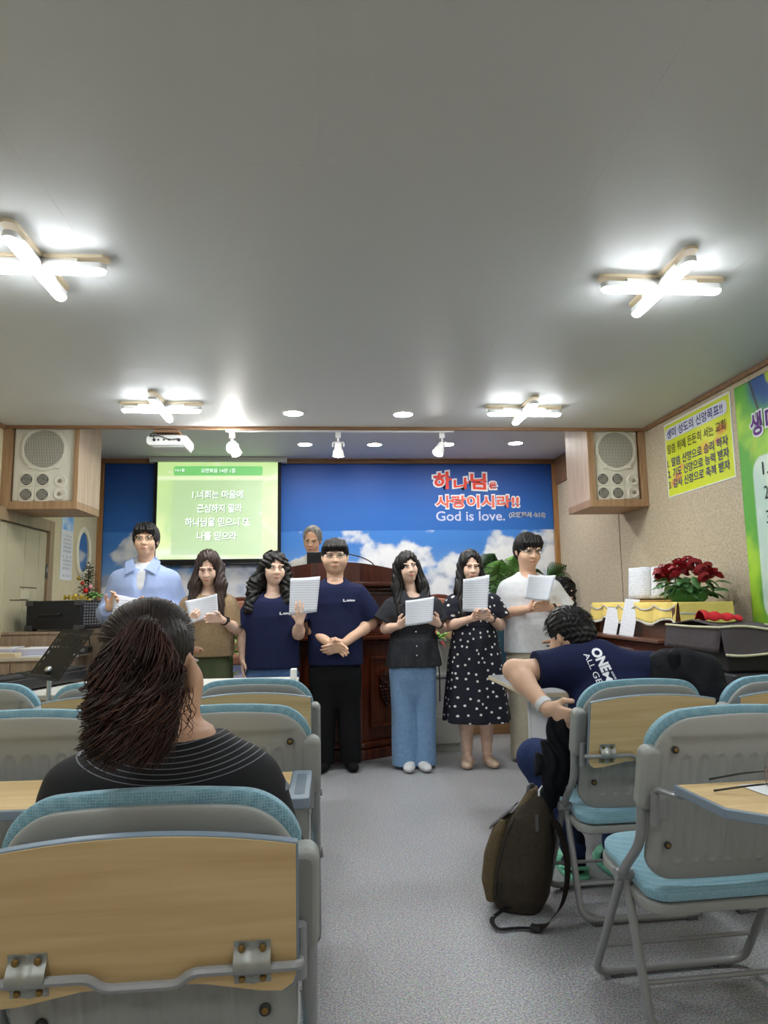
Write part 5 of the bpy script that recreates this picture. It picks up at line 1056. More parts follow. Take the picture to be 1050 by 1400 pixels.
# ------------------------------------------------------------------ the singers
RB, RC, RH = .005, .0065, .005
def core(F, zs, sw, wz, wr, hz, hc, neck=.052, nb=(0, .012), slope=.04):
    h = sw/2-.03; F.loft([(zs+slope, nb[0], nb[1], .06, .055), (zs+.0, 0, 0, h*.8, .07), (zs-.08, 0, 0, h*.9, .09), (wz, 0, 0, wr*.85, wr*.55), (hz, 0, 0, wr*.85, wr*.55)], .03)
    hc = np.array(hc); F.cone((nb[0], nb[1], zs-.02), (hc[0], hc[1]+.03, hc[2]-.05), neck*1.08, neck*.97, .03)
def head(t, F, hc, R, s, wide=1., jaw=1., **k): add_head(F, hc, R, s, wide, jaw=jaw); face_parts(t, hc, R, s, wide, **k)
def trousers(t, name, m, zt, hr, legs, z0=.03, dep=.72, k=.03, w=None, amp=.004, seed=1):
    """legs: (x_hip, x_ankle, r_top, r_knee, r_cuff)"""
    F = Field((-.32, -.2, 0), (.32, .2, zt+.03), RC); cx = (legs[0][0]+legs[1][0])/2
    F.loft([(zt, cx, 0, hr, hr*dep), (zt-.12, cx, 0, hr*1.0, hr*dep*1.02), (zt-.17, cx, .0, hr*.99, hr*dep), (zt-.3, cx, 0, hr*.86, hr*dep*.7), (zt-.36, cx, 0, hr*.6, hr*dep*.4)], .04)
    for xh, xa, a, b, c in legs: F.loft([(zt-.1, xh, 0, a, a*1.15), ((zt+z0)/2, (xh+xa)/2, 0, b, b*1.12), (z0, xa, 0, c, c*1.1)], k)
    F.ripple(amp, folds(seed)); return sk(t, F, name, m)
def feet(t, xs, m, name='sock', y=-.05, L=.115, w=.042, h=.05, a=.12):
    for i, x in enumerate(xs):
        F = Field((x-.12, -.28, 0), (x+.12, .12, .16), .005); s = -1 if i == 0 else 1
        F.ell((x+s*.012, y-.045, .028), (w, L*.75, h*.62), .03, RM(s*-a).T); F.ell((x, y+.04, .035), (w*.8, .05, .036), .03); F.cone((x, y+.05, .04), (x, y+.055, .12), .038, .038, .02)
        F.loft([(-.05, 0, 0, 9, 9), (0.002, 0, 0, 9, 9)], 0, mode='sub') if False else None
        sk(t, F, name, m)
def shoulders(F, zs, x, r=.06): 
    for s in (-1, 1): F.cone((s*x*.45, .0, zs-.03), (s*x, 0, zs-.06), r, r, .04)
def tee(F, zs, sw, wz, wr, hz, hr, sh, sl, sr=(.078, .082), dep=1., k=.03, neck=(.066, .062), slope=.04):
    F.loft(torso(zs, sw, wz, wr, hz, hr, dep, neck, slope=slope), .02)
    for (a, b) in zip(sh, sl): a = (a[0]*.94, a[1], a[2]-.028); F.cone(a, b, sr[0]*.88, sr[1], .045, (1, 1, 1), True)
    neckline(F, zs+slope*.5, neck[0]+.008)
def chest_mark(t, x, z, y, w=.085):
    g = BM(); o = None
    for a, b, c, d in ((0, .1, 0, 1), (.1, .25, 0, .3), (.3, .38, .1, .75), (.4, .52, .1, .75), (.55, .66, .15, .8), (.69, .8, .1, .75), (.83, 1, .15, .7)): box(g, x+a*w, x+b*w, y-.002, y, z+c*.02, z+d*.02)
    o = obj('chest_print', g, M_LW, t)

# centre man: navy tee, black trousers, hands clasped
t = person('p', 'man in navy t-shirt and black trousers with clasped hands', .045, 5.25)
R = RM(.0, .06, 0); hc = (.0, -.005, 1.525); F = Field((-.34, -.3, .78), (.38, .2, 1.72), RB)
core(F, 1.30, .42, .95, .19, .8, hc, .06); head(t, F, hc, R, 1.07, 1.1, 1.18, look='down', glasses=M_SILV)
arm(F, (-.15, 0, 1.235), (-.20, .02, 1.01), (-.045, -.2, .895), (.056, .046, .043, .03)); arm(F, (.155, 0, 1.235), (.265, .01, 1.03), (.06, -.2, .895), (.056, .046, .043, .03))
hand(F, (-.045, -.2, .895), (.8, -.25, -.35), (-.2, -.6, -.5), (.1, -.3, .9), .35, 1.05); hand(F, (.06, -.205, .895), (-.8, -.2, -.35), (.2, .8, -.4), (.1, -.2, .9), .35, 1.05)
sk(t, F, 'body', SK_M)
F = Field((-.36, -.26, .7), (.38, .24, 1.42), RC); tee(F, 1.30, .42, .95, .205, .735, .2, ((-.16, 0, 1.27), (.18, 0, 1.27)), ((-.19, .01, 1.08), (.275, .01, 1.07)), (.082, .088), 1.15); F.ripple(.004, folds(3)); sk(t, F, 'shirt', cloth('navy', hexc(29, 35, 68)))
chest_mark(t, .055, 1.185, -.146)
trousers(t, 'trousers', cloth('black', hexc(24, 24, 26)), .80, .185, ((-.09, -.085, .1, .085, .075), (.085, .105, .1, .085, .075)), .04, .8, seed=4); feet(t, (-.085, .105), cloth('blacksock', hexc(20, 20, 22)), 'shoe')
F = Field((-.12, -.16, 1.4), (.12, .16, 1.72), RH); hair_cap(F, hc, R, 1.07, 1.12, 1.0, fz=-.04, face=(.064, .084)); locks(F, hc, R, 1.07, ((-.05, -.064, .012, .014), (-.03, -.046, .028, .014), (-.01, -.026, .034, .014), (.0, -.006, .032, .014), (.02, .016, .036, .014), (.035, .036, .03, .014), (.05, .054, .026, .014), (.055, .068, .008, .012)), 1.08); F.ripple(.0028, strand_groove(hc)); sk(t, F, 'hair', H_BLK)

# tall man at the left: striped blue shirt over white tee
t = person('p', 'man with glasses in pale blue striped shirt over white t-shirt', -1.335, 5.25)
R = RM(.12, -.02, 0); hc = (.0, -.01, 1.655); F = Field((-.36, -.36, .9), (.36, .2, 1.84), RB); core(F, 1.43, .42, 1.1, .17, .92, hc, .056)
head(t, F, hc, R, 1.02, 1., .95, look='front', glasses=M_GOLD); hand(F, (-.17, -.25, 1.17), (.4, -.3, .5), (.5, -.5, 0), (0, -.2, 1), .5); hand(F, (.12, -.25, 1.14), (-.5, -.3, .5), (-.5, -.5, 0), (0, -.2, 1), .5)
for a in ((-.155, 0, 1.33, -.25, .01, 1.12, -.17, -.25, 1.17), (.155, 0, 1.33, .24, .01, 1.12, .12, -.25, 1.14)): arm(F, a[:3], a[3:6], a[6:])
sk(t, F, 'body', SK_M)
F = Field((-.4, -.4, .75), (.4, .24, 1.56), RC); F.loft(torso(1.43, .46, 1.08, .215, .80, .22, 1.15, (.072, .068)), .02)
for s in (-1, 1): F.cone((s*.175, 0, 1.355), (s*.262, .01, 1.13), .076, .072, .045); F.cone((s*.262, .01, 1.13), (-.19 if s < 0 else .14, -.23, 1.16 if s < 0 else 1.13), .07, .05, .03, (1, 1, 1), True)
neckline(F, 1.45, .08); F.cone((0, -.15, 1.52), (0, -.19, 1.15), .085, .02, .01, mode='sub'); F.ripple(.005, folds(8)); m = cloth('blue_stripe', hexc(156, 176, 220)); nt = m.node_tree; P = nt.nodes['Principled BSDF']
tc = N(m, 'ShaderNodeTexCoord'); wv = N(m, 'ShaderNodeTexWave', Scale=60., Distortion=.4); wv.bands_direction = 'X'; nt.links.new(tc.outputs['Object'], wv.inputs['Vector']); rp = N(m, 'ShaderNodeValToRGB'); rp.color_ramp.elements[0].color = (*hexc(140, 164, 214), 1); rp.color_ramp.elements[1].color = (*hexc(184, 198, 232), 1); nt.links.new(wv.outputs[0], rp.inputs[0]); nt.links.new(rp.outputs[0], P.inputs['Base Color'])
sk(t, F, 'shirt', m)
F = Field((-.2, -.2, 1.1), (.2, .2, 1.54), RC); F.loft([(q[0], q[1], q[2], q[3]*.9, q[4]*.88) for q in torso(1.43, .40, 1.1, .17, 1.1, .17, 1.15, (.066, .062))], .02); sk(t, F, 'undershirt', cloth('white_tee', hexc(228, 228, 230)))
for s in (-1, 1):
    P = [(s*.075, -.02, 1.535), (s*.07, -.075, 1.515), (s*.03, -.135, 1.44), (s*.105, -.13, 1.40), (s*.125, -.07, 1.49)]; g = BM(); vs = [g.verts.new(p) for p in P]; g.faces.new(vs); bmesh.ops.solidify(g, geom=g.faces[:], thickness=.006); obj('collar', g, m, t)
for z in (1.2, 1.12, 1.04): obj('button', ball((.0, -.142, z), (.006, .003, .006), None, 1), M_WHITE, t)
trousers(t, 'trousers', cloth('charcoal', hexc(60, 62, 68)), .86, .18, ((-.09, -.09, .1, .08, .07), (.09, .09, .1, .08, .07))); feet(t, (-.09, .09), cloth('whitesock', hexc(220, 220, 220)))
F = Field((-.12, -.16, 1.52), (.12, .16, 1.85), RH); hair_cap(F, hc, R, 1.03, 1.03, 1.03, fz=-.03, face=(.06, .088)); locks(F, hc, R, 1.03, ((.0, -.028, .05, .016), (-.01, -.045, .036, .016), (-.03, -.058, .02, .016), (-.04, -.066, .004, .015), (.01, .022, .052, .016), (.015, .04, .03, .016), (.03, .056, .014, .016), (.04, .066, -.002, .015)), 1.03); F.ripple(.0035, strand_groove(hc, n=22)); sk(t, F, 'hair', H_BLK)

# woman in beige knit
t = person('p', 'long-haired woman in beige knit top and olive skirt reading', -.868, 5.2)
R = RM(.02, .32, 0); hc = (-.002, -.03, 1.445); F = Field((-.3, -.38, .75), (.3, .2, 1.62), RB); core(F, 1.235, .34, .95, .14, .8, hc, .045)
head(t, F, hc, R, .99, .95, .9, look='down', lip=M_LIP); arm(F, (-.135, 0, 1.16), (-.20, .02, 1.0), (-.115, -.21, 1.055), (.042, .035, .034, .023)); arm(F, (.135, 0, 1.16), (.205, -.02, 1.0), (.13, -.23, 1.075), (.042, .035, .034, .023))
hand(F, (-.115, -.21, 1.055), (.55, -.45, .35), (.6, -.3, .2), (-.2, -.5, .9), .6, .92); hand(F, (.13, -.23, 1.075), (-.75, -.3, .15), (-.3, -.5, .5), (.0, -.3, 1), .5, .92); sk(t, F, 'body', SK_F)
F = Field((-.34, -.26, .78), (.34, .24, 1.36), RC); F.loft(torso(1.235, .38, 1.0, .185, .815, .185, 1.1, (.072, .066)), .02)
for s in (-1, 1): F.cone((s*.14, 0, 1.17), (s*.205, .0, 1.01), .066, .08, .045, (1, 1, 1), True)
neckline(F, 1.255, .082)
F.ripple(.003, lambda x, y, z: folds(5)(x, y, z)+.0*x); sk(t, F, 'knit_top', cloth('beige_knit', hexc(168, 144, 112), hexc(146, 122, 92), 60., (220, .7)))
F = Field((-.26, -.24, .2), (.26, .24, .87), RC); F.loft([(.85, 0, 0, .14, .105), (.75, 0, 0, .17, .125), (.25, 0, 0, .225, .18)], .02, wave=lambda th, z: .035*np.sin(th*11)*np.clip((.85-z)*1.6, 0, 1)); sk(t, F, 'skirt', cloth('olive', hexc(84, 92, 66)))
trousers(t, 'legs', SK_F, .4, .11, ((-.07, -.07, .055, .05, .04), (.07, .07, .055, .05, .04)), .03, .7, amp=0); feet(t, (-.07, .07), MATS['cloth_whitesock'])
F = Field((-.2, -.24, 1.03), (.2, .18, 1.64), RH); hair_cap(F, hc, R, 1.01, 1., 1.02, fz=-.008, fy=-.122, face=(.05, .096))
for s in (-1, 1): F.cone((s*.062, -.02, 1.47), (s*.092, -.05, 1.32), .034, .042, .03, (1, 1.2, 1)); F.cone((s*.092, -.05, 1.32), (s*.1, -.115, 1.09), .042, .026, .03)
F.cone((0, .07, 1.45), (0, .1, 1.12), .085, .08, .03, (1.2, .7, 1)); F.ripple(.003, lambda x, y, z: np.sin(x*230+6*np.sin(z*16))+.6*np.sin(x*110+y*150)); sk(t, F, 'hair', hair_mat('longbrown', hexc(38, 30, 27), hexc(66, 50, 43), (80, 80, 5)))
bracelet(t, (.142, -.2, 1.065), (-.075, -.21, .075), .027, .016, M_BLACK, (.3, -.8, .4))
paper('song sheet held low by the beige-topped woman', (-.986, 4.95, 1.205), (-.769, 4.95, 1.252), (-.939, 4.93, 1.055), (-.757, 4.93, 1.112)); paper('song sheet half hidden behind the ponytailed head', (-1.467, 4.96, 1.262), (-1.262, 4.96, 1.22), (-1.46, 4.9, .99), (-1.26, 4.9, .98))

# woman in navy tee raising her sheet
t = person('p', 'wavy-haired woman in navy t-shirt raising her sheet beside a man', -.41, 5.2)
R = RM(.28, .03, .03); hc = (.012, -.01, 1.435); F = Field((-.3, -.36, .6), (.34, .2, 1.6), RB); core(F, 1.205, .36, .92, .165, .76, hc, .05)
head(t, F, hc, R, .97, 1.02, 1.02, look='side', lip=M_LIP); arm(F, (-.145, 0, 1.14), (-.215, .02, .95), (-.205, -.03, .785), (.05, .041, .037, .026)); arm(F, (.145, 0, 1.14), (.19, -.09, .965), (.205, -.235, 1.045), (.05, .042, .038, .026))
hand(F, (-.205, -.03, .785), (.05, -.15, -1), (1, .0, 0), (0, -1, 0), .25, .95); hand(F, (.205, -.235, 1.045), (.12, -.25, 1), (.0, .9, .2), (-1, -.2, 0), .22, .95, spread=1.25); sk(t, F, 'body', SK_F)
F = Field((-.32, -.26, .69), (.32, .24, 1.32), RC); tee(F, 1.205, .38, .92, .19, .725, .198, ((-.155, 0, 1.18), (.155, 0, 1.18)), ((-.205, .01, 1.02), (.2, -.02, 1.03)), (.074, .08), 1.15); F.ripple(.004, folds(13)); sk(t, F, 'shirt', MATS['cloth_navy'])
chest_mark(t, .06, 1.10, -.142)
trousers(t, 'jeans', cloth('denim', hexc(84, 116, 162), hexc(70, 98, 142), 60.), .78, .185, ((-.09, -.09, .1, .08, .065), (.09, .09, .1, .08, .065))); feet(t, (-.09, .09), MATS['cloth_whitesock'])
F = Field((-.24, -.2, 1.08), (.24, .2, 1.6), RH); hair_cap(F, hc, R, 1.0, 1.04, 1.05, fz=-.012, fy=-.118, face=(.056, .095))
for s, e in ((-1, 1.14), (1, 1.2)): F.cone((s*.068+.01, .01, 1.45), (s*.115-.01, .0, 1.32), .042, .055, .03); F.cone((s*.115-.01, .0, 1.32), (s*.14-.02, -.07, e), .055, .04, .03)
F.cone((0, .07, 1.44), (0, .09, 1.14), .1, .095, .03, (1.15, .7, 1)); F.ripple(.006, lambda x, y, z: np.sin(x*95+5*np.sin(z*38)+z*20)+.6*np.sin(y*120+4*np.sin(z*40))); sk(t, F, 'hair', H_BLK)
paper('song sheet held up high in front of the navy t-shirts', (-.267, 4.94, 1.352), (-.06, 4.94, 1.363), (-.276, 4.92, 1.098), (-.086, 4.92, 1.118))

# woman in dark blouse and wide jeans
t = person('p', 'woman with tilted head in dark blouse and wide jeans', .615, 5.2)
R = RM(.12, -.02, -.17); hc = (-.033, -.015, 1.432); F = Field((-.32, -.38, .85), (.32, .2, 1.58), RB); core(F, 1.195, .36, .95, .13, .88, hc, .043, (-.0, .01))
head(t, F, hc, R, .95, .93, .9, look='front', lip=M_LIPR, eyes=1.15); arm(F, (-.145, 0, 1.13), (-.205, .0, .985), (-.125, -.2, 1.01), (.042, .036, .034, .023)); arm(F, (.145, 0, 1.13), (.215, .0, .985), (.155, -.21, 1.02), (.042, .036, .034, .023))
hand(F, (-.125, -.2, 1.01), (.55, -.45, .35), (.5, -.2, .3), (-.1, -.5, .9), .6, .92); hand(F, (.155, -.21, 1.02), (-.6, -.4, .35), (-.5, -.2, .3), (.1, -.5, .9), .6, .92); sk(t, F, 'body', SK_F)
F = Field((-.34, -.28, .69), (.34, .26, 1.32), RC); m = cloth('dark_blouse', hexc(54, 55, 60), hexc(44, 45, 50), 40.)
F.loft(torso(1.195, .40, .94, .158, .925, .155, 1.12, (.068, .06)), .02); F.loft([(.945, 0, 0, .15, .115), (.90, 0, 0, .175, .135), (.715, 0, 0, .2, .16)], .01, wave=lambda th, z: .06*np.sin(th*9)*np.clip((.93-z)*6, 0, 1))
for s in (-1, 1): F.cone((s*.15, 0, 1.14), (s*.215, .0, 1.035), .07, .09, .045, (1, 1, 1), True)
neckline(F, 1.215, .075)
F.cone((0, -.16, 1.32), (0, -.17, 1.14), .06, .01, .01, mode='sub'); F.ripple(.003, folds(23)); sk(t, F, 'blouse', m)
obj('belt', lathe([(.166, .917), (.17, .924), (.17, .94), (.166, .947)], 40), m, t, smooth=True).scale = (1, .74, 1)
for z in (1.11, 1.02, .965, .865, .80): obj('button', ball((.004, -.135 if z > .9 else -.16, z), (.006, .004, .006), None, 1), M_WHITE, t)
for s in (-1, 1): P = [(s*.07, -.02, 1.285), (s*.066, -.07, 1.265), (s*.014, -.128, 1.175), (s*.085, -.12, 1.155), (s*.11, -.06, 1.235)]; g = BM(); g.faces.new([g.verts.new(p) for p in P]); bmesh.ops.solidify(g, geom=g.faces[:], thickness=.006); obj('collar', g, m, t)
obj('belt_tie', tube([(.165, -.06, .93), (.17, -.09, .8), (.172, -.1, .6), (.17, -.1, .47)], .005, 6), m, t, smooth=True)
trousers(t, 'jeans', cloth('light_denim', hexc(132, 164, 200), hexc(112, 146, 186), 50.), .80, .165, ((-.085, -.085, .095, .085, .085), (.07, .062, .095, .085, .085)), .02, .8, k=.015, amp=.005, seed=24); feet(t, (-.05, .04), MATS['cloth_whitesock'], y=-.08)
F = Field((-.24, -.2, 1.06), (.2, .2, 1.6), RH); hair_cap(F, hc, R, .98, .98, 1.03, fz=-.01, fy=-.12, face=(.05, .098))
F.cone((-.11, .0, 1.45), (-.115, -.02, 1.28), .032, .042, .03); F.cone((-.115, -.02, 1.28), (-.105, -.1, 1.09), .042, .03, .03); F.cone((.03, .02, 1.44), (.075, .0, 1.30), .036, .042, .03); F.cone((.075, .0, 1.30), (.115, -.07, 1.14), .042, .03, .03); F.cone((-.02, .07, 1.43), (0, .09, 1.12), .085, .085, .03, (1.2, .7, 1))
F.ripple(.003, lambda x, y, z: np.sin(x*210+5*np.sin(z*18))+.6*np.sin(x*100+y*150)); sk(t, F, 'hair', H_BLK)
bracelet(t, (.166, -.185, 1.015), (-.06, -.21, .035), .027, .016, M_BLACK, (.4, -.6, .5))
paper('song sheet held in both hands by the dark-bloused woman', (.533, 4.935, 1.185), (.736, 4.935, 1.212), (.527, 4.905, 1.01), (.717, 4.905, 1.035))

# woman in polka dot dress
t = person('p', 'woman in navy polka dot dress holding her sheet up', 1.07, 5.2)
R = RM(.0, .12, 0); hc = (-.018, -.015, 1.435); F = Field((-.3, -.36, .0), (.3, .2, 1.58), RB); core(F, 1.215, .35, 1.04, .13, .3, hc, .043)
head(t, F, hc, R, .96, .93, .9, look='down', lip=M_LIPR); arm(F, (-.14, 0, 1.15), (-.195, .0, .995), (-.06, -.235, 1.055), (.044, .037, .034, .023)); arm(F, (.14, 0, 1.15), (.195, .0, .995), (.065, -.235, 1.055), (.044, .037, .034, .023))
hand(F, (-.06, -.235, 1.055), (.75, -.2, .3), (.3, -.8, .3), (-.1, -.2, .9), .45, .92); hand(F, (.065, -.235, 1.055), (-.75, -.25, .3), (-.3, -.8, .3), (.1, -.2, .9), .45, .92)
for x in (-.075, .07): F.cone((x, 0, .5), (x, .01, .3), .062, .056, .02); F.cone((x, .01, .3), (x, .02, .09), .055, .034, .02); F.ell((x, -.03, .045), (.036, .08, .032), .03)
sk(t, F, 'body', SK_F)
m = mat('cloth_polka', hexc(22, 24, 40), .85); nt = m.node_tree; tc = N(m, 'ShaderNodeTexCoord'); sp = N(m, 'ShaderNodeSeparateXYZ'); nt.links.new(tc.outputs['Object'], sp.inputs[0]); an = N(m, 'ShaderNodeMath', operation='ARCTAN2'); nt.links.new(sp.outputs[0], an.inputs[0]); nt.links.new(sp.outputs[1], an.inputs[1])
an2 = N(m, 'ShaderNodeMath', operation='MULTIPLY'); an2.inputs[1].default_value = .17; nt.links.new(an.outputs[0], an2.inputs[0]); cb = N(m, 'ShaderNodeCombineXYZ'); nt.links.new(an2.outputs[0], cb.inputs[0]); nt.links.new(sp.outputs[2], cb.inputs[1])
vo = N(m, 'ShaderNodeTexVoronoi', Scale=17., voronoi_dimensions='2D'); vo.inputs['Randomness'].default_value = .75; nt.links.new(cb.outputs[0], vo.inputs['Vector']); lt = N(m, 'ShaderNodeMath', operation='LESS_THAN'); lt.inputs[1].default_value = .14; nt.links.new(vo.outputs['Distance'], lt.inputs[0])
mx = N(m, 'ShaderNodeMixRGB'); mx.inputs[1].default_value = (*hexc(20, 22, 38), 1); mx.inputs[2].default_value = (.8, .8, .78, 1); nt.links.new(lt.outputs[0], mx.inputs[0]); nt.links.new(mx.outputs[0], nt.nodes['Principled BSDF'].inputs['Base Color'])
F = Field((-.34, -.3, .27), (.34, .3, 1.34), RC); F.loft(torso(1.215, .37, 1.04, .148, 1.0, .15, 1.1, (.08, .066)), .02); F.loft([(1.06, 0, 0, .14, .11), (1.0, 0, 0, .158, .12), (.75, 0, 0, .2, .16), (.315, 0, 0, .245, .2)], .02, wave=lambda th, z: .045*np.sin(th*7+.6)*np.clip((1.0-z)*1.5, 0, 1))
for s in (-1, 1): F.cone((s*.145, 0, 1.16), (s*.195, .0, 1.05), .07, .08, .045, (1, 1, 1), True)
neckline(F, 1.235, .088)
F.ripple(.003, folds(33)); sk(t, F, 'dress', m)
for i, x in enumerate((-.085, .075)):
    F = Field((x-.1, -.22, 0), (x+.1, .1, .12), .005); s = (-1, 1)[i]; F.ell((x+s*.012, -.065, .026), (.043, .088, .034), .02, RM(-s*.12).T); F.ell((x, .025, .035), (.036, .04, .045), .02); F.ell((x, -.0, .09), (.03, .045, .035), .01, None, 'sub'); sk(t, F, 'slip_on_shoe', mat('beige_shoe', hexc(214, 186, 160), .7))
F = Field((-.2, -.2, 1.0), (.2, .2, 1.6), RH); hair_cap(F, hc, R, .98, .98, 1.03, fz=-.01, fy=-.12, face=(.051, .098))
F.cone((-.085, .0, 1.44), (-.105, -.03, 1.26), .032, .042, .03); F.cone((-.105, -.03, 1.26), (-.1, -.115, 1.07), .04, .028, .03); F.cone((.05, .01, 1.44), (.075, .0, 1.30), .032, .036, .03); F.cone((-.0, .07, 1.43), (0, .09, 1.15), .085, .085, .03, (1.1, .7, 1))
F.ripple(.003, lambda x, y, z: np.sin(x*210+5*np.sin(z*18))+.6*np.sin(x*100+y*150)); sk(t, F, 'hair', H_BLK)
bracelet(t, (.085, -.2, 1.048), (-.13, -.235, .06), .027, .016, M_BLACK, (.5, -.5, .5))
paper('song sheet hiding the chin of the polka dot woman', (.945, 4.93, 1.33), (1.135, 4.93, 1.359), (.932, 4.91, 1.105), (1.108, 4.91, 1.10))

# man in white tee
t = person('p', 'man with glasses in white t-shirt and cream trousers reading', 1.525, 5.3)
R = RM(.16, .16, 0); hc = (-.005, -.02, 1.555); F = Field((-.34, -.36, .85), (.38, .2, 1.74), RB); core(F, 1.325, .44, 1.0, .17, .85, hc, .06)
head(t, F, hc, R, 1.09, 1.02, 1.05, look='down', glasses=M_SILV); arm(F, (-.155, 0, 1.25), (-.215, .0, 1.08), (-.075, -.225, 1.115), (.05, .043, .04, .028)); arm(F, (.165, 0, 1.25), (.26, .0, 1.09), (.08, -.225, 1.12), (.05, .043, .04, .028))
hand(F, (-.075, -.225, 1.115), (.8, -.2, .15), (.2, .8, .1), (0, -.4, 1), .35, 1.02); hand(F, (.08, -.23, 1.12), (-.8, -.2, .1), (-.2, -.8, -.1), (0, -.4, 1), .35, 1.02); sk(t, F, 'body', SK_M)
F = Field((-.38, -.26, .76), (.4, .24, 1.45), RC); tee(F, 1.325, .46, 1.0, .2, .79, .205, ((-.17, 0, 1.28), (.19, 0, 1.28)), ((-.215, .0, 1.10), (.265, .0, 1.11)), (.086, .094), 1.12, neck=(.07, .066)); F.ripple(.005, folds(43)); sk(t, F, 'shirt', cloth('white', hexc(226, 227, 230)))
trousers(t, 'trousers', cloth('cream', hexc(206, 196, 172)), .85, .18, ((-.09, -.1, .1, .09, .085), (.085, .10, .1, .09, .085)), .03, .8, seed=44); feet(t, (-.105, .10), MATS['cloth_whitesock'])
F = Field((-.13, -.18, 1.42), (.13, .18, 1.76), RH); hair_cap(F, hc, R, 1.1, 1.05, 1.02, fz=-.045, face=(.062, .084)); locks(F, hc, R, 1.1, ((-.05, -.064, .006, .014), (-.03, -.046, .02, .014), (-.01, -.026, .026, .014), (.0, -.006, .028, .014), (.02, .016, .03, .014), (.035, .036, .024, .014), (.05, .054, .018, .014), (.055, .066, .002, .012)), 1.02); F.ripple(.0028, strand_groove(hc)); sk(t, F, 'hair', H_BLK)
bracelet(t, (.105, -.195, 1.116), (-.18, -.225, .03), .032, .014, M_SILV, (.5, -.5, .5))
paper('song sheet tilted against the white t-shirt', (1.434, 5.0, 1.36), (1.64, 5.0, 1.352), (1.389, 4.96, 1.19), (1.567, 4.96, 1.17))

# elder in grey suit behind the lectern
t = person('p', 'elderly man in grey suit and glasses behind the lectern', -.13, 6.42, .292)
R = RM(-.15, .3, .12); hc = (-.02, -.06, 1.46); F = Field((-.3, -.36, .9), (.3, .2, 1.62), RB); core(F, 1.26, .4, .95, .17, .92, hc, .055, (-.0, -.01)); head(t, F, hc, R, .98, 1., 1., look='down', glasses=M_GOLD)
hand(F, (-.2, -.27, 1.12), (.2, -.8, -.1), (0, 0, -1), (1, 0, 0), .4); hand(F, (.2, -.27, 1.12), (-.2, -.8, -.1), (0, 0, -1), (-1, 0, 0), .4); arm(F, (-.15, 0, 1.18), (-.25, -.03, .98), (-.2, -.27, 1.12)); arm(F, (.15, 0, 1.18), (.25, -.03, .98), (.2, -.27, 1.12)); sk(t, F, 'body', SK_O)
F = Field((-.36, -.34, .55), (.36, .24, 1.36), RC); F.loft(torso(1.26, .44, .95, .19, .6, .2, 1.15, (.075, .07)), .02)
for s in (-1, 1): F.cone((s*.17, 0, 1.21), (s*.255, -.03, .99), .075, .065, .045); F.cone((s*.255, -.03, .99), (s*.205, -.24, 1.11), .062, .05, .03, (1, 1, 1), True)
F.cone((0, -.15, 1.36), (0, -.17, 1.0), .07, .01, .008, mode='sub'); F.ripple(.003, folds(53)); m = cloth('suit_grey', hexc(186, 184, 180)); sk(t, F, 'jacket', m)
F = Field((-.18, -.2, .95), (.18, .18, 1.36), RC); F.loft([(q[0]+.01, q[1], q[2], q[3]*.88, q[4]*.9) for q in torso(1.26, .38, .98, .16, .98, .16, 1.1, (.068, .064))], .02); sk(t, F, 'dress_shirt', cloth('shirt_white', hexc(226, 226, 228)))
obj('necktie', prism([(-.018, 1.27), (.018, 1.27), (.014, 1.24), (.035, 1.0), (0, .96), (-.035, 1.0), (-.014, 1.24)], -.135, -.125), cloth('tie', hexc(40, 44, 60)), t)
trousers(t, 'trousers', m, .7, .18, ((-.09, -.09, .1, .08, .07), (.09, .09, .1, .08, .07))); feet(t, (-.09, .09), MATS['cloth_blacksock'], 'shoe')
F = Field((-.16, -.22, 1.3), (.14, .16, 1.62), RH); hair_cap(F, hc, R, .99, 1.02, 1.0, fz=-.0, fy=-.10, face=(.068, .1)); F.ripple(.0025, strand_groove(hc)); sk(t, F, 'hair', H_GRY)

# person almost hidden behind the white tee: only dark wavy hair shows
t = person('p', 'seated person with dark wavy hair half hidden behind the white t-shirt', 1.93, 5.72, 0, 1.25)
R = RM(-1.2, .1, 0); hc = (0, 0, 1.235); F = Field((-.26, -.2, .42), (.26, .3, 1.36), .006); core(F, 1.0, .36, .7, .15, .45, hc, .045); add_head(F, hc, R, .95); arm(F, (-.16, 0, .96), (-.2, .05, .72), (-.1, .2, .68)); arm(F, (.16, 0, .96), (.2, .05, .72), (.1, .2, .68)); hand(F, (-.1, .2, .68), (0, 1, 0), (0, 0, -1), (1, 0, 0)); hand(F, (.1, .2, .68), (0, 1, 0), (0, 0, -1), (-1, 0, 0)); sk(t, F, 'body', SK_F)
F = Field((-.3, -.22, .44), (.3, .22, 1.1), .008); tee(F, 1.0, .37, .7, .17, .46, .19, ((-.16, 0, .97), (.16, 0, .97)), ((-.2, .05, .78), (.2, .05, .78))); sk(t, F, 'dark_top', cloth('dark_top', hexc(40, 40, 44)))
F = Field((-.26, -.25, .0), (.26, .5, .56), .008)
for s in (-1, 1): F.cone((s*.09, 0, .48), (s*.11, .4, .47), .09, .07, .03); F.cone((s*.11, .4, .47), (s*.11, .38, .02), .065, .05, .03)
sk(t, F, 'trousers', MATS['cloth_charcoal'])
F = Field((-.2, -.2, .98), (.2, .2, 1.42), RH); F.ell((0, .01, 1.265), (.105, .115, .1), .02); F.ell((.03, .0, 1.15), (.1, .1, .1), .04); F.ell((.05, .0, 1.05), (.07, .08, .06), .04); F.ripple(.007, lambda x, y, z: np.sin(x*95+5*np.sin(z*38)+z*20)+.6*np.sin(y*120+4*np.sin(z*40))); sk(t, F, 'hair', H_BLK)
st = thing('round_stool', 'stool under the seated person behind the white t-shirt', 'stool', (1.93, 5.72, 0)); obj('seat', lathe([(.17, .36), (.18, .375), (.18, .4), (.16, .412)], 24), M_BLACK, st, smooth='auto')
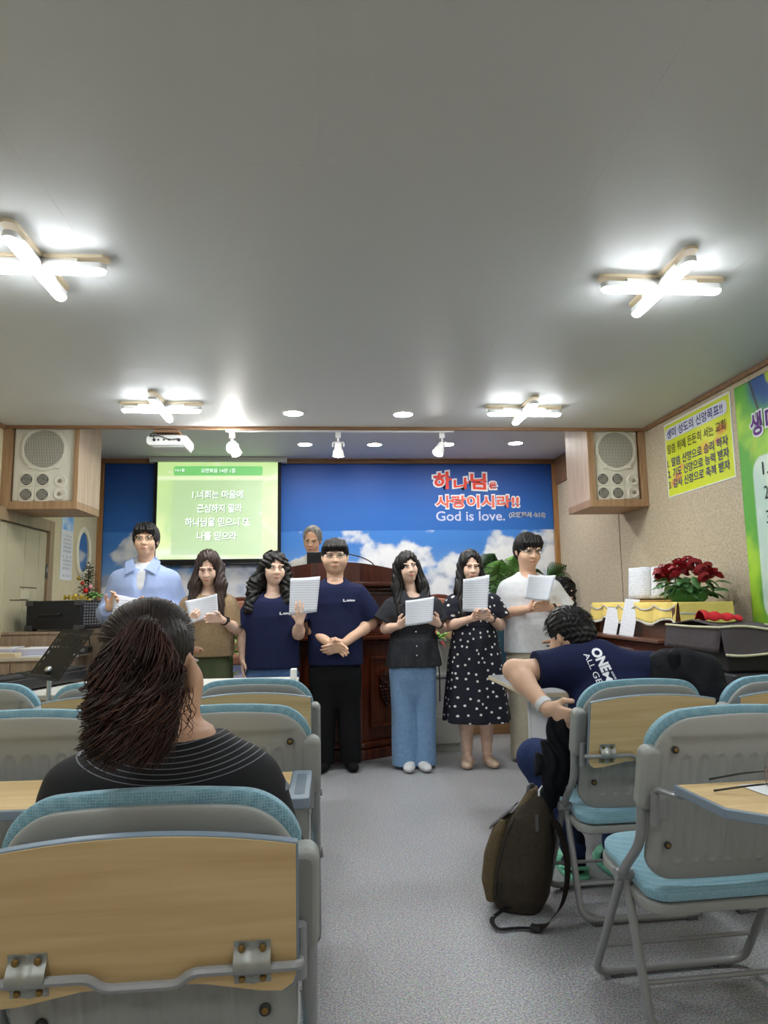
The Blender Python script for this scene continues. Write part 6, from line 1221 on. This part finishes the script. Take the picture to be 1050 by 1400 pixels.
for a in range(4): obj('leg', tube([(.13*math.cos(a*PI/2+.8), .13*math.sin(a*PI/2+.8), .37), (.17*math.cos(a*PI/2+.8), .17*math.sin(a*PI/2+.8), 0)], .011, 8), M_CHROME, st, smooth='auto')
# ------------------------------------------------------------------ hair made of strands (tapered three-sided tubes)
def strands(name, paths, r, m, parent, sides=3):
    P = np.asarray(paths, float); n, k, _ = P.shape; T = np.gradient(P, axis=1); T /= np.linalg.norm(T, axis=2, keepdims=True)+1e-9
    ref = np.where(abs(T[..., 2:3]) > .9, np.array([1., 0, 0]), np.array([0, 0, 1.])); A = np.cross(T, ref); A /= np.linalg.norm(A, axis=2, keepdims=True)+1e-9; B = np.cross(T, A)
    pr = np.minimum(1, np.minimum(np.linspace(0, 1, k)*8+.35, (1-np.linspace(0, 1, k))*4+.12))[None, :, None]; rr = np.asarray(r).reshape(-1, 1, 1)*pr
    V = np.stack([P+rr*(A*math.cos(2*PI*j/sides)+B*math.sin(2*PI*j/sides)) for j in range(sides)], 2)
    idx = np.arange(n*k*sides).reshape(n, k, sides); Q = np.concatenate([np.stack([idx[:, :-1, j], idx[:, :-1, (j+1) % sides], idx[:, 1:, (j+1) % sides], idx[:, 1:, j]], -1).reshape(-1, 4) for j in range(sides)])
    o = mobj(name, npmesh(name, V.reshape(-1, 3), Q), m, parent, True); o['kind'] = 'stuff'; return o
# ------------------------------------------------------------------ woman with the ponytail, seen from behind
t = person('p', 'woman with curly brown ponytail and black top seen from behind', -.31, 1.36)
R = RM(PI-.30, -.0, .0); hc = np.array((-.015, -.01, 1.062)); s = 1.0
F = Field((-.32, -.24, .45), (.34, .32, 1.2), .0045); F.loft([(.95, .03, -.015, .065, .06), (.91, .02, -.01, .1, .07), (.87, 0, 0, .14, .085), (.78, 0, .03, .15, .09), (.46, 0, .12, .14, .09)], .03); F.cone((.02, -.0, .88), (.005, .01, 1.02), .06, .056, .03)
add_head(F, hc, R, s, 1.0)
for x in (-1, 1): F.ell(hc+R@np.array((x*.084, .014, -.014)), (.012, .021, .034), .005, R.T)
arm(F, (-.15, .0, .84), (-.19, .04, .62), (-.15, .24, .58)); arm(F, (.15, .0, .84), (.19, .04, .62), (.15, .24, .58)); hand(F, (-.15, .24, .58), (.3, .9, 0), (0, 0, -1), (1, 0, 0)); hand(F, (.15, .24, .58), (-.3, .9, 0), (0, 0, -1), (-1, 0, 0)); sk(t, F, 'body', SK_O)
face_parts(t, hc, R, s, look='front')
m = mat('striped_black_top', hexc(22, 22, 25), .85); nt = m.node_tree; tc = N(m, 'ShaderNodeTexCoord'); mp = N(m, 'ShaderNodeVectorMath', operation='SUBTRACT'); mp.inputs[1].default_value = (.03, .05, .965); nt.links.new(tc.outputs['Object'], mp.inputs[0]); sc_v = N(m, 'ShaderNodeVectorMath', operation='MULTIPLY'); sc_v.inputs[1].default_value = (.62, .35, 1.25); nt.links.new(mp.outputs[0], sc_v.inputs[0]); ln = N(m, 'ShaderNodeVectorMath', operation='LENGTH'); nt.links.new(sc_v.outputs[0], ln.inputs[0])
mu = N(m, 'ShaderNodeMath', operation='MULTIPLY'); mu.inputs[1].default_value = 640.; nt.links.new(ln.outputs['Value'], mu.inputs[0]); si = N(m, 'ShaderNodeMath', operation='SINE'); nt.links.new(mu.outputs[0], si.inputs[0]); gt = N(m, 'ShaderNodeMath', operation='GREATER_THAN'); gt.inputs[1].default_value = .86; nt.links.new(si.outputs[0], gt.inputs[0])
lt = N(m, 'ShaderNodeMath', operation='LESS_THAN'); lt.inputs[1].default_value = .134; nt.links.new(ln.outputs['Value'], lt.inputs[0]); an = N(m, 'ShaderNodeMath', operation='MULTIPLY'); nt.links.new(gt.outputs[0], an.inputs[0]); nt.links.new(lt.outputs[0], an.inputs[1])
mx = N(m, 'ShaderNodeMixRGB'); mx.inputs[1].default_value = (*hexc(22, 22, 26), 1); mx.inputs[2].default_value = (*hexc(120, 122, 130), 1); nt.links.new(an.outputs[0], mx.inputs[0]); nt.links.new(mx.outputs[0], nt.nodes['Principled BSDF'].inputs['Base Color'])
F = Field((-.34, -.24, .44), (.34, .26, 1.02), .005); F.loft([(.938, .03, -.005, .088, .07), (.925, .025, -.005, .112, .076), (.905, .015, -.003, .143, .084), (.88, .008, .0, .178, .094), (.84, .012, .008, .2, .106), (.76, .012, .03, .205, .112), (.6, 0, .08, .18, .115), (.46, 0, .13, .19, .12)], .02)
for x in (-1, 1): F.cone((x*.145+.012, .0, .842), (x*.2+.012, .02, .69), .058, .058, .05, (1, 1, 1)); F.cone((x*.2+.012, .02, .69), (x*.205+.012, .035, .61), .058, .056, .03, (1, 1, 1), True)
F.ell((.03, .015, .98), (.085, .085, .06), .008, None, 'sub'); F.ripple(.0035, folds(61)); sk(t, F, 'black_top', m)
mg = cloth('grey_heather', hexc(112, 116, 126), hexc(150, 153, 162), 140., (200, .4))
for x in (-1, 1):
    F = Field((-.34, -.2, .7), (.34, .2, .98), .005)
    F.cone((x*.12+.012, .0, .864), (x*.178+.012, .008, .80), .0585, .0595, .04); F.loft([(.6, .012, 0, .13, .6), (.99, .012, 0, .105, .6)], .01, p=6, mode='sub'); F.loft([(.5, 0, 0, .5, .5), (.83, 0, 0, .5, .5)], .01, mode='sub'); F.ripple(.002, folds(62)); 
    if (F.d < 0).any(): sk(t, F, 'shoulder_patch', mg)
F = Field((-.24, -.2, .0), (.26, .62, .56), .009)
for x in (-1, 1): F.cone((x*.1, .02, .5), (x*.12, .42, .5), .1, .075, .03); F.cone((x*.12, .42, .5), (x*.12, .4, .03), .065, .05, .03)
sk(t, F, 'trousers', MATS['cloth_charcoal'])
for x in (-.12, .12): o = obj('shoe', ball((x, .45, .035), (.042, .12, .035), None, 2), M_BLACK, t, smooth=True)
# tight combed hair over the skull, then the strands
F = Field((-.15, -.17, .94), (.14, .16, 1.2), .004); E = lambda c, r, k, md='add': F.ell(hc+R@np.array(c), r, k, R.T, md)
E((0, .014, .034), (.079, .1, .087), .01); E((0, .04, -.01), (.074, .07, .08), .02); E((0, -.10, -.045), (.085, .07, .10), .012, 'sub'); E((.0, -.02, -.115), (.12, .075, .085), .012, 'sub'); E((0, .07, -.135), (.1, .1, .07), .012, 'sub'); E((.082, .01, -.02), (.02, .034, .046), .006, 'sub'); E((-.082, .01, -.02), (.02, .034, .046), .006, 'sub'); F.ripple(.0012, strand_groove(hc, n=60)); sk(t, F, 'combed_hair', hair_mat('p9', hexc(22, 18, 17), hexc(44, 34, 30)))
rg = np.random.default_rng(4); base = hc+np.array((.018, -.112, .042)); n = 1500; paths = []
c0 = hc+R@np.array((0, .014, .034)); rad = np.array((.0815, .1025, .0895))
for i in range(n):
    a = rg.uniform(-1.9, 1.9); el = rg.uniform(-.45, 1.25); d = np.array((math.sin(a)*math.cos(el), -math.cos(a)*math.cos(el), math.sin(el)))    # head frame, face at -y
    if d[1] < -.55 and d[2] < .55: continue
    if d[2] < .12 and abs(d[0]) > .72 and d[1] < .42: continue
    b = R.T@(base-c0); b = b/np.linalg.norm(b/rad)/1.; u0 = d; u1 = (b/rad)/np.linalg.norm(b/rad); ts = np.linspace(0, 1, 14); om = math.acos(np.clip(u0@u1, -1, 1)); 
    if om < .08: continue
    w = (np.sin((1-ts)*om)[:, None]*u0+np.sin(ts*om)[:, None]*u1)/math.sin(om); off = 1+rg.uniform(0, .012)+.012*np.sin(ts*PI)[:, None]
    paths.append((c0+(w*rad*off)@R.T)+rg.normal(0, .0008, (14, 3)).cumsum(0)*.5)
strands('combed_strand', paths, rg.uniform(.0006, .0013, len(paths)), hair_mat('p9s', hexc(26, 21, 20), hexc(62, 48, 42), (30, 30, 30)), t)
# curly ponytail: a soft volume wrapped in wavy strands
F = Field((-.16, -.32, .88), (.16, -.04, 1.18), .005); F.ell(base+np.array((.0, -.015, -.01)), (.03, .03, .022), .03); F.ell(base+np.array((-.006, -.05, -.065)), (.048, .036, .06), .04); F.ell(base+np.array((-.012, -.058, -.125)), (.046, .034, .05), .04); F.ripple(.004, lambda x, y, z: np.sin(x*110+4*np.sin(z*45)+z*15)+.7*np.sin(y*130+4*np.sin(z*50))); sk(t, F, 'ponytail', hair_mat('pony', hexc(40, 24, 20), hexc(70, 44, 36), (60, 60, 20)))
obj('hair_tie', tube([tuple(base+np.array((.026*math.cos(a*PI/8), -.012, .026*math.sin(a*PI/8)))) for a in range(17)], .006, 6), M_BLACK, t, smooth=True)
def pony(n, seed, rr):
    rg = np.random.default_rng(seed); out = []; K = 95; CL_ = [(rg.uniform(0, 2*PI), math.sqrt(rg.uniform(.1, 1)), rg.uniform(1.8, 3.6), rg.uniform(0, 6.28), rg.uniform(.009, .021), rg.uniform(.72, 1.08)) for _ in range(K)]
    for i in range(n):
        k = 34; ts = np.linspace(0, 1, k); ang, q, f, ph, am0, L = CL_[i % K]; loose = rg.random() < .12; ang += rg.normal(0, .16 if not loose else .8); q = min(1.08, q+rg.normal(0, .07)); ex = q*math.cos(ang); ey = q*math.sin(ang)
        L = L*rg.uniform(.92, 1.05); wd = .066*np.clip((ts+.07)/.36, 0, 1)**.6*(1-.16*ts); dp = .055*np.clip((ts+.09)/.34, 0, 1)**.5
        th = np.minimum(1, ts*2.6)*PI/2; ny = -np.sin(th); nz = np.cos(th)          # the tuft leaves the tie backwards, arches over and falls
        gr = .8+.2*np.minimum(1, ts*3.5); cy = base[1]-.006-.045*np.sin(np.minimum(1, ts*2.2)*PI/2); cz = base[2]-.012-.162*L*np.maximum(0, ts-.08)**1.1/.92**1.1
        x = base[0]-.014*ts+ex*wd*gr; y = cy+ey*dp*gr*ny*1.0; z = cz+ey*.052*nz+.01*nz
        f = f*rg.uniform(.94, 1.06); ph = ph+rg.normal(0, .3); am = am0*rg.uniform(.7, 1.25)*np.minimum(1, ts*2.6); x = x+am*np.sin(f*2*PI*ts+ph); y = y+am*np.cos(f*2*PI*ts+ph)*.9; z = z+am*.5*np.sin(f*2*PI*ts*1.0+ph+1.2)
        out.append(np.stack([x, y, z], -1))
    return out
strands('curly_strand', pony(2300, 5, 0), np.random.default_rng(1).uniform(.0007, .0016, 2300), hair_mat('pony_s', hexc(34, 24, 22), hexc(66, 46, 40), (14, 14, 14)), t)
strands('auburn_strand', pony(650, 9, 0), np.random.default_rng(2).uniform(.0006, .0013, 650), hair_mat('pony_r', hexc(66, 40, 33), hexc(92, 60, 48), (14, 14, 14)), t)
nk = []
for i in range(36):
    ts = np.linspace(0, 1, 18); x0 = rg.uniform(-.03, .075); f = rg.uniform(2, 4); ph = rg.uniform(0, 6); nk.append(np.stack([x0+.01*ts+.006*np.sin(f*6.28*ts+ph)*ts, -.075-.0*ts-.02*ts+.006*np.cos(f*6.28*ts+ph)*ts, 1.03-.085*ts*rg.uniform(.6, 1.1)], -1))
strands('nape_strand', nk, np.full(len(nk), .0008), MATS['hair_pony_s'], t)

# ------------------------------------------------------------------ man bending over in the right row
t = person('p', 'man in navy t-shirt bending sideways in his chair, back to us', 1.14, 2.85)
L = lambda p: np.array((p[0]-1.14, p[1]-2.85, p[2]))
hc = L((1.05, 3.06, 1.012)); R = RM(PI+.62, .5, -.05); s = 1.05
F = Field((-.5, -.36, .42), (.62, .52, 1.22), .005); F.cone(L((1.18, 2.84, .54)), L((1.15, 2.97, .82)), .12, .13, .04, (1.2, .8, 1)); F.cone(L((1.02, 2.96, .88)), L((1.34, 2.96, .86)), .06, .06, .05); F.cone(L((1.145, 2.97, .9)), hc+np.array((.01, -.02, -.03)), .064, .06, .03)
add_head(F, hc, R, s, 1.03); arm(F, L((1.02, 2.95, .89)), L((.765, 2.93, .885)), L((.842, 2.74, .755)), (.05, .042, .04, .028), .03); hand(F, L((.842, 2.74, .755)), (.75, -.45, -.35), (.3, .8, -.2), (.1, -.3, .9), .3, 1.05)
arm(F, L((1.34, 2.95, .87)), L((1.56, 2.98, .78)), L((1.62, 3.12, .70)), (.056, .046, .044, .03), .03); hand(F, L((1.62, 3.12, .70)), (.1, .9, -.2), (0, 0, -1), (-1, 0, 0), .6, 1.05); sk(t, F, 'body', SK_M)
face_parts(t, hc, R, s, 1.03, look='down')
F = Field((-.4, -.36, .42), (.56, .42, 1.04), .0055)
F.cone(L((1.18, 2.83, .5)), L((1.17, 2.88, .68)), .155, .15, .05, (1.12, .85, 1)); F.cone(L((1.17, 2.88, .68)), L((1.165, 2.93, .85)), .15, .125, .06, (1.3, .8, .9))
F.cone(L((1.01, 2.95, .895)), L((1.36, 2.95, .865)), .072, .072, .06); F.cone(L((1.05, 2.95, .90)), L((1.145, 2.975, .935)), .07, .066, .05); F.cone(L((1.0, 2.95, .895)), L((.86, 2.94, .885)), .078, .08, .05, (1, 1, 1), True); F.cone(L((1.36, 2.95, .865)), L((1.5, 2.97, .80)), .076, .08, .05, (1, 1, 1), True)
F.ell(hc+np.array((.02, .02, -.09)), (.06, .07, .06), .01, None, 'sub'); F.ripple(.004, folds(71)); sh = sk(t, F, 'shirt', MATS['cloth_navy'])
# the print runs down the back; it is laid on the cloth's own surface
bvh = None
from mathutils.bvhtree import BVHTree
bt = BVHTree.FromPolygons([v.co[:] for v in sh.data.vertices], [p.vertices[:] for p in sh.data.polygons])
def on_back(o):
    me = o.data
    for v in me.vertices:
        h = bt.ray_cast(Vector((v.co.x, -1.2, v.co.z)), Vector((0, 1, 0)))
        if h[0] is not None: v.co = h[0]+Vector((0, -.0018, 0))
        else: v.co.y = 0
dx = Vector((.30, 0, -.954)); dz = Vector((.954, 0, .30)); o0 = L((1.075, 2.8, .965)); FR = frame3(tuple(o0), tuple(dx), tuple(dz))
def back_text(body, x0, x1, z0, z1, bold):
    o = text('back_print', body, M_LW, t, x0, x1, z0, z1, FR, bold)
    bm = bmesh.new(); bm.from_mesh(o.data); bmesh.ops.triangulate(bm, faces=bm.faces); bmesh.ops.subdivide_edges(bm, edges=[e for e in bm.edges if e.calc_length() > .012], cuts=2); bmesh.ops.triangulate(bm, faces=bm.faces); bm.to_mesh(o.data); bm.free(); on_back(o)
back_text('ONE', 0, .093, .0, .046, .05); back_text('MESSAGE', .096, .30, .0, .029, .012); back_text('ALL GENERATIONS', .004, .34, -.036, -.012, .004); back_text('=== ===== ==== === ====', .10, .32, .037, .044, .01)
F = Field((-.34, -.16, .02), (.34, .56, .62), .006)
for h_, kn, an in (((1.09, 2.86, .52), (.925, 3.22, .47), (1.04, 3.10, .12)), ((1.26, 2.86, .52), (1.32, 3.25, .47), (1.235, 3.13, .12))): F.cone(L(h_), L(kn), .1, .078, .05); F.cone(L(kn), L(an), .076, .055, .03)
F.ripple(.005, folds(73)); sk(t, F, 'jeans', cloth('dark_denim', hexc(48, 62, 104), hexc(38, 50, 88), 60.))
for x, y in ((1.045, 3.10), (1.235, 3.13)):
    a = L((x, y, 0)); F = Field(a+np.array((-.09, -.1, .0)), a+np.array((.09, .24, .2)), .005); F.cone(a+np.array((0, .0, .15)), a+np.array((0, 0, .06)), .045, .042, .02); F.ell(a+np.array((0, .07, .045)), (.042, .11, .03), .03); sk(t, F, 'sock', cloth('navy_sock', hexc(34, 38, 56)))
    F = Field(a+np.array((-.1, -.12, .0)), a+np.array((.1, .26, .14)), .004); F.loft([(.001, a[0], a[1]+.06, .052, .145), (.022, a[0], a[1]+.06, .054, .147), (.026, a[0], a[1]+.06, .05, .142)], .004, p=2.6); F.ell(a+np.array((0, .1, .04)), (.055, .06, .042), .01); F.ell(a+np.array((0, .1, .035)), (.046, .09, .036), .003, None, 'sub'); F.cone(a+np.array((-.05, .04, .03)), a+np.array((-.03, -.06, .055)), .007, .007, .004); F.cone(a+np.array((.05, .04, .03)), a+np.array((.03, -.06, .055)), .007, .007, .004); F.cone(a+np.array((-.03, -.06, .055)), a+np.array((.03, -.06, .055)), .008, .008, .006); sk(t, F, 'sandal', mat('mint_sandal', hexc(120, 206, 170), .5))
F = Field(hc-.16, hc+.17, .0042); E = lambda c, r, k, md='add': F.ell(hc+R@np.array(c)*s, np.array(r)*s, k, R.T, md)
E((0, .014, .036), (.083, .103, .091), .01); E((0, .045, -.012), (.076, .066, .075), .02); E((0, -.105, -.04), (.07, .075, .09), .012, 'sub'); E((0, -.03, -.115), (.16, .08, .085), .02, 'sub'); E((0, .08, -.16), (.16, .1, .08), .015, 'sub'); F.ripple(.002, lambda x, y, z: np.sin(x*260+3*np.sin(z*90))+np.sin(z*240+y*160)); sk(t, F, 'hair', H_BLK)
rg = np.random.default_rng(8); sp_ = []
for i in range(2600):
    d = rg.normal(size=3); d /= np.linalg.norm(d)
    if d[1] < -.6 or d[2] < -.45 or (d[1] < .1 and d[2] < .0): continue
    p = hc+R@(np.array((0, .014, .036))+d*np.array((.082, .102, .09)))*s; tg = R@np.array((d[0]*.6, d[1]*.5-.2, -.6-.3*d[2])); ts = np.linspace(0, 1, 5)[:, None]; sp_.append(p+ts*.024*unit(tg+rg.normal(0, .25, 3)+.22*(R@d))+0*ts)
strands('short_hair', sp_, np.full(len(sp_), .0008), MATS['hair_black'], t)
bracelet(t, tuple(L((.834, 2.76, .768))), (.077, -.19, -.13), .031, .026, mat('white_strap', hexc(214, 214, 216), .5))
# his black jacket: over the right arm and chair corner, the other side hanging down at the left
t = thing('black_jacket', 'black jacket slipping off the bent-over man, hanging beside the chair', 'jacket', (1.15, 2.75, 0)); J = lambda p: np.array((p[0]-1.15, p[1]-2.75, p[2]))
F = Field(J((.7, 2.55, .3)), J((1.75, 3.1, 1.02)), .0065)
F.cone(J((1.40, 2.90, .87)), J((1.53, 2.88, .86)), .085, .085, .05, (1, .8, 1)); F.cone(J((1.53, 2.88, .86)), J((1.585, 2.82, .70)), .08, .075, .05, (1, .8, 1)); F.cone(J((1.40, 2.88, .85)), J((1.37, 2.80, .68)), .08, .07, .05, (1, .7, 1)); F.cone(J((1.585, 2.82, .70)), J((1.5, 2.72, .56)), .07, .05, .05, (1, .6, 1))
F.cone(J((1.45, 2.735, .60)), J((.92, 2.735, .60)), .05, .05, .04, (1, .5, 1.6)); F.cone(J((.89, 2.73, .71)), J((.872, 2.76, .55)), .035, .06, .04, (1, .6, 1)); F.cone(J((.872, 2.76, .55)), J((.85, 2.78, .38)), .062, .036, .04, (1, .6, 1)); F.ripple(.011, folds(81, 2.2)); F.ripple(.006, lambda x, y, z: np.sin(x*130+z*26+2*np.sin(z*30))*(x < -.2)); sk(t, F, 'fabric', cloth('jacket_black', hexc(16, 17, 21), hexc(24, 25, 31), 20., (24, .5), .7))
F = Field(J((1.3, 2.75, .7)), J((1.5, 3.0, 1.0)), .005); F.cone(J((1.385, 2.845, .75)), J((1.41, 2.83, .94)), .022, .026, .02); F.ripple(.003, folds(82, 2)); sk(t, F, 'collar', MATS['cloth_jacket_black'])

# ------------------------------------------------------------------ backpack leaning against the chair leg
t = thing('backpack', 'dark olive backpack leaning against the occupied chair by the aisle', 'backpack', (.735, 2.84, 0), math.radians(-28)); M_BP = cloth('olive_canvas', hexc(104, 90, 66), hexc(88, 76, 55), 60., (160, .3), .7); M_BPD = cloth('dark_canvas', hexc(66, 58, 48), hexc(54, 48, 40), 60., (160, .3), .7); M_LTH = mat('grey_leather', hexc(84, 82, 86), .45)
lean = lambda z: .085*(z/.44)
F = Field((-.2, -.16, .0), (.24, .16, .48), .0045); F.loft([(.004, -.005, 0, .085, .085), (.05, -.005, 0, .112, .1), (.14, .005, 0, .118, .108), (.25, .03, 0, .105, .1), (.34, .055, 0, .082, .088), (.405, .075, 0, .05, .06), (.43, .08, 0, .03, .045)], .01, p=2.7); F.ripple(.003, folds(91)); sk(t, F, 'main_body', M_BPD)
F = Field((-.22, -.16, .0), (.1, .16, .46), .0045); F.loft([(.03, -.1, -.0, .03, .08), (.1, -.105, 0, .042, .092), (.2, -.09, 0, .042, .09), (.29, -.062, 0, .034, .08), (.33, -.045, 0, .02, .06)], .01, p=2.5); F.ripple(.002, folds(92)); sk(t, F, 'front_pocket', M_BP)
F = Field((-.08, -.1, .3), (.14, .1, .48), .004); F.loft([(.30, .0, -.0, .04, .075), (.37, .035, 0, .036, .065), (.425, .06, 0, .026, .05), (.447, .066, 0, .014, .04)], .01); sk(t, F, 'top_panel', M_BP)
obj('leather_patch', sheet(lambda u, v: (-.104+.096*v-.006*math.sin(PI*u), -.05+.1*u, .29+.085*v), 8, 6, .004), M_LTH, t, smooth=True)
obj('zipper', tube([(-.075+.02*k/10+.1*(k/10)**2*.6, -.098+.02*(k/10)**2, .05+.30*k/10) for k in range(11)], .003, 6), M_BLACK, t, smooth=True); obj('zipper', tube([(-.055+.02*k/10+.1*(k/10)**2*.6, -.102+.02*(k/10)**2, .05+.30*k/10) for k in range(11)], .002, 6), M_BLACK, t, smooth=True)
obj('zip_pull', prism(rrect(.085, .099, .31, .37, .005), -.088, -.082), M_LTH, t, bev=.002); obj('grab_handle', tube(fillet([(.05, -.03, .43), (.05, -.02, .455), (.06, .02, .455), (.06, .03, .43)], .015), .008, 6), M_LTH, t, smooth=True)
def strap(name, pts, w, m):
    P = fillet([Vector(p) for p in pts], .06, 6); bm = BM(); pr = None
    for i, p in enumerate(P):
        d = (P[min(i+1, len(P)-1)]-P[max(0, i-1)]).normalized(); sd = Vector((.25, 1, .1)); sd = (sd-d*sd.dot(d)).normalized()*w/2; q = (bm.verts.new(p-sd), bm.verts.new(p+sd))
        if pr: bm.faces.new((pr[0], pr[1], q[1], q[0]))
        pr = q
    bmesh.ops.solidify(bm, geom=bm.faces[:], thickness=.007); return obj(name, bm, m, t, smooth='auto')
strap('shoulder_strap', [(.11, -.02, .36), (.165, -.03, .32), (.2, -.06, .2), (.185, -.11, .08), (.13, -.17, .02), (.09, -.19, .012)], .05, M_BPD); strap('strap_webbing', [(.09, -.19, .012), (.03, -.2, .008), (-.03, -.25, .01), (-.07, -.2, .02), (-.03, -.09, .03), (.02, -.06, .03)], .018, M_BLACK)
obj('buckle', bx(.075, .115, -.21, -.175, .006, .022), M_BLACK, t, bev=.004); obj('papers', bx(.092, .098, -.045, .04, .37, .45), M_PAPER, t)
